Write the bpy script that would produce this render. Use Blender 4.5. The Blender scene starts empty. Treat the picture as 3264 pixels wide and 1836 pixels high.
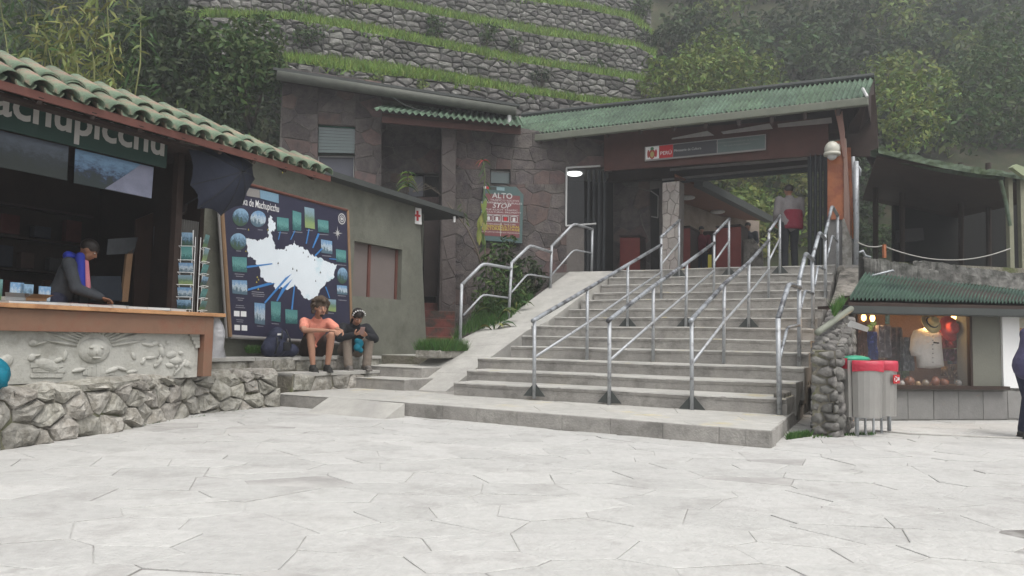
import bpy, bmesh, math, random
import numpy as np
from mathutils import Vector, Matrix
random.seed(7); np.random.seed(7)
R = math.radians
C = bpy.context.scene.collection
scene = bpy.context.scene

# ------------------------------------------------------------------ camera, sky, light
FPX, PITCH, ROLL, HC = 2450.0, 0.06806, 0.01965, 1.008     # focal length and pose measured on the photograph
cam_d = bpy.data.cameras.new('camera'); cam = bpy.data.objects.new('camera', cam_d); C.objects.link(cam)
cam_d.sensor_width = 36; cam_d.lens = 36*FPX/3264; cam_d.clip_end = 500; cam_d.clip_start = .05
cam.matrix_world = Matrix.Translation((0, 0, HC)) @ Matrix.Rotation(R(90)+PITCH, 4, 'X') @ Matrix.Rotation(ROLL, 4, 'Z')
scene.camera = cam
w = bpy.data.worlds.new('World'); scene.world = w; w.use_nodes = True
nt = w.node_tree; bg = nt.nodes['Background']
sky = nt.nodes.new('ShaderNodeTexSky'); sky.sky_type = 'NISHITA'; sky.sun_disc = False
SUN_EL, SUN_AZ = R(62), R(150)
sky.sun_elevation = SUN_EL; sky.sun_rotation = SUN_AZ; sky.air_density = 1.0; sky.dust_density = 4.0; sky.ozone_density = .6
hs = nt.nodes.new('ShaderNodeHueSaturation'); hs.inputs['Saturation'].default_value = .22
nt.links.new(sky.outputs[0], hs.inputs['Color']); nt.links.new(hs.outputs[0], bg.inputs[0]); bg.inputs[1].default_value = .15
sd = bpy.data.lights.new('sun', 'SUN'); sd.energy = 1.3; sd.angle = R(40); sd.color = (1, .97, .93)
so = bpy.data.objects.new('sun', sd); C.objects.link(so)
sdir = Vector((math.sin(SUN_AZ)*math.cos(SUN_EL), math.cos(SUN_AZ)*math.cos(SUN_EL), math.sin(SUN_EL)))
so.rotation_euler = sdir.to_track_quat('Z', 'Y').to_euler()
vs = scene.view_settings; vs.view_transform = 'Standard'; vs.look = 'None'; vs.gamma = 1; vs.use_curve_mapping = False
vs.exposure = 0.7
scene.render.engine = 'CYCLES'
scene.cycles.max_bounces = 6; scene.cycles.transparent_max_bounces = 12

# ------------------------------------------------------------------ survey helpers: sight line through a photo pixel, cut by a real plane
def ray(x, y):
    px, py = x-1632, y-918
    c, s = math.cos(ROLL), math.sin(ROLL)
    a, b = px*c+py*s, -px*s+py*c
    c, s = math.cos(PITCH), math.sin(PITCH)
    v = Vector((a/FPX, c+b/FPX*s, s-b/FPX*c)); return v/v.y
EYE = Vector((0, 0, HC))
def on(x, y, z):
    d = ray(x, y); return EYE+d*((z-HC)/d.z)
def at(x, y, Y): return EYE+ray(x, y)*Y
def hit(x, y, P, n):
    d = ray(x, y); return EYE+d*((Vector(P)-EYE).dot(n)/d.dot(n))
class Pl:                                  # a vertical plane: origin, horizontal direction a, normal n towards the viewer
    def __init__(s, O, yaw):
        s.O = Vector((O[0], O[1], 0)); s.a = Vector((math.cos(yaw), math.sin(yaw), 0)); s.n = Vector((math.sin(yaw), -math.cos(yaw), 0)); s.yaw = yaw
    def off(s, d): return Pl(s.O+s.n*d, s.yaw)
    def hit(s, x, y): return hit(x, y, s.O, s.n)
    def co(s, x, y):
        p = s.hit(x, y)-s.O; return (p.dot(s.a), p.z)
    def pt(s, a, z, d=0.0): return s.O+s.a*a+s.n*d+Vector((0, 0, z))
YS = -0.49005
U = Vector((math.cos(YS), math.sin(YS), 0)); V = Vector((-math.sin(YS), math.cos(YS), 0))
S0 = Vector((.3378, 10.837, 0))
def st(s, t, z=0.0): return S0+U*s+V*t+Vector((0, 0, z))
def tplane(t): return Pl(st(0, t), YS)       # plane across the stairs at run t
def vplane(p): return Pl(p, YS+math.pi/2)    # plane along the stairs' run; n points to +U

# ------------------------------------------------------------------ materials
def mat(name, col, rough=.8, var=.15, scale=6, bump=.15, bscale=40, metal=0, col2=None, c2amt=.5, c2scale=3, rnd=.0, spec=.3, emit=0, dist=.01, stain=0, trans=0, alpha=1):
    m = bpy.data.materials.new(name); m.use_nodes = True; n = m.node_tree; N = n.nodes; L = n.links
    b = N['Principled BSDF']; b.inputs['Roughness'].default_value = rough; b.inputs['Metallic'].default_value = metal
    b.inputs['Specular IOR Level'].default_value = spec
    tc = N.new('ShaderNodeTexCoord'); src = tc.outputs['Object']
    nz = N.new('ShaderNodeTexNoise'); nz.inputs['Scale'].default_value = scale; nz.inputs['Detail'].default_value = 6; nz.inputs['Roughness'].default_value = .65
    L.new(src, nz.inputs['Vector'])
    c = [*col, 1]
    cur = None
    if col2:
        n2 = N.new('ShaderNodeTexNoise'); n2.inputs['Scale'].default_value = c2scale; n2.inputs['Detail'].default_value = 8; n2.inputs['Roughness'].default_value = .7
        L.new(src, n2.inputs['Vector'])
        mr = N.new('ShaderNodeMapRange'); mr.inputs[1].default_value = .62-c2amt*.35; mr.inputs[2].default_value = .72-c2amt*.25
        L.new(n2.outputs[0], mr.inputs[0])
        mx = N.new('ShaderNodeMix'); mx.data_type = 'RGBA'; mx.inputs[6].default_value = c; mx.inputs[7].default_value = [*col2, 1]
        L.new(mr.outputs[0], mx.inputs[0]); cur = mx.outputs[2]
    hv = N.new('ShaderNodeHueSaturation')
    if cur: L.new(cur, hv.inputs['Color'])
    else: hv.inputs['Color'].default_value = c
    mr = N.new('ShaderNodeMapRange'); mr.inputs[1].default_value = .25; mr.inputs[2].default_value = .75
    mr.inputs[3].default_value = 1-var; mr.inputs[4].default_value = 1+var
    L.new(nz.outputs[0], mr.inputs[0]); val = mr.outputs[0]
    if rnd:
        oi = N.new('ShaderNodeObjectInfo'); ge = N.new('ShaderNodeNewGeometry')
        ad = N.new('ShaderNodeMath'); ad.operation = 'ADD'; L.new(oi.outputs['Random'], ad.inputs[0]); L.new(ge.outputs['Random Per Island'], ad.inputs[1])
        fr = N.new('ShaderNodeMath'); fr.operation = 'FRACT'; L.new(ad.outputs[0], fr.inputs[0])
        m2 = N.new('ShaderNodeMapRange'); m2.inputs[3].default_value = 1-rnd; m2.inputs[4].default_value = 1+rnd; L.new(fr.outputs[0], m2.inputs[0])
        mu = N.new('ShaderNodeMath'); mu.operation = 'MULTIPLY'; L.new(val, mu.inputs[0]); L.new(m2.outputs[0], mu.inputs[1]); val = mu.outputs[0]
        m3 = N.new('ShaderNodeMapRange'); m3.inputs[3].default_value = .5-.04*min(rnd*2, 1); m3.inputs[4].default_value = .5+.04*min(rnd*2, 1)
        wn = N.new('ShaderNodeTexWhiteNoise'); wn.noise_dimensions = '1D'; L.new(fr.outputs[0], wn.inputs['W']); L.new(wn.outputs['Value'], m3.inputs[0]); L.new(m3.outputs[0], hv.inputs['Hue'])
    if stain:
        n4 = N.new('ShaderNodeTexNoise'); n4.inputs['Scale'].default_value = 1.3; n4.inputs['Detail'].default_value = 9; n4.inputs['Roughness'].default_value = .75
        L.new(src, n4.inputs['Vector'])
        m4 = N.new('ShaderNodeMapRange'); m4.inputs[1].default_value = .42; m4.inputs[2].default_value = .62; m4.inputs[3].default_value = 1-stain; m4.inputs[4].default_value = 1
        L.new(n4.outputs[0], m4.inputs[0])
        mu = N.new('ShaderNodeMath'); mu.operation = 'MULTIPLY'; L.new(val, mu.inputs[0]); L.new(m4.outputs[0], mu.inputs[1]); val = mu.outputs[0]
    L.new(val, hv.inputs['Value']); L.new(hv.outputs[0], b.inputs['Base Color'])
    if bump:
        nb = N.new('ShaderNodeTexNoise'); nb.inputs['Scale'].default_value = bscale; nb.inputs['Detail'].default_value = 5; L.new(src, nb.inputs['Vector'])
        bp = N.new('ShaderNodeBump'); bp.inputs['Strength'].default_value = min(1, bump*2); bp.inputs['Distance'].default_value = dist
        L.new(nb.outputs[0], bp.inputs['Height']); L.new(bp.outputs[0], b.inputs['Normal'])
    if emit:
        b.inputs['Emission Color'].default_value = c; b.inputs['Emission Strength'].default_value = emit
    if trans: b.inputs['Transmission Weight'].default_value = trans
    if alpha < 1: b.inputs['Alpha'].default_value = alpha
    return m
def leafmat(name, col, rnd=.45, hue=.05):
    m = mat(name, col, rough=.55, var=.2, scale=1.2, bump=0, rnd=rnd, spec=.25)
    b = m.node_tree.nodes['Principled BSDF']
    b.inputs['Subsurface Weight'].default_value = 0
    tr = m.node_tree.nodes.new('ShaderNodeBsdfTranslucent'); mx = m.node_tree.nodes.new('ShaderNodeMixShader'); mx.inputs[0].default_value = .25
    hv = [n for n in m.node_tree.nodes if n.type == 'HUE_SAT'][0]
    m.node_tree.links.new(hv.outputs[0], tr.inputs[0])
    out = m.node_tree.nodes['Material Output']
    m.node_tree.links.new(b.outputs[0], mx.inputs[1]); m.node_tree.links.new(tr.outputs[0], mx.inputs[2]); m.node_tree.links.new(mx.outputs[0], out.inputs[0])
    return m
M = dict(
 paving=mat('paving_joint_mortar', (.43, .425, .405), .9, .25, 1.2, .2, 60, col2=(.16, .15, .14), c2amt=.45, c2scale=1.1),
 flag=mat('flagstone', (.455, .45, .43), .88, .10, 14, .5, 40, col2=(.37, .362, .345), c2amt=.36, c2scale=2.6, rnd=.06, stain=.10),
 flagred=mat('flagstone_darker', (.42, .41, .39), .85, .10, 3, .25, 25, col2=(.34, .33, .315), c2amt=.5, c2scale=1.6, rnd=.04, stain=.12),
 conc=mat('pale_worn_concrete', (.40, .39, .36), .9, .12, 5, .25, 50, col2=(.38, .37, .345), c2amt=.35, c2scale=2, stain=.18),
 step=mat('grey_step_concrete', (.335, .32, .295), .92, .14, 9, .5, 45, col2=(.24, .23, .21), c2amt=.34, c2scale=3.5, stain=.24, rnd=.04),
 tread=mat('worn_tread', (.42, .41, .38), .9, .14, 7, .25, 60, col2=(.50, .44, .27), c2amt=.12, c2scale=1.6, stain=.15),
 rough=mat('rough_render', (.27, .25, .22), .95, .35, 4, .8, 14, col2=(.10, .095, .08), c2amt=.45, c2scale=5, dist=.03, stain=.35),
 steel=mat('galvanised_steel', (.36, .375, .39), .5, .12, 20, .05, 90, metal=.35, col2=(.2, .2, .2), c2amt=.25, c2scale=9),
 steelworn=mat('worn_painted_rail', (.32, .34, .36), .42, .25, 9, .1, 90, metal=.35, col2=(.07, .07, .075), c2amt=.5, c2scale=3),
 rub=mat('rubble_stone', (.37, .355, .315), .92, .25, 12, .9, 22, col2=(.24, .225, .19), c2amt=.5, c2scale=7, rnd=.20, dist=.03, stain=.28),
 mort=mat('earth_mortar', (.19, .175, .14), .97, .3, 9, .6, 25, col2=(.10, .11, .05), c2amt=.4, dist=.02),
 ter=mat('terrace_stone', (.135, .13, .12), .95, .35, 4, .6, 18, col2=(.24, .235, .22), c2amt=.3, c2scale=3.5, rnd=.42, dist=.02),
 terback=mat('terrace_earth', (.085, .08, .068), .97, .3, 3, .5, 8, col2=(.05, .07, .02), c2amt=.4),
 clad=mat('stone_cladding', (.125, .109, .101), .9, .25, 7, .7, 26, col2=(.085, .074, .074), c2amt=.45, c2scale=4, rnd=.22, stain=.28, dist=.02),
 cladred=mat('reddish_stone_cladding', (.140, .099, .09), .9, .25, 7, .7, 26, col2=(.095, .078, .075), c2amt=.4, c2scale=4, rnd=.18, stain=.2),
 cladj=mat('cladding_joint', (.135, .122, .113), .95, .2, 10, .3, 40),
 olive=mat('olive_render', (.160, .163, .132), .93, .12, 3, .4, 40, col2=(.125, .125, .10), c2amt=.25, c2scale=2, stain=.22),
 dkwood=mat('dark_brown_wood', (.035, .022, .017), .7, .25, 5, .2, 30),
 brwood=mat('red_brown_wood', (.075, .03, .022), .65, .25, 5, .2, 30),
 orwood=mat('orange_varnished_wood', (.30, .105, .045), .5, .25, 4, .15, 30, col2=(.20, .06, .03), c2amt=.4),
 pine=mat('pine_wood', (.42, .23, .11), .6, .2, 3, .12, 25, col2=(.28, .13, .06), c2amt=.4, c2scale=2.5),
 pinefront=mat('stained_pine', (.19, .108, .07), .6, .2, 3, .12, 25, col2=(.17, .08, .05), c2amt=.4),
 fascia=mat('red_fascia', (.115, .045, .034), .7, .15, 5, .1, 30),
 greenroof=mat('green_corrugated_sheet', (.105, .165, .11), .8, .18, 4, .15, 50, col2=(.06, .085, .06), c2amt=.42, c2scale=6, rnd=.17, stain=.38),
 gutter=mat('grey_green_gutter', (.15, .16, .125), .6, .15, 5, .1, 60),
 dkgutter=mat('dark_gutter', (.05, .055, .052), .6, .15, 5, .1, 60),
 tile=mat('green_painted_clay_tile', (.185, .26, .18), .92, .2, 7, .35, 40, col2=(.28, .20, .15), c2amt=.46, c2scale=4, rnd=.13, stain=.3),
 signgreen=mat('dark_green_sign', (.008, .030, .022), .6, .1, 3, 0),
 lettergrey=mat('pale_lettering', (.34, .33, .31), .7, .05, 3, 0),
 white=mat('white_paint', (.72, .72, .71), .6, .04, 3, 0),
 offwhite=mat('off_white', (.50, .50, .49), .6, .06, 3, 0),
 navy=mat('navy_board', (.030, .030, .055), .35, .1, 3, 0),
 mapwhite=mat('white_map_print', (.66, .72, .76), .5, .05, 1.5, 0, col2=(.42, .60, .66), c2amt=.25, c2scale=1.2),
 beam=mat('blue_print', (.05, .20, .48), .5, .1, 3, 0),
 framewood=mat('brown_frame', (.24, .15, .085), .6, .15, 5, .1, 30),
 framegrey=mat('grey_metal_frame', (.22, .21, .20), .5, .1, 5, .05),
 black=mat('black_metal', (.018, .02, .022), .6, .2, 5, .05),
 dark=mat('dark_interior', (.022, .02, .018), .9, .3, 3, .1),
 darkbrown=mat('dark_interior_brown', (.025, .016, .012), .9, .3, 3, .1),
 glass=mat('dusty_glass', (.09, .12, .115), .2, .1, 3, 0, spec=.6),
 glassblue=mat('grey_blue_pane', (.06, .062, .08), .35, .1, 3, 0, spec=.5),
 greenframe=mat('green_window_frame', (.035, .17, .12), .6, .1, 4, 0),
 mesh=mat('grey_window_screen', (.155, .13, .12), .8, .08, 3, .1, 80),
 red=mat('red_paint', (.45, .02, .025), .6, .06, 3, 0),
 maroon=mat('maroon_print', (.17, .06, .062), .6, .06, 3, 0),
 teal=mat('teal_board', (.07, .115, .112), .6, .08, 3, 0),
 yellow=mat('yellow_print', (.50, .43, .06), .6, .06, 3, 0),
 plaster=mat('carved_plaster', (.40, .395, .36), .9, .12, 5, .4, 35, col2=(.30, .295, .26), c2amt=.35, c2scale=3),
 skin=mat('skin', (.36, .19, .125), .55, .06, 12, .05, 80, spec=.35),
 skindk=mat('skin_tan', (.22, .105, .06), .55, .06, 12, .05, 80, spec=.35),
 hair=mat('dark_hair', (.015, .011, .009), .5, .3, 30, .3, 60),
 salmon=mat('salmon_shirt', (.66, .25, .18), .85, .08, 6, .35, 16, dist=.02),
 shorts=mat('dark_brown_shorts', (.045, .03, .025), .9, .1, 6, .3, 16),
 khaki=mat('khaki_trousers', (.20, .165, .135), .9, .1, 6, .4, 14, dist=.02),
 blackcl=mat('black_fleece', (.014, .015, .018), .9, .15, 8, .4, 16, dist=.02),
 navycl=mat('navy_fabric', (.022, .026, .05), .8, .2, 6, .5, 14, dist=.02),
 shoe=mat('dark_shoe', (.03, .03, .028), .8, .2, 12, .2, 40),
 shoegrey=mat('grey_shoe', (.12, .11, .10), .8, .2, 12, .2, 40),
 hat=mat('brown_felt_hat', (.07, .05, .035), .9, .2, 12, .2, 40),
 turq=mat('turquoise_fabric', (.0, .13, .19), .7, .15, 6, .4, 16, dist=.02),
 purple=mat('purple_jacket', (.065, .06, .12), .8, .15, 6, .5, 12, dist=.02),
 greycl=mat('grey_jacket', (.045, .05, .058), .85, .15, 6, .4, 14, dist=.02),
 bluecl=mat('blue_vest', (.02, .035, .30), .7, .15, 6, .4, 14, dist=.02),
 pink=mat('pink_shirt', (.55, .2, .24), .8, .1, 6, 0),
 jacketgrey=mat('light_grey_fabric', (.15, .14, .14), .85, .1, 6, .4, 14, dist=.02),
 crimson=mat('crimson_fabric', (.13, .010, .022), .85, .1, 6, .4, 14, dist=.02),
 umbrella=mat('navy_umbrella_fabric', (.018, .022, .038), .75, .12, 4, .3, 10, dist=.02),
 leafdk=leafmat('dark_foliage', (.030, .050, .016)), leafmd=leafmat('green_foliage', (.055, .095, .026)),
 leaflt=leafmat('light_foliage', (.13, .18, .04)), leafyl=leafmat('yellow_bamboo_leaf', (.17, .19, .055)),
 grass=leafmat('grass_blade', (.16, .25, .045), .35), grassdk=leafmat('grass_blade_dark', (.06, .13, .03), .35),
 soil=mat('hillside_soil', (.035, .042, .018), .97, .3, 1, .5, 6, col2=(.06, .05, .03), c2amt=.4),
 bark=mat('bark', (.09, .075, .055), .95, .25, 8, .6, 30),
)

# ------------------------------------------------------------------ mesh helpers
class MB:
    def __init__(s): s.v = []; s.f = []
    def add(s, vs_, fs): 
        o = len(s.v); s.v += [tuple(p) for p in vs_]; s.f += [tuple(i+o for i in f) for f in fs]; return s
    def quad(s, a, b, c, d): return s.add([a, b, c, d], [(0, 1, 2, 3)])
    def box(s, o, ax, ay, az):                 # corner + three edge vectors
        o, ax, ay, az = Vector(o), Vector(ax), Vector(ay), Vector(az)
        p = [o, o+ax, o+ax+ay, o+ay]; p += [q+az for q in p]
        f = [(3, 2, 1, 0), (4, 5, 6, 7), (0, 1, 5, 4), (1, 2, 6, 5), (2, 3, 7, 6), (3, 0, 4, 7)]
        if ax.cross(ay).dot(az) < 0: f = [tuple(reversed(x)) for x in f]
        return s.add(p, f)
    def prism(s, poly, ext):                   # polygon pushed along ext
        n = len(poly); ext = Vector(ext); a = [Vector(p) for p in poly]; b = [p+ext for p in a]
        f = [tuple(reversed(range(n))), tuple(range(n, 2*n))]+[(i, (i+1) % n, (i+1) % n+n, i+n) for i in range(n)]
        return s.add(a+b, f)
    def tube(s, pts, r, n=10, r2=None, cap=True):
        pts = [Vector(p) for p in pts]; o = len(s.v); m = len(pts)
        for i, p in enumerate(pts):
            if i == 0: d = pts[1]-p
            elif i == m-1: d = p-pts[-2]
            else: d = (pts[i+1]-p).normalized()+(p-pts[i-1]).normalized()
            if d.length < 1e-9: d = Vector((0, 0, 1))
            d.normalize(); up = Vector((0, 0, 1)) if abs(d.z) < .9 else Vector((1, 0, 0))
            x = d.cross(up).normalized(); y = x.cross(d)
            rr = r if r2 is None else r+(r2-r)*i/(m-1)
            if isinstance(r, (list, tuple)): rr = r[i]
            for k in range(n):
                a = 2*math.pi*k/n; s.v.append(tuple(p+(x*math.cos(a)+y*math.sin(a))*rr))
        for i in range(m-1):
            for k in range(n): s.f.append((o+i*n+k, o+i*n+(k+1) % n, o+(i+1)*n+(k+1) % n, o+(i+1)*n+k))
        if cap: s.f.append(tuple(o+k for k in reversed(range(n)))); s.f.append(tuple(o+(m-1)*n+k for k in range(n)))
        return s
    def ell(s, c, rx, ry, rz, n=12, m=8, rot=None):
        c = Vector(c); o = len(s.v)
        for i in range(m+1):
            th = math.pi*i/m
            for k in range(n):
                a = 2*math.pi*k/n; p = Vector((rx*math.sin(th)*math.cos(a), ry*math.sin(th)*math.sin(a), rz*math.cos(th)))
                if rot: p = rot @ p
                s.v.append(tuple(c+p))
        for i in range(m):
            for k in range(n): s.f.append((o+i*n+k, o+(i+1)*n+k, o+(i+1)*n+(k+1) % n, o+i*n+(k+1) % n))
        return s
    def grid(s, A, B, Cc, D, nu, nv, fn=None):  # bilinear sheet A-B front, D-C back
        A, B, Cc, D = map(Vector, (A, B, Cc, D)); o = len(s.v)
        for j in range(nv+1):
            for i in range(nu+1):
                u, v = i/nu, j/nv; p = (A*(1-u)+B*u)*(1-v)+(D*(1-u)+Cc*u)*v
                if fn: p = p+fn(u, v)
                s.v.append(tuple(p))
        for j in range(nv):
            for i in range(nu):
                a = o+j*(nu+1)+i; s.f.append((a, a+1, a+nu+2, a+nu+1))
        return s
    def build(s, name, m, parent=None, smooth=False, bevel=0):
        me = bpy.data.meshes.new(name); me.from_pydata(s.v, [], s.f); me.update()
        if smooth: me.polygons.foreach_set('use_smooth', [True]*len(me.polygons))
        return link(name, me, m, parent, bevel)
def link(name, me, m, parent=None, bevel=0):
    if m and not me.materials: me.materials.append(m)
    ob = bpy.data.objects.new(name, me); C.objects.link(ob)
    if parent:
        ob.parent = parent
        if parent.type == 'EMPTY': ob.matrix_parent_inverse = Matrix.Translation(-parent.location)
    if bevel:
        md = ob.modifiers.new('bevel', 'BEVEL'); md.width = bevel; md.segments = 2; md.limit_method = 'ANGLE'
    return ob
def tag(o, label, cat, group=None):
    o['label'] = label; o['category'] = cat
    if group: o['group'] = group
    return o
def struct(o): o['kind'] = 'structure'; return o
def stuff(o): o['kind'] = 'stuff'; return o
def thing(name, label, cat, loc, group=None):
    o = bpy.data.objects.new(name, None); C.objects.link(o); o.location = loc; o.empty_display_size = .2
    return tag(o, label, cat, group)
def npmesh(name, verts, quads, m, parent=None):
    me = bpy.data.meshes.new(name); n = len(verts); q = len(quads); k = quads.shape[1]
    me.vertices.add(n); me.vertices.foreach_set('co', verts.astype(np.float32).ravel())
    me.loops.add(q*k); me.loops.foreach_set('vertex_index', quads.astype(np.int32).ravel())
    me.polygons.add(q); me.polygons.foreach_set('loop_start', np.arange(0, q*k, k, dtype=np.int32)); 
    me.update(calc_edges=True); return link(name, me, m, parent)

# ------------------------------------------------------------------ stone cells (irregular masonry)
def clip(poly, px, py, nx, ny):               # keep the side where (p-(px,py)).n <= 0
    out = []; n = len(poly)
    for i in range(n):
        a = poly[i]; b = poly[(i+1) % n]
        da = (a[0]-px)*nx+(a[1]-py)*ny; db = (b[0]-px)*nx+(b[1]-py)*ny
        if da <= 0: out.append(a)
        if (da < 0 < db) or (db < 0 < da):
            k = da/(da-db); out.append((a[0]+(b[0]-a[0])*k, a[1]+(b[1]-a[1])*k))
    return out
def area(p): return .5*sum(p[i][0]*p[(i+1) % len(p)][1]-p[(i+1) % len(p)][0]*p[i][1] for i in range(len(p)))
def cells(region, sx, sy, jit=.42, gap=.01, seed=1, brick=True, lim=None):
    """irregular convex cells filling a convex region (list of 2D points, any winding)"""
    rg = random.Random(seed)
    if area(region) < 0: region = region[::-1]
    x0 = min(p[0] for p in region); x1 = max(p[0] for p in region); y0 = min(p[1] for p in region); y1 = max(p[1] for p in region)
    nx = int((x1-x0)/sx)+3; ny = int((y1-y0)/sy)+3; sd_ = {}
    for j in range(-1, ny):
        for i in range(-1, nx):
            o = .5*(j % 2) if brick else 0
            sd_[i, j] = (x0+(i+o+.5+rg.uniform(-jit, jit))*sx, y0+(j+.5+rg.uniform(-jit, jit)*.8)*sy)
    out = []
    edges = [(region[i], region[(i+1) % len(region)]) for i in range(len(region))]
    for (i, j), c in sd_.items():
        poly = [(c[0]-2*sx, c[1]-2*sy), (c[0]+2*sx, c[1]-2*sy), (c[0]+2*sx, c[1]+2*sy), (c[0]-2*sx, c[1]+2*sy)]
        for dj in (-2, -1, 0, 1, 2):
            for di in (-2, -1, 0, 1, 2):
                if (di or dj) and (i+di, j+dj) in sd_:
                    q = sd_[i+di, j+dj]; dx, dy = (q[0]-c[0])/sx, (q[1]-c[1])/sy
                    nx_, ny_ = dx/sx, dy/sy; l = math.hypot(nx_, ny_)
                    if l < 1e-9: continue
                    nx_/=l; ny_/=l
                    poly = clip(poly, (c[0]+q[0])/2-nx_*gap/2, (c[1]+q[1])/2-ny_*gap/2, nx_, ny_)
                    if len(poly) < 3: break
            if len(poly) < 3: break
        if len(poly) < 3: continue
        for a, b in edges:
            ex, ey = b[0]-a[0], b[1]-a[1]; l = math.hypot(ex, ey)
            if l < 1e-9: continue
            poly = clip(poly, a[0], a[1], ey/l, -ex/l)
            if len(poly) < 3: break
        if len(poly) < 3 or abs(area(poly)) < sx*sy*.04: continue
        # drop tiny edges
        q = [poly[0]]
        for p in poly[1:]:
            if math.hypot(p[0]-q[-1][0], p[1]-q[-1][1]) > .12*min(sx, sy): q.append(p)
        if len(q) >= 3: out.append(q)
    return out
def slab(poly, f3, h, inset=.012, bulge=0.0, rg=random, mid=0.0, tilt=0.0):
    """a stone from a 2D cell. f3(a,b,d) -> 3D with d = height off the wall"""
    n = len(poly); cx = sum(p[0] for p in poly)/n; cy = sum(p[1] for p in poly)/n
    mb = MB(); t0 = rg.uniform(-tilt, tilt); t1 = rg.uniform(-tilt, tilt)
    def ring(k, d, nz=0): return [f3(cx+(p[0]-cx)*k+rg.uniform(-nz, nz), cy+(p[1]-cy)*k+rg.uniform(-nz, nz), d+t0*(p[0]-cx)+t1*(p[1]-cy)+rg.uniform(-nz, nz)) for p in poly]
    r = min(math.hypot(p[0]-cx, p[1]-cy) for p in poly)
    if bulge:
        rs = [ring(1, -.03), ring(.97, h*.55, mid), ring(.78, h+bulge*.55, mid*1.2), ring(.38, h+bulge, mid)]
    else:
        rs = [ring(1, -.02), ring(1, h-inset*.6), ring(max(.5, 1-inset/r), h)]
    for q in rs: mb.v += [tuple(p) for p in q]
    for i in range(len(rs)-1):
        for k in range(n): mb.f.append((i*n+k, i*n+(k+1) % n, (i+1)*n+(k+1) % n, (i+1)*n+k))
    o = (len(rs)-1)*n
    if bulge:
        mb.v.append(tuple(f3(cx, cy, h+bulge*1.05))); c = len(mb.v)-1
        for k in range(n): mb.f.append((o+k, o+(k+1) % n, c))
    else: mb.f.append(tuple(range(o, o+n)))
    return mb
def stones(polys, f3, name, mats, parent, h=.02, hv=.01, limit=300, key=None, seed=3, smooth=False, **kw):
    rg = random.Random(seed)
    if key: polys = sorted(polys, key=key)
    rest = MB(); k = 0
    for i, p in enumerate(polys):
        mb = slab(p, f3, h+rg.uniform(-hv, hv), rg=rg, **kw)
        if i < limit:
            mb.build(name, mats[0] if rg.random() > .22 or len(mats) == 1 else mats[1], parent, smooth)
        else:
            rest.add(mb.v, mb.f); k += 1
    if k: stuff(rest.build(name+'_remainder', mats[0], parent, smooth))
def clad(parent, pl, px_region, sx, sy, mats, name='stone', h=.02, hv=.008, gap=.012, off=0, seed=1, zc=None, **kw):
    """stones set on plane pl inside a quad given by photo pixels"""
    reg = [pl.co(*p) for p in px_region]
    cs = cells(reg, sx, sy, gap=gap, seed=seed)
    stones(cs, lambda a, b, d: pl.pt(a, b, d+off), name, mats, parent, h, hv, seed=seed, **kw)
def wallquad(name, m, pl, px, parent, thick=.25, off=0.0):
    """solid wall behind a pixel outline on plane pl"""
    mb = MB(); mb.prism([pl.hit(*p)+pl.n*off for p in px], -pl.n*thick); return mb.build(name, m, parent)

# ------------------------------------------------------------------ text and flat print
def text(s, pl, px_c, height, m, parent, off=.004, width=None, align='CENTER', name='lettering', extr=.0015, bold=0, shear=0):
    cu = bpy.data.curves.new('t', 'FONT'); cu.body = s; cu.size = 1; cu.align_x = align; cu.extrude = 0; cu.offset = bold; cu.shear = shear; cu.resolution_u = 3
    to = bpy.data.objects.new('t', cu); C.objects.link(to)
    dg = bpy.context.evaluated_depsgraph_get(); me = bpy.data.meshes.new_from_object(to.evaluated_get(dg))
    bpy.data.objects.remove(to); bpy.data.curves.remove(cu)
    n = len(me.vertices); co = np.zeros(n*3); me.vertices.foreach_get('co', co); co = co.reshape(-1, 3)
    mn, mx = co.min(0), co.max(0); sc = height/(.72); sx_ = sc if width is None else width/(mx[0]-mn[0])
    ax = (mn[0]+mx[0])/2 if align == 'CENTER' else mn[0]
    a0, z0 = pl.co(*px_c)
    out = []
    for p in co: out += list(pl.pt(a0+(p[0]-ax)*sx_, z0+p[1]*sc, off))
    me.vertices.foreach_set('co', out); me.update(); me.name = name; me.materials.clear()
    return link(name, me, m, parent)
def flat(pl, px, m, parent, off=.003, name='print', th=.002):
    mb = MB(); mb.prism([pl.hit(*p)+pl.n*off for p in px], -pl.n*th); return mb.build(name, m, parent)
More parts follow.
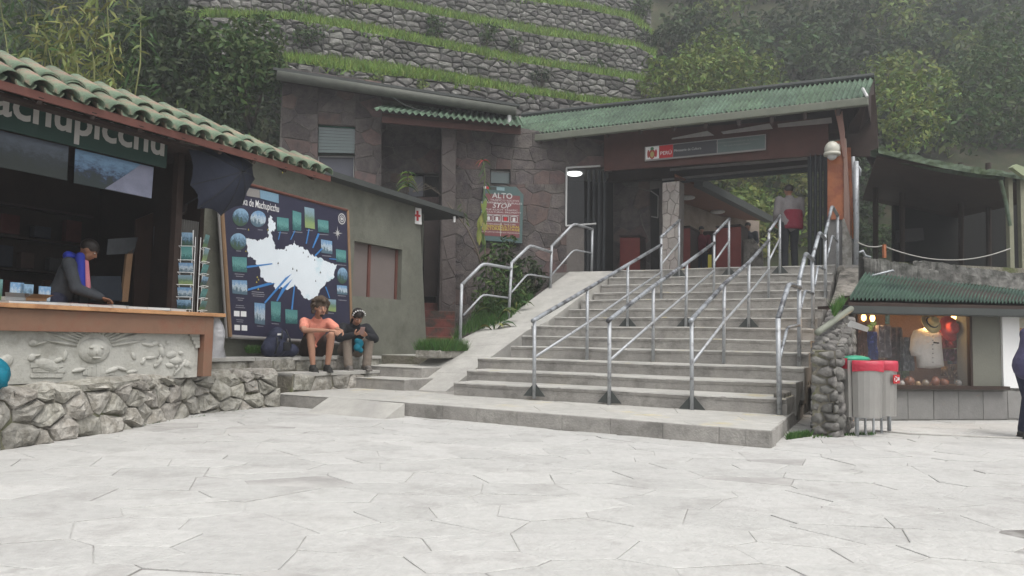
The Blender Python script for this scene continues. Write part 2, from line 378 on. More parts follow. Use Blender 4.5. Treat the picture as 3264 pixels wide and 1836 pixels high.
def picmat(name, top, mid, bot, scale=3, k=.5, amt=.5):
    """a small landscape print: sky fading over ridges to ground"""
    m = bpy.data.materials.new(name); m.use_nodes = True; n = m.node_tree; N = n.nodes; L = n.links; b = N['Principled BSDF']; b.inputs['Roughness'].default_value = .45
    tc = N.new('ShaderNodeTexCoord'); nz = N.new('ShaderNodeTexNoise'); nz.inputs['Scale'].default_value = scale; nz.inputs['Detail'].default_value = 8; nz.inputs['Roughness'].default_value = .7
    L.new(tc.outputs['Generated'], nz.inputs['Vector'])
    sp = N.new('ShaderNodeSeparateXYZ'); L.new(tc.outputs['Generated'], sp.inputs[0])
    ad = N.new('ShaderNodeMath'); ad.operation = 'MULTIPLY_ADD'; z2 = N.new('ShaderNodeMath'); z2.operation = 'ADD'; L.new(sp.outputs['Z'], z2.inputs[0]); z2.inputs[1].default_value = .12-amt; L.new(nz.outputs[0], ad.inputs[0]); ad.inputs[1].default_value = amt*2; L.new(z2.outputs[0], ad.inputs[2])
    cr = N.new('ShaderNodeValToRGB'); e = cr.color_ramp.elements; e[0].position = .35; e[0].color = [*bot, 1]; e[1].position = 1.0; e[1].color = [*top, 1]
    q = e.new(k+.1); q.color = [*mid, 1]; q = e.new(k+.25); q.color = [*[x*.5+y*.5 for x, y in zip(mid, top)], 1]
    L.new(ad.outputs[0], cr.inputs[0]); L.new(cr.outputs[0], b.inputs['Base Color']); return m
PIC = [picmat('landscape_print_blue', (.22, .36, .50), (.06, .12, .17), (.04, .08, .05), 5, .5, .9), picmat('landscape_print_green', (.12, .24, .24), (.04, .11, .10), (.09, .16, .06), 7, .5, .9),
       picmat('landscape_print_snow', (.14, .28, .46), (.45, .52, .56), (.08, .14, .18), 5, .5, .9), picmat('landscape_print_teal', (.07, .22, .22), (.12, .30, .28), (.03, .12, .12), 9, .5, .9),
       picmat('ruins_print', (.2, .3, .36), (.12, .2, .12), (.22, .3, .12), 9)]

# ------------------------------------------------------------------ ground
struct(MB().box((-60, -10, -.4), (140, 0, 0), (0, 150, 0), (0, 0, .4005)).build('ground', M['paving']))
paving = bpy.data.objects['ground']
def wall_x(y):      # foot of the rubble wall
    pts = [(2, -5.3), (4.5, -4.9), (6.53, -4.27), (7.82, -4.02), (9.8, -3.98), (10.9, -3.3), (14, -2)]
    for (a, xa), (b, xb) in zip(pts, pts[1:]):
        if a <= y <= b: return xa+(xb-xa)*(y-a)/(b-a)
    return -6
def px(p):
    d = Vector(p)-EYE; c, s = math.cos(PITCH), math.sin(PITCH)
    D = d.y*c+d.z*s; u = -d.y*s+d.z*c; x = d.x/D*FPX; y = -u/D*FPX; c, s = math.cos(ROLL), math.sin(ROLL)
    return 1632+x*c-y*s, 918+x*s+y*c
fl = cells([(-6, 2.6), (9.5, 2.6), (9.5, 11.3), (-6, 11.3)], .52, .36, jit=.48, gap=.0045, seed=5)
keep = []
for p in fl:
    cx = sum(q[0] for q in p)/len(p); cy = sum(q[1] for q in p)/len(p); X, Y_ = px((cx, cy, 0)); q = Vector((cx, cy, 0))-S0; s_, t_ = q.dot(U), q.dot(V)
    if -150 < X < 3420 and Y_ < 1990 and cx > wall_x(cy)-.2 and not (-3.6 < s_ < 3.45 and t_ > -1.5): keep.append(p)
rg = random.Random(4)
def gf(a, b, d): return Vector((a, b, d))
keep.sort(key=lambda p: -area(p)/(sum(q[1] for q in p)/len(p))**3*1000)
rem = MB()
for i, p in enumerate(keep):
    mb = slab(p, gf, .0035+rg.uniform(0, .005), inset=.004, rg=rg, tilt=.007)
    m_ = M['flagred'] if rg.random() < .06 else M['flag']
    if i < 300: mb.build('flagstone', m_, paving)
    else: rem.add(mb.v, mb.f)
if rem.v: stuff(rem.build('flagstone_remainder', M['flag'], paving))

# ------------------------------------------------------------------ low platform in front of the stairs
ZP = .177
CL = on(1292, 1282.6, ZP); FL = on(880, 1255, ZP); CR = on(2456, 1373, ZP); BR = on(2507, 1331, ZP)
plat = struct(thing('low_platform', 'pale concrete landing one step high at the foot of the stairs', 'platform', (.5, 9.3, 0)))
for k_ in ('category',): del plat[k_]
base = [FL, CL, CR, BR, st(3.37, .5), st(3.3, 2.0), st(-3.45, 2.2), st(-4.6, 1.0)]
MB().prism([Vector((p.x, p.y, 0)) for p in base], (0, 0, ZP-.004)).build('platform_core', M['step'], plat)
def kerbs(A, B, cuts, parent, h, m, th=.25, name='kerb_block', proud=.008):
    A, B = Vector((A.x, A.y, 0)), Vector((B.x, B.y, 0)); d = B-A; nrm = Vector((d.y, -d.x, 0)).normalized()
    for c0, c1 in zip(cuts, cuts[1:]):
        a = A+d*c0+d.normalized()*.003; b = A+d*c1-d.normalized()*.003
        MB().box(a+nrm*proud, b-a, -nrm*th, (0, 0, h)).build(name, m, parent, bevel=.008)
kerbs(CL, CR, [0, .13, .245, .37, .50, .63, .76, .89, 1], plat, ZP-.002, M['step'])
kerbs(FL, on(1050, 1265, ZP), [0, .5, 1], plat, ZP-.002, M['step'])
kerbs(CR, BR, [.01, .55, 1], plat, ZP-.002, M['step'])
# pale screed slabs on its top
pc = [(p.x, p.y) for p in [FL, CL, CR, BR, st(3.4, .3), st(-4.4, .8)]]
rgn = [(FL.x, FL.y), (CL.x, CL.y), (CR.x, CR.y), (BR.x, BR.y)] 
for i, reg in enumerate(([FL, CL, st(-1.0, .08), st(-4.2, .75)], [CL, CR, BR, st(3.3, .08), st(-1.0, .08)])):
    cs = cells([(p.x, p.y) for p in reg], .85, .8, jit=.3, gap=.005, seed=i)
    stones(cs, lambda a, b, d: Vector((a, b, ZP-.004+d)), 'platform_slab', [M['tread']], plat, .006, .001, inset=.004)
# little wedge ramp on its left
wa, wb, wc, wd = on(975, 1318, 0), on(1225, 1337, 0), on(1290, 1287, ZP), on(1050, 1266, ZP)
wz = Vector((0, 0, -.05)); k = MB()
wc2, wd2 = Vector((wc.x, wc.y, -.05)), Vector((wd.x, wd.y, -.05)); up_ = Vector((0, 0, .004))
k.add([wa+up_, wb+up_, wc+up_, wd+up_, wa+wz, wb+wz, wc2, wd2], [(0, 1, 2, 3), (1, 5, 6, 2), (0, 3, 7, 4), (4, 5, 1, 0)])
tag(k.build('wedge_ramp', M['conc'], None), 'small pale concrete wedge ramp leading up onto the low platform', 'ramp')

# ------------------------------------------------------------------ staircase
T = [.06, .69, 1.32, 1.956, 2.6, 3.25, 3.89, 4.55, 5.2, 5.88, 6.32, 6.77, 7.21]
NY = [1257, 1209, 1163, 1117.5, 1080, 1043.5, 1012, 984, 953, 930, 904, 880, 856]
SZ = [tplane(t-.03).hit(2200, y).z for t, y in zip(T, NY)]
SL = [-1.62, -1.62, -1.72, -1.42, -1.55, -1.68, -1.5, -1.5, -1.5, -1.5, -1.5, -1.5, -1.5]
SR = [3.36, 3.38, 3.40, 3.38, 3.33, 3.30, 3.28, 3.29, 3.27, 3.26, 3.26, 3.26, 3.27]
LZ = SZ[-1]
stair = thing('stone_staircase', 'wide flight of thirteen grey concrete steps rising to the covered gate', 'staircase', st(1, 0, 0))
rs = random.Random(8)
for i in range(13):
    t0 = T[i]; z1 = SZ[i]; z0 = ZP if i == 0 else SZ[i-1]; t1 = (T[i+1] if i < 12 else t0+.5)+.12
    n = 44; prof = [(0, max(0, z0-.25)), (0, z1-.055), (-.008, z1-.05), (-.015, z1-.012), (-.008, z1-.001), (.03, z1), (t1-t0, z1+.004)]
    vv = []; ff = []; m = len(prof); sl = SL[i]; sr = SR[i]
    if i < 3: sl = [-1.36, -1.52, -1.70][i]
    for j in range(n+1):
        s_ = sl+(sr-sl)*j/n; wob = rs.uniform(-.004, .004); wz_ = .006*math.sin(s_*2.1+i)+rs.uniform(-.002, .002)
        chip = .018 if rs.random() < .05 else 0
        for q, (a, z) in enumerate(prof):
            k_ = 1 if q in (2, 3, 4) else .2
            vv.append(st(s_, t0+a+wob*k_+(chip if q in (2, 3) else 0), z+(wz_-chip*.4)*(q in (2, 3, 4, 5))))
    for j in range(n):
        for q in range(m-1): ff.append((j*m+q, (j+1)*m+q, (j+1)*m+q+1, j*m+q+1))
    ff.append(tuple(reversed(range(m)))); ff.append(tuple(n*m+q for q in range(m)))
    mb = MB(); mb.add(vv, ff); stp = mb.build('step', M['step'], stair)
    # paler trodden top, one sheet above the riser block
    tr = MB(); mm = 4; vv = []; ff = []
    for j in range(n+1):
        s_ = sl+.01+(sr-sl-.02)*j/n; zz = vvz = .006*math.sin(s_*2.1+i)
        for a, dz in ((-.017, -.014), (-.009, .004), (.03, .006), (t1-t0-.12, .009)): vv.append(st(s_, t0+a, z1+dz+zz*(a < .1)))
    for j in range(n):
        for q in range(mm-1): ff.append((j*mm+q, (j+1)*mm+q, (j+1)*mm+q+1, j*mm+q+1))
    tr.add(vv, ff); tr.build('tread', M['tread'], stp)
# mass of the stairs below the steps, with a rough rendered flank on the right
fl_ = MB(); prof = [(.1, 0)]+[(T[0]+.1, SZ[0]-.08)]+[(t+.35, z-.1) for t, z in zip(T, SZ)]+[(7.9, LZ-.1), (7.9, 0)]
fl_.prism([st(3.24, t, z) for t, z in prof], -U*4.6).build('stair_flank', M['rough'], stair)
# broken rough edges hanging below the nosings on the right
for i in range(0, 13):
    mb = MB(); s0 = SR[i]; mb.box(st(s0-.16, T[i]+.03, max(0.0, SZ[i]-.5)), U*.13, V*(.55), (0, 0, .44)); mb.build('flank_block', M['rough'], stair, bevel=.02)
# ------------------------------------------------------------------ upper landing
land = struct(MB().prism([st(-3.2, 7.3, 0), st(4.3, 7.3, 0), st(4.3, 22, 0), st(-9, 22, 0), st(-9, 9.2, 0), st(-3.2, 9.2, 0)], (0, 0, LZ-.002)).build('upper_landing', M['step']))
# ------------------------------------------------------------------ ramp beside the stairs
ra, rb = st(-2.5, .7, ZP+.004), st(-2.5, 7.23, LZ+.012); rn = (rb-ra).cross(U).normalized()
def onramp(x, y): return hit(x, y, ra, rn)
ramp = thing('concrete_ramp', 'steep pale concrete ramp climbing along the left of the stairs', 'ramp', st(-2.5, .7, 0))
L_ = [(1225, 1235), (1375, 1136), (1459, 1086), (1552, 1039), (1640, 994), (1815, 866)]
R_ = [(1418, 1249), (1566, 1137), (1678, 1055), (1749, 1022), (1911, 902), (1954, 864)]
Lp = [onramp(*q) for q in L_]; Rp = [onramp(*q) for q in R_]
for i in range(5):
    for (k0, k1) in ((0, .5), (.5, 1)) if i in (0, 1, 4) else ((0, 1),):
        a, b = Lp[i].lerp(Lp[i+1], k0), Rp[i].lerp(Rp[i+1], k0); c, d = Rp[i].lerp(Rp[i+1], k1), Lp[i].lerp(Lp[i+1], k1)
        g = (c-b).normalized()*.003
        P_ = [a+g, b+g, c-g, d-g]; q = MB(); bot = [Vector((p.x, p.y, 0)) for p in P_]
        q.add(P_+bot, [(0, 1, 2, 3), (7, 6, 5, 4), (0, 4, 5, 1), (1, 5, 6, 2), (2, 6, 7, 3), (3, 7, 4, 0)]); q.build('ramp_slab', M['conc'], ramp)

# ------------------------------------------------------------------ handrails
PT = [0, 1.896, 3.833, 5.818, 7.151]
def bracket(mb, p, zt):
    for sg in (-1, 1): mb.prism([p+U*sg*.02, p+U*sg*.17, p+U*sg*.02+Vector((0, 0, .17))], V*.012)
def centre_rail(posts, label):
    o = thing('stair_handrail', label, 'handrail', tplane(0).hit(*posts[0][0]), 'straight handrails standing in the stairs')
    tops = []; mids = []
    for i, (b, t) in enumerate(posts):
        pl = tplane(PT[i]-.03); B = pl.hit(*b); Tp = pl.hit(*t); B.z -= .03; Tp.x = B.x+(Tp.x-B.x)*.4; Tp.y = B.y+(Tp.y-B.y)*.4
        if i == 3: Tp.z += .0
        tops.append(Tp); mids.append(B.lerp(Tp, .52)); MB().tube([B, Tp+Vector((0, 0, .02 if i in (0, 1, 2) else .0))], .026, 12).build('post', M['steel'], o, True)
        if i in (0, 2, 4): q = MB(); bracket(q, B+Vector((0, 0, .03))+V*.0, 0); q.build('bracket', M['dkgutter'], o)
    j = tops[3]-Vector((0, 0, .17))
    d0 = (tops[0]-tops[1]).normalized()*.06
    r_ = MB().tube([tops[0]+d0, tops[0], tops[1], tops[2], j], .031, 12).build('rail', M['steelworn'], o, True)
    MB().tube([tops[3]-(tops[4]-tops[3]).normalized()*.03, tops[4]+(tops[4]-tops[3]).normalized()*.04], .030, 12).build('rail', M['steelworn'], o, True)
    m3 = mids[3]; MB().tube([mids[0], mids[1], mids[2], m3-Vector((0, 0, .1))], .02, 10).build('lower_rail', M['steel'], o, True)
    MB().tube([m3+Vector((0, 0, .06)), mids[4]+Vector((0, 0, .12))], .02, 10).build('lower_rail', M['steel'], o, True)
centre_rail([((1702.7, 1263), (1698.6, 1019.5)), ((1871, 1143), (1870, 921)), ((2000, 1040), (2000, 843.5)), ((2107.5, 953.5), (2106, 755)), ((2164.4, 882), (2163.4, 703))], 'leftmost of the three straight steel handrails in the middle of the stairs')
centre_rail([((1942, 1284.6), (1939.6, 1019.5)), ((2081.7, 1146), (2081.7, 912)), ((2186, 1041.5), (2192, 838)), ((2275, 950), (2278, 747)), ((2323.4, 877.8), (2324, 698))], 'middle one of the three straight steel handrails in the stairs')
centre_rail([((2205.6, 1305), (2201, 1019.5)), ((2306.7, 1152), (2312, 905)), ((2386, 1042), (2390, 836)), ((2449.8, 950), (2453, 738)), ((2486, 871), (2486.6, 689))], 'rightmost of the three straight steel handrails in the stairs')
def step_rail(name, label, posts, secs, mids, tl, rr=.03):
    """posts: (base px, top px, t); secs: (px start, px knee, px end) between planes t[i], t[i+1]"""
    o = thing(name, label, 'handrail', tplane(tl[0]).hit(*posts[0][0]), None)
    for (b, t), tt in zip(posts, tl):
        pl = tplane(tt); B = pl.hit(*b); B.z -= .05; MB().tube([B, pl.hit(*t)], rr, 12).build('post', M['steel'], o, True)
    for lst, rad, nm in ((secs, rr+.002, 'rail'), (mids, .02, 'lower_rail')):
        for (a, k_, e), t0, t1 in zip(lst, tl, tl[1:]):
            A = tplane(t0).hit(*a); E_ = tplane(t1).hit(*e)
            # knee lies in the vertical plane through both posts
            dv = (E_-A); dv.z = 0; nn = Vector((dv.y, -dv.x, 0)).normalized(); K_ = hit(*k_, A, nn)
            if not (0 < (K_-A).dot(dv)/dv.length_squared < 1.0): K_ = A.lerp(E_, .5); K_.z = E_.z
            r0 = K_.lerp(A, .12); r1 = K_.lerp(E_, .15)
            MB().tube([A, r0, K_*.5+(r0+r1)*.25, r1, E_], rad, 12).build(nm, M['steel'] if name == 'ramp_handrail' else M['steelworn'], o, True)
step_rail('stair_side_handrail', 'stepped steel handrail with sloping sections on the right edge of the stairs',
  [((2484.8, 1330), (2480, 1015)), ((2547.5, 1160), (2547.5, 892)), ((2592.4, 1046), (2589, 824)), ((2631.4, 957), (2629.8, 748)), ((2670, 856), (2670, 687))],
  [((2480, 1015), (2514, 905), (2550, 917)), ((2547.5, 892), (2568, 807), (2592, 829)), ((2589, 824), (2612, 740), (2630, 762)), ((2630, 748), (2652, 656), (2670, 687))],
  [((2484, 1150), (2509.5, 1044.5), (2547.5, 1036)), ((2552, 985), (2566, 926), (2592, 936)), ((2597, 910), (2607, 848), (2630, 860)), ((2634, 832), (2653, 749), (2670, 771))], PT)
ET = [onramp(1466, 1086).__sub__(S0).dot(V), onramp(1620, 1022).__sub__(S0).dot(V), onramp(1753, 917).__sub__(S0).dot(V), 7.3]
ET = [2.75, 4.0, 5.95, 7.4]
step_rail('ramp_handrail', 'stepped grey steel handrail on the left edge of the ramp beside the planter',
  [((1466.5, 1086), (1472, 905)), ((1620, 1026), (1631, 836)), ((1753.7, 920), (1759, 782)), ((1885.6, 866), (1888, 731))],
  [((1472, 908), (1539, 840), (1630, 856)), ((1631, 838), (1689, 782), (1757, 804)), ((1759, 785), (1829, 713), (1888, 731))],
  [((1477, 1005), (1539, 939), (1622, 950)), ((1629.5, 933), (1681, 874), (1753, 885)), ((1759, 876), (1829, 796), (1886, 807))], ET)

# ------------------------------------------------------------------ rubble wall in the left foreground
rub = thing('rubble_wall', 'low curved wall of pale rough rubble stones in the left foreground', 'stone wall', (-4.05, 8.5, 0))
path = [(2.8, -5.25), (4.5, -4.9), (6.53, -4.27), (7.82, -4.02), (8.8, -4.01), (9.8, -3.95), (10.5, -3.6), (11.05, -3.28)]
pp = [Vector((x, y, 0)) for y, x in path]; cum = [0]
for a, b in zip(pp, pp[1:]): cum.append(cum[-1]+(b-a).length)
def along(s_):
    s_ = max(0, min(cum[-1]-1e-4, s_))
    for i in range(len(pp)-1):
        if s_ <= cum[i+1]:
            k_ = (s_-cum[i])/(cum[i+1]-cum[i]); d = (pp[i+1]-pp[i]).normalized()
            d0 = (pp[i]-pp[i-1]).normalized() if i else d; d1 = (pp[i+2]-pp[i+1]).normalized() if i+2 < len(pp) else d
            dd = (d+(d0 if k_ < .5 else d1)*abs(k_-.5)).normalized()
            return pp[i].lerp(pp[i+1], k_), Vector((dd.y, -dd.x, 0))
HW = .51
def rf(a, b, d):
    p, n_ = along(a); n_ = -n_ if n_.x < 0 else n_
    return p+n_*(d-b*.14)+Vector((0, 0, b))
cs = cells([(0, -.03), (cum[-1], -.03), (cum[-1], HW-.03), (0, HW-.03)], .30, .20, jit=.47, gap=.016, seed=11)
stones(cs, rf, 'rubble_stone', [M['rub']], rub, .02, .018, bulge=.04, mid=.018, seed=5, smooth=False, tilt=.12)
core = MB(); n = 60
for k_ in range(n+1):
    s_ = cum[-1]*k_/n; a = rf(s_, -.05, -.012); b = rf(s_, HW-.03, -.02); c = b+Vector((-.55, .15, .0)); core.v += [tuple(a), tuple(b), tuple(c), (c.x, c.y, -.05)]
for k_ in range(n):
    for q in range(3): core.f.append((k_*4+q, (k_+1)*4+q, (k_+1)*4+q+1, k_*4+q+1))
core.build('mortar_core', M['mort'], rub)
# capping stones along the top
rg = random.Random(21); s_ = .05
while s_ < cum[-1]-.1:
    l = rg.uniform(.28, .62); w_ = rg.uniform(.26, .42); e = min(s_+l, cum[-1]); poly = [(s_+.012, 0), (e-.012, 0), (e-rg.uniform(.012, .06), -w_), (s_+rg.uniform(.012, .06), -w_)]
    def cf(a, b, d):
        p, n_ = along(a); n_ = -n_ if n_.x < 0 else n_
        return p+n_*(b-HW*.14+.03)+Vector((0, 0, HW-.045+d))
    slab([(p[0], p[1]) for p in poly][::-1], cf, .03+rg.uniform(0, .02), bulge=.022, mid=.018, rg=rg).build('capping_stone', M['rub'], rub, False)
    s_ = e
MB().prism([Vector((p.x-.2, p.y, 0)) for p in pp]+[Vector((-9, 11.2, 0)), Vector((-9, 2.8, 0))], (0, 0, .47)).build('wall_fill', M['mort'], rub)
# ------------------------------------------------------------------ ledges the visitors sit on
L1 = vplane((-3.044, 11.8, 0)); L2 = vplane((-3.414, 12.0, 0)); WP = vplane((-3.926, 12.271, 0))
ZL, ZS = .455, .685
led = thing('stone_ledge', 'two-tier ledge of large squared stones that the two visitors sit on', 'stone wall', L1.pt(0, 0))
a0, _ = L1.co(830, 1255); a1, _ = L1.co(1183, 1230)
a1 = (on(1183, 1230, ZP)-L1.O).dot(L1.a); a0 = (on(850, 1255, .1)-L1.O).dot(L1.a)-.3
MB().box(L1.pt(a0, 0, -.02), L1.a*(a1-a0), -L1.n*2.5, (0, 0, ZL-.03)).build('lower_core', M['mort'], led)
cs = cells([(a0, ZP-.02), (a1, ZP-.02), (a1, ZL-.01), (a0, ZL-.01)], .42, .31, jit=.28, gap=.016, seed=3, brick=False)
stones(cs, lambda a, b, d: L1.pt(a, b, d-.02), 'ledge_stone', [M['rub']], led, .015, .012, bulge=.02, mid=.010, smooth=False)
cs = cells([(a0, -.02), (a1, -.02), (a1, .47), (a0, .47)], .8, .5, jit=.15, gap=.012, seed=9, brick=False)
stones(cs, lambda a, b, d: L1.pt(a, ZL-.03+d, b*-1), 'ledge_slab', [M['conc']], led, .03, .006, inset=.01)
b1 = a1+.55
MB().box(L2.pt(a0-2.2, 0, -.02), L2.a*(b1-a0+2.2), -L2.n*2.0, (0, 0, ZS-.03)).build('upper_core', M['mort'], led)
cs = cells([(a0-2.2, ZL-.02), (b1, ZL-.02), (b1, ZS-.03), (a0-2.2, ZS-.03)], .55, .4, jit=.2, gap=.014, seed=6, brick=False)
stones(cs, lambda a, b, d: L2.pt(a, b, d-.02), 'seat_stone', [M['rub']], led, .015, .006, bulge=.01, mid=.004, smooth=True)
cs = cells([(a0-2.2, -.03), (b1, -.03), (b1, .55), (a0-2.2, .55)], .9, .6, jit=.1, gap=.01, seed=12, brick=False)
stones(cs, lambda a, b, d: L2.pt(a, ZS-.03+d, -b), 'seat_slab', [M['conc']], led, .03, .003, inset=.01)
# side steps between the ledge and the ramp
sst = thing('side_steps', 'three short concrete steps between the stone ledge and the ramp', 'steps', on(1225, 1222, ZP))
for z1, z0, (xl, xr), y in ((.34, ZP, (1120, 1290), 1211), (.51, .34, (1120, 1345), 1173), (.675, .51, (1195, 1420), 1137)):
    A = on(xl, y, z1); tt = (on(xr-40, y, z1)-S0).dot(V); A = tplane(tt).hit(xl, y); A.z = z1-.25; B = tplane(tt).hit(xr, y); B.z = z1-.25
    MB().box(A, B-A, V*1.2, (0, 0, .25)).build('step', M['step'], sst, bevel=.01)
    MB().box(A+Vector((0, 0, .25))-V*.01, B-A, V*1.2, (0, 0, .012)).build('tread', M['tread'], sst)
struct(MB().prism([tplane(2.3).pt(-6, 0, 0), tplane(2.3).pt(-3.1, 0, 0), tplane(7.3).pt(-2.75, 0, 0), tplane(9).pt(-2.8, 0), tplane(9).pt(-9, 0)], (0, 0, .67)).build('terrace_ground', M['mort']))

# ================================================================== SOUVENIR KIOSK
KP = vplane((-3.81, 9.56, 0))             # front plane; a runs away from the viewer, n towards the square
def ka(x, y): return KP.co(x, y)[0]
A0 = -4.6; A1 = KP.co(667, 1100)[0]
kiosk = thing('souvenir_kiosk', 'souvenir kiosk with green tiled roof, pine counter and carved plaster front', 'kiosk', KP.pt(-1, .5))
CT = 1.275
MB().box(KP.pt(A0, CT-.045, .10), KP.a*(ka(693, 1000)+.05-A0), -KP.n*.75, (0, 0, .045)).build('counter_top', M['pine'], kiosk, bevel=.006)
MB().box(KP.pt(A0, CT-.27, .05), KP.a*(A1-A0), -KP.n*.05, (0, 0, .22)).build('counter_board', M['pinefront'], kiosk, bevel=.004)
MB().box(KP.pt(A1-.12, .49, .052), KP.a*.13, -KP.n*.12, (0, 0, CT-.27-.49+.21)).build('leg', M['pinefront'], kiosk, bevel=.005)
pn = KP.off(-.04); aR = pn.co(632, 1100)[0]
panel = MB().box(pn.pt(A0, .48, 0), pn.a*(aR-A0), -pn.n*.10, (0, 0, CT-.27-.48)).build('relief_panel', M['plaster'], kiosk)
# carved relief: sun with rays, faces, snake, stairs and blocks, all raised plaster
def pr(x, y, d=0): return pn.hit(x, y)+pn.n*d
def blob(cx, cy, w_, h_, d=.025, rot=0.0, name='relief_figure', par=panel):
    c = pr(cx, cy, .0); sc = (pr(cx+100, cy)-pr(cx, cy)).length/100
    zs = abs((pr(cx, cy+100)-pr(cx, cy)).z)/100
    m4 = Matrix.Rotation(0, 3, 'Z'); mb = MB(); n_, m_ = 16, 5; o = []
    for i in range(m_+1):
        th = math.pi/2*i/m_
        for k in range(n_):
            a = 2*math.pi*k/n_; u_, v_ = w_*math.cos(a)*math.cos(th), h_*math.sin(a)*math.cos(th)
            ur, vr = u_*math.cos(rot)-v_*math.sin(rot), u_*math.sin(rot)+v_*math.cos(rot)
            o.append(c+pn.a*ur*sc+Vector((0, 0, vr*zs))+pn.n*d*math.sin(th))
    mb.add(o, [(i*n_+k, i*n_+(k+1) % n_, (i+1)*n_+(k+1) % n_, (i+1)*n_+k) for i in range(m_) for k in range(n_)])
    return mb
def ridge(pts, r, d=.012):
    return MB().tube([pr(x, y, d*.3) for x, y in pts], r, 8)
sunb = blob(300, 1118, 50, 42, .035); 
sunb.add(blob(300, 1118, 34, 28, .05).v, blob(300, 1118, 34, 28, .05).f); sunb.build('relief_sun', M['plaster'], panel, True)
fb = MB()
for (x, y, w_, h_) in ((284, 1108, 7, 5), (318, 1108, 7, 5), (301, 1122, 5, 11), (301, 1140, 14, 4)):
    b_ = blob(x, y, w_, h_, .025); fb.add([tuple(Vector(v)+pn.n*.035) for v in b_.v], b_.f)
fb.build('sun_face', M['plaster'], panel, True)
for k in range(15):
    a = math.radians(12+156*k/14); x0_, y0_ = 300+58*math.cos(a), 1112-50*math.sin(a); l = 70+40*abs(math.cos(a)); x1_, y1_ = 300+(58+l)*math.cos(a), max(1045, 1112-(50+l*.8)*math.sin(a))
    MB().tube([pr(x0_, y0_, .004), pr((x0_+x1_)/2, (y0_+y1_)/2, .008), pr(x1_, y1_, .003)], [.012, .018, .007], 8).build('sun_ray', M['plaster'], panel, True)
fig = [(105, 1093, 18, 15), (128, 1094, 26, 7), (100, 1140, 14, 16), (118, 1133, 14, 6), (20, 1150, 26, 24), (150, 1165, 50, 24), (185, 1148, 18, 10), (205, 1135, 8, 22),
       (470, 1098, 24, 8), (492, 1094, 14, 10), (455, 1150, 8, 16), (478, 1140, 20, 7), (515, 1120, 11, 24), (507, 1150, 10, 16), (545, 1130, 20, 14), (560, 1150, 24, 14), (540, 1165, 16, 10), (425, 1135, 9, 16), (575, 1125, 10, 8), (595, 1160, 12, 14), (355, 1180, 30, 10), (385, 1175, 24, 8), (420, 1185, 20, 9), (250, 1180, 26, 9)]
for i, (x, y, w_, h_) in enumerate(fig): blob(x, y, w_*.85, h_*.85, .028, rot=.4*math.sin(i*2.3)).build('relief_figure', M['plaster'], panel, True)
ridge([(505, 1098), (520, 1108), (518, 1128), (503, 1142), (505, 1160), (490, 1168)], .022).build('relief_snake', M['plaster'], panel, True)
ridge([(552, 1195), (575, 1170), (592, 1148)], .018).build('relief_figure', M['plaster'], panel, True)
for i in range(7):
    x = 262+i*14; q = MB(); c = pr(x, 1205-abs(i-3)*3); q.box(c, pn.a*.05, pn.n*.012, (0, 0, .05+.03*(3-abs(i-3)))); q.build('relief_stair', M['plaster'], panel, bevel=.004)
for i in range(4):
    for j in range(3):
        c = pr(95+i*26+(j % 2)*8, 1205-j*16); MB().box(c, pn.a*.085, pn.n*.014, (0, 0, .045)).build('relief_block', M['plaster'], panel, bevel=.006)
for i, (x, y) in enumerate(((527, 1095), (556, 1172), (568, 1172), (555, 1190), (600, 1170), (585, 1196))):
    MB().box(pr(x, y), pn.a*.04, pn.n*.02, (0, 0, .035)).build('relief_block', M['plaster'], panel, bevel=.004)
stp = MB()
for i, (x, y, w_) in enumerate(((600, 1060, 30), (606, 1072, 24), (612, 1084, 18), (618, 1096, 12))): stp.box(pr(x, y+12), pn.a*((632-x)/100*.45), pn.n*.03, (0, 0, .042))
stp.build('relief_stepped_edge', M['plaster'], panel)
# posts, back wall, sides, ceiling
ks = KP.off(-.12)
for x in (560,): 
    a = ks.co(x, 700)[0]; MB().box(ks.pt(a, .47), ks.a*.09, -ks.n*.09, (0, 0, 2.75)).build('post', M['dkwood'], kiosk)
for a in (-4.4,): MB().box(ks.pt(a, .47), ks.a*.10, -ks.n*.10, (0, 0, 2.75)).build('post', M['dkwood'], kiosk)
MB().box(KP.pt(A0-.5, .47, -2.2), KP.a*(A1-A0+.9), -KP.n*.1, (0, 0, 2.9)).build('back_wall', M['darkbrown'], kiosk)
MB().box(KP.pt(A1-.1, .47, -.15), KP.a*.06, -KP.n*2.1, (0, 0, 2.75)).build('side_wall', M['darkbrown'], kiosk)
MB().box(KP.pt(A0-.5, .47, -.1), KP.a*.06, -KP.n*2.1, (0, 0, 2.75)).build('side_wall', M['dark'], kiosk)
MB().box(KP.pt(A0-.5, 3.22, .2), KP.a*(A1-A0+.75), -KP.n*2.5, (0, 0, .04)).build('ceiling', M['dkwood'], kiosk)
MB().box(KP.pt(A0-.5, .47, -.12), KP.a*(A1-A0+.5), -KP.n*2.1, (0, 0, .03)).build('floor_board', M['dkwood'], kiosk)
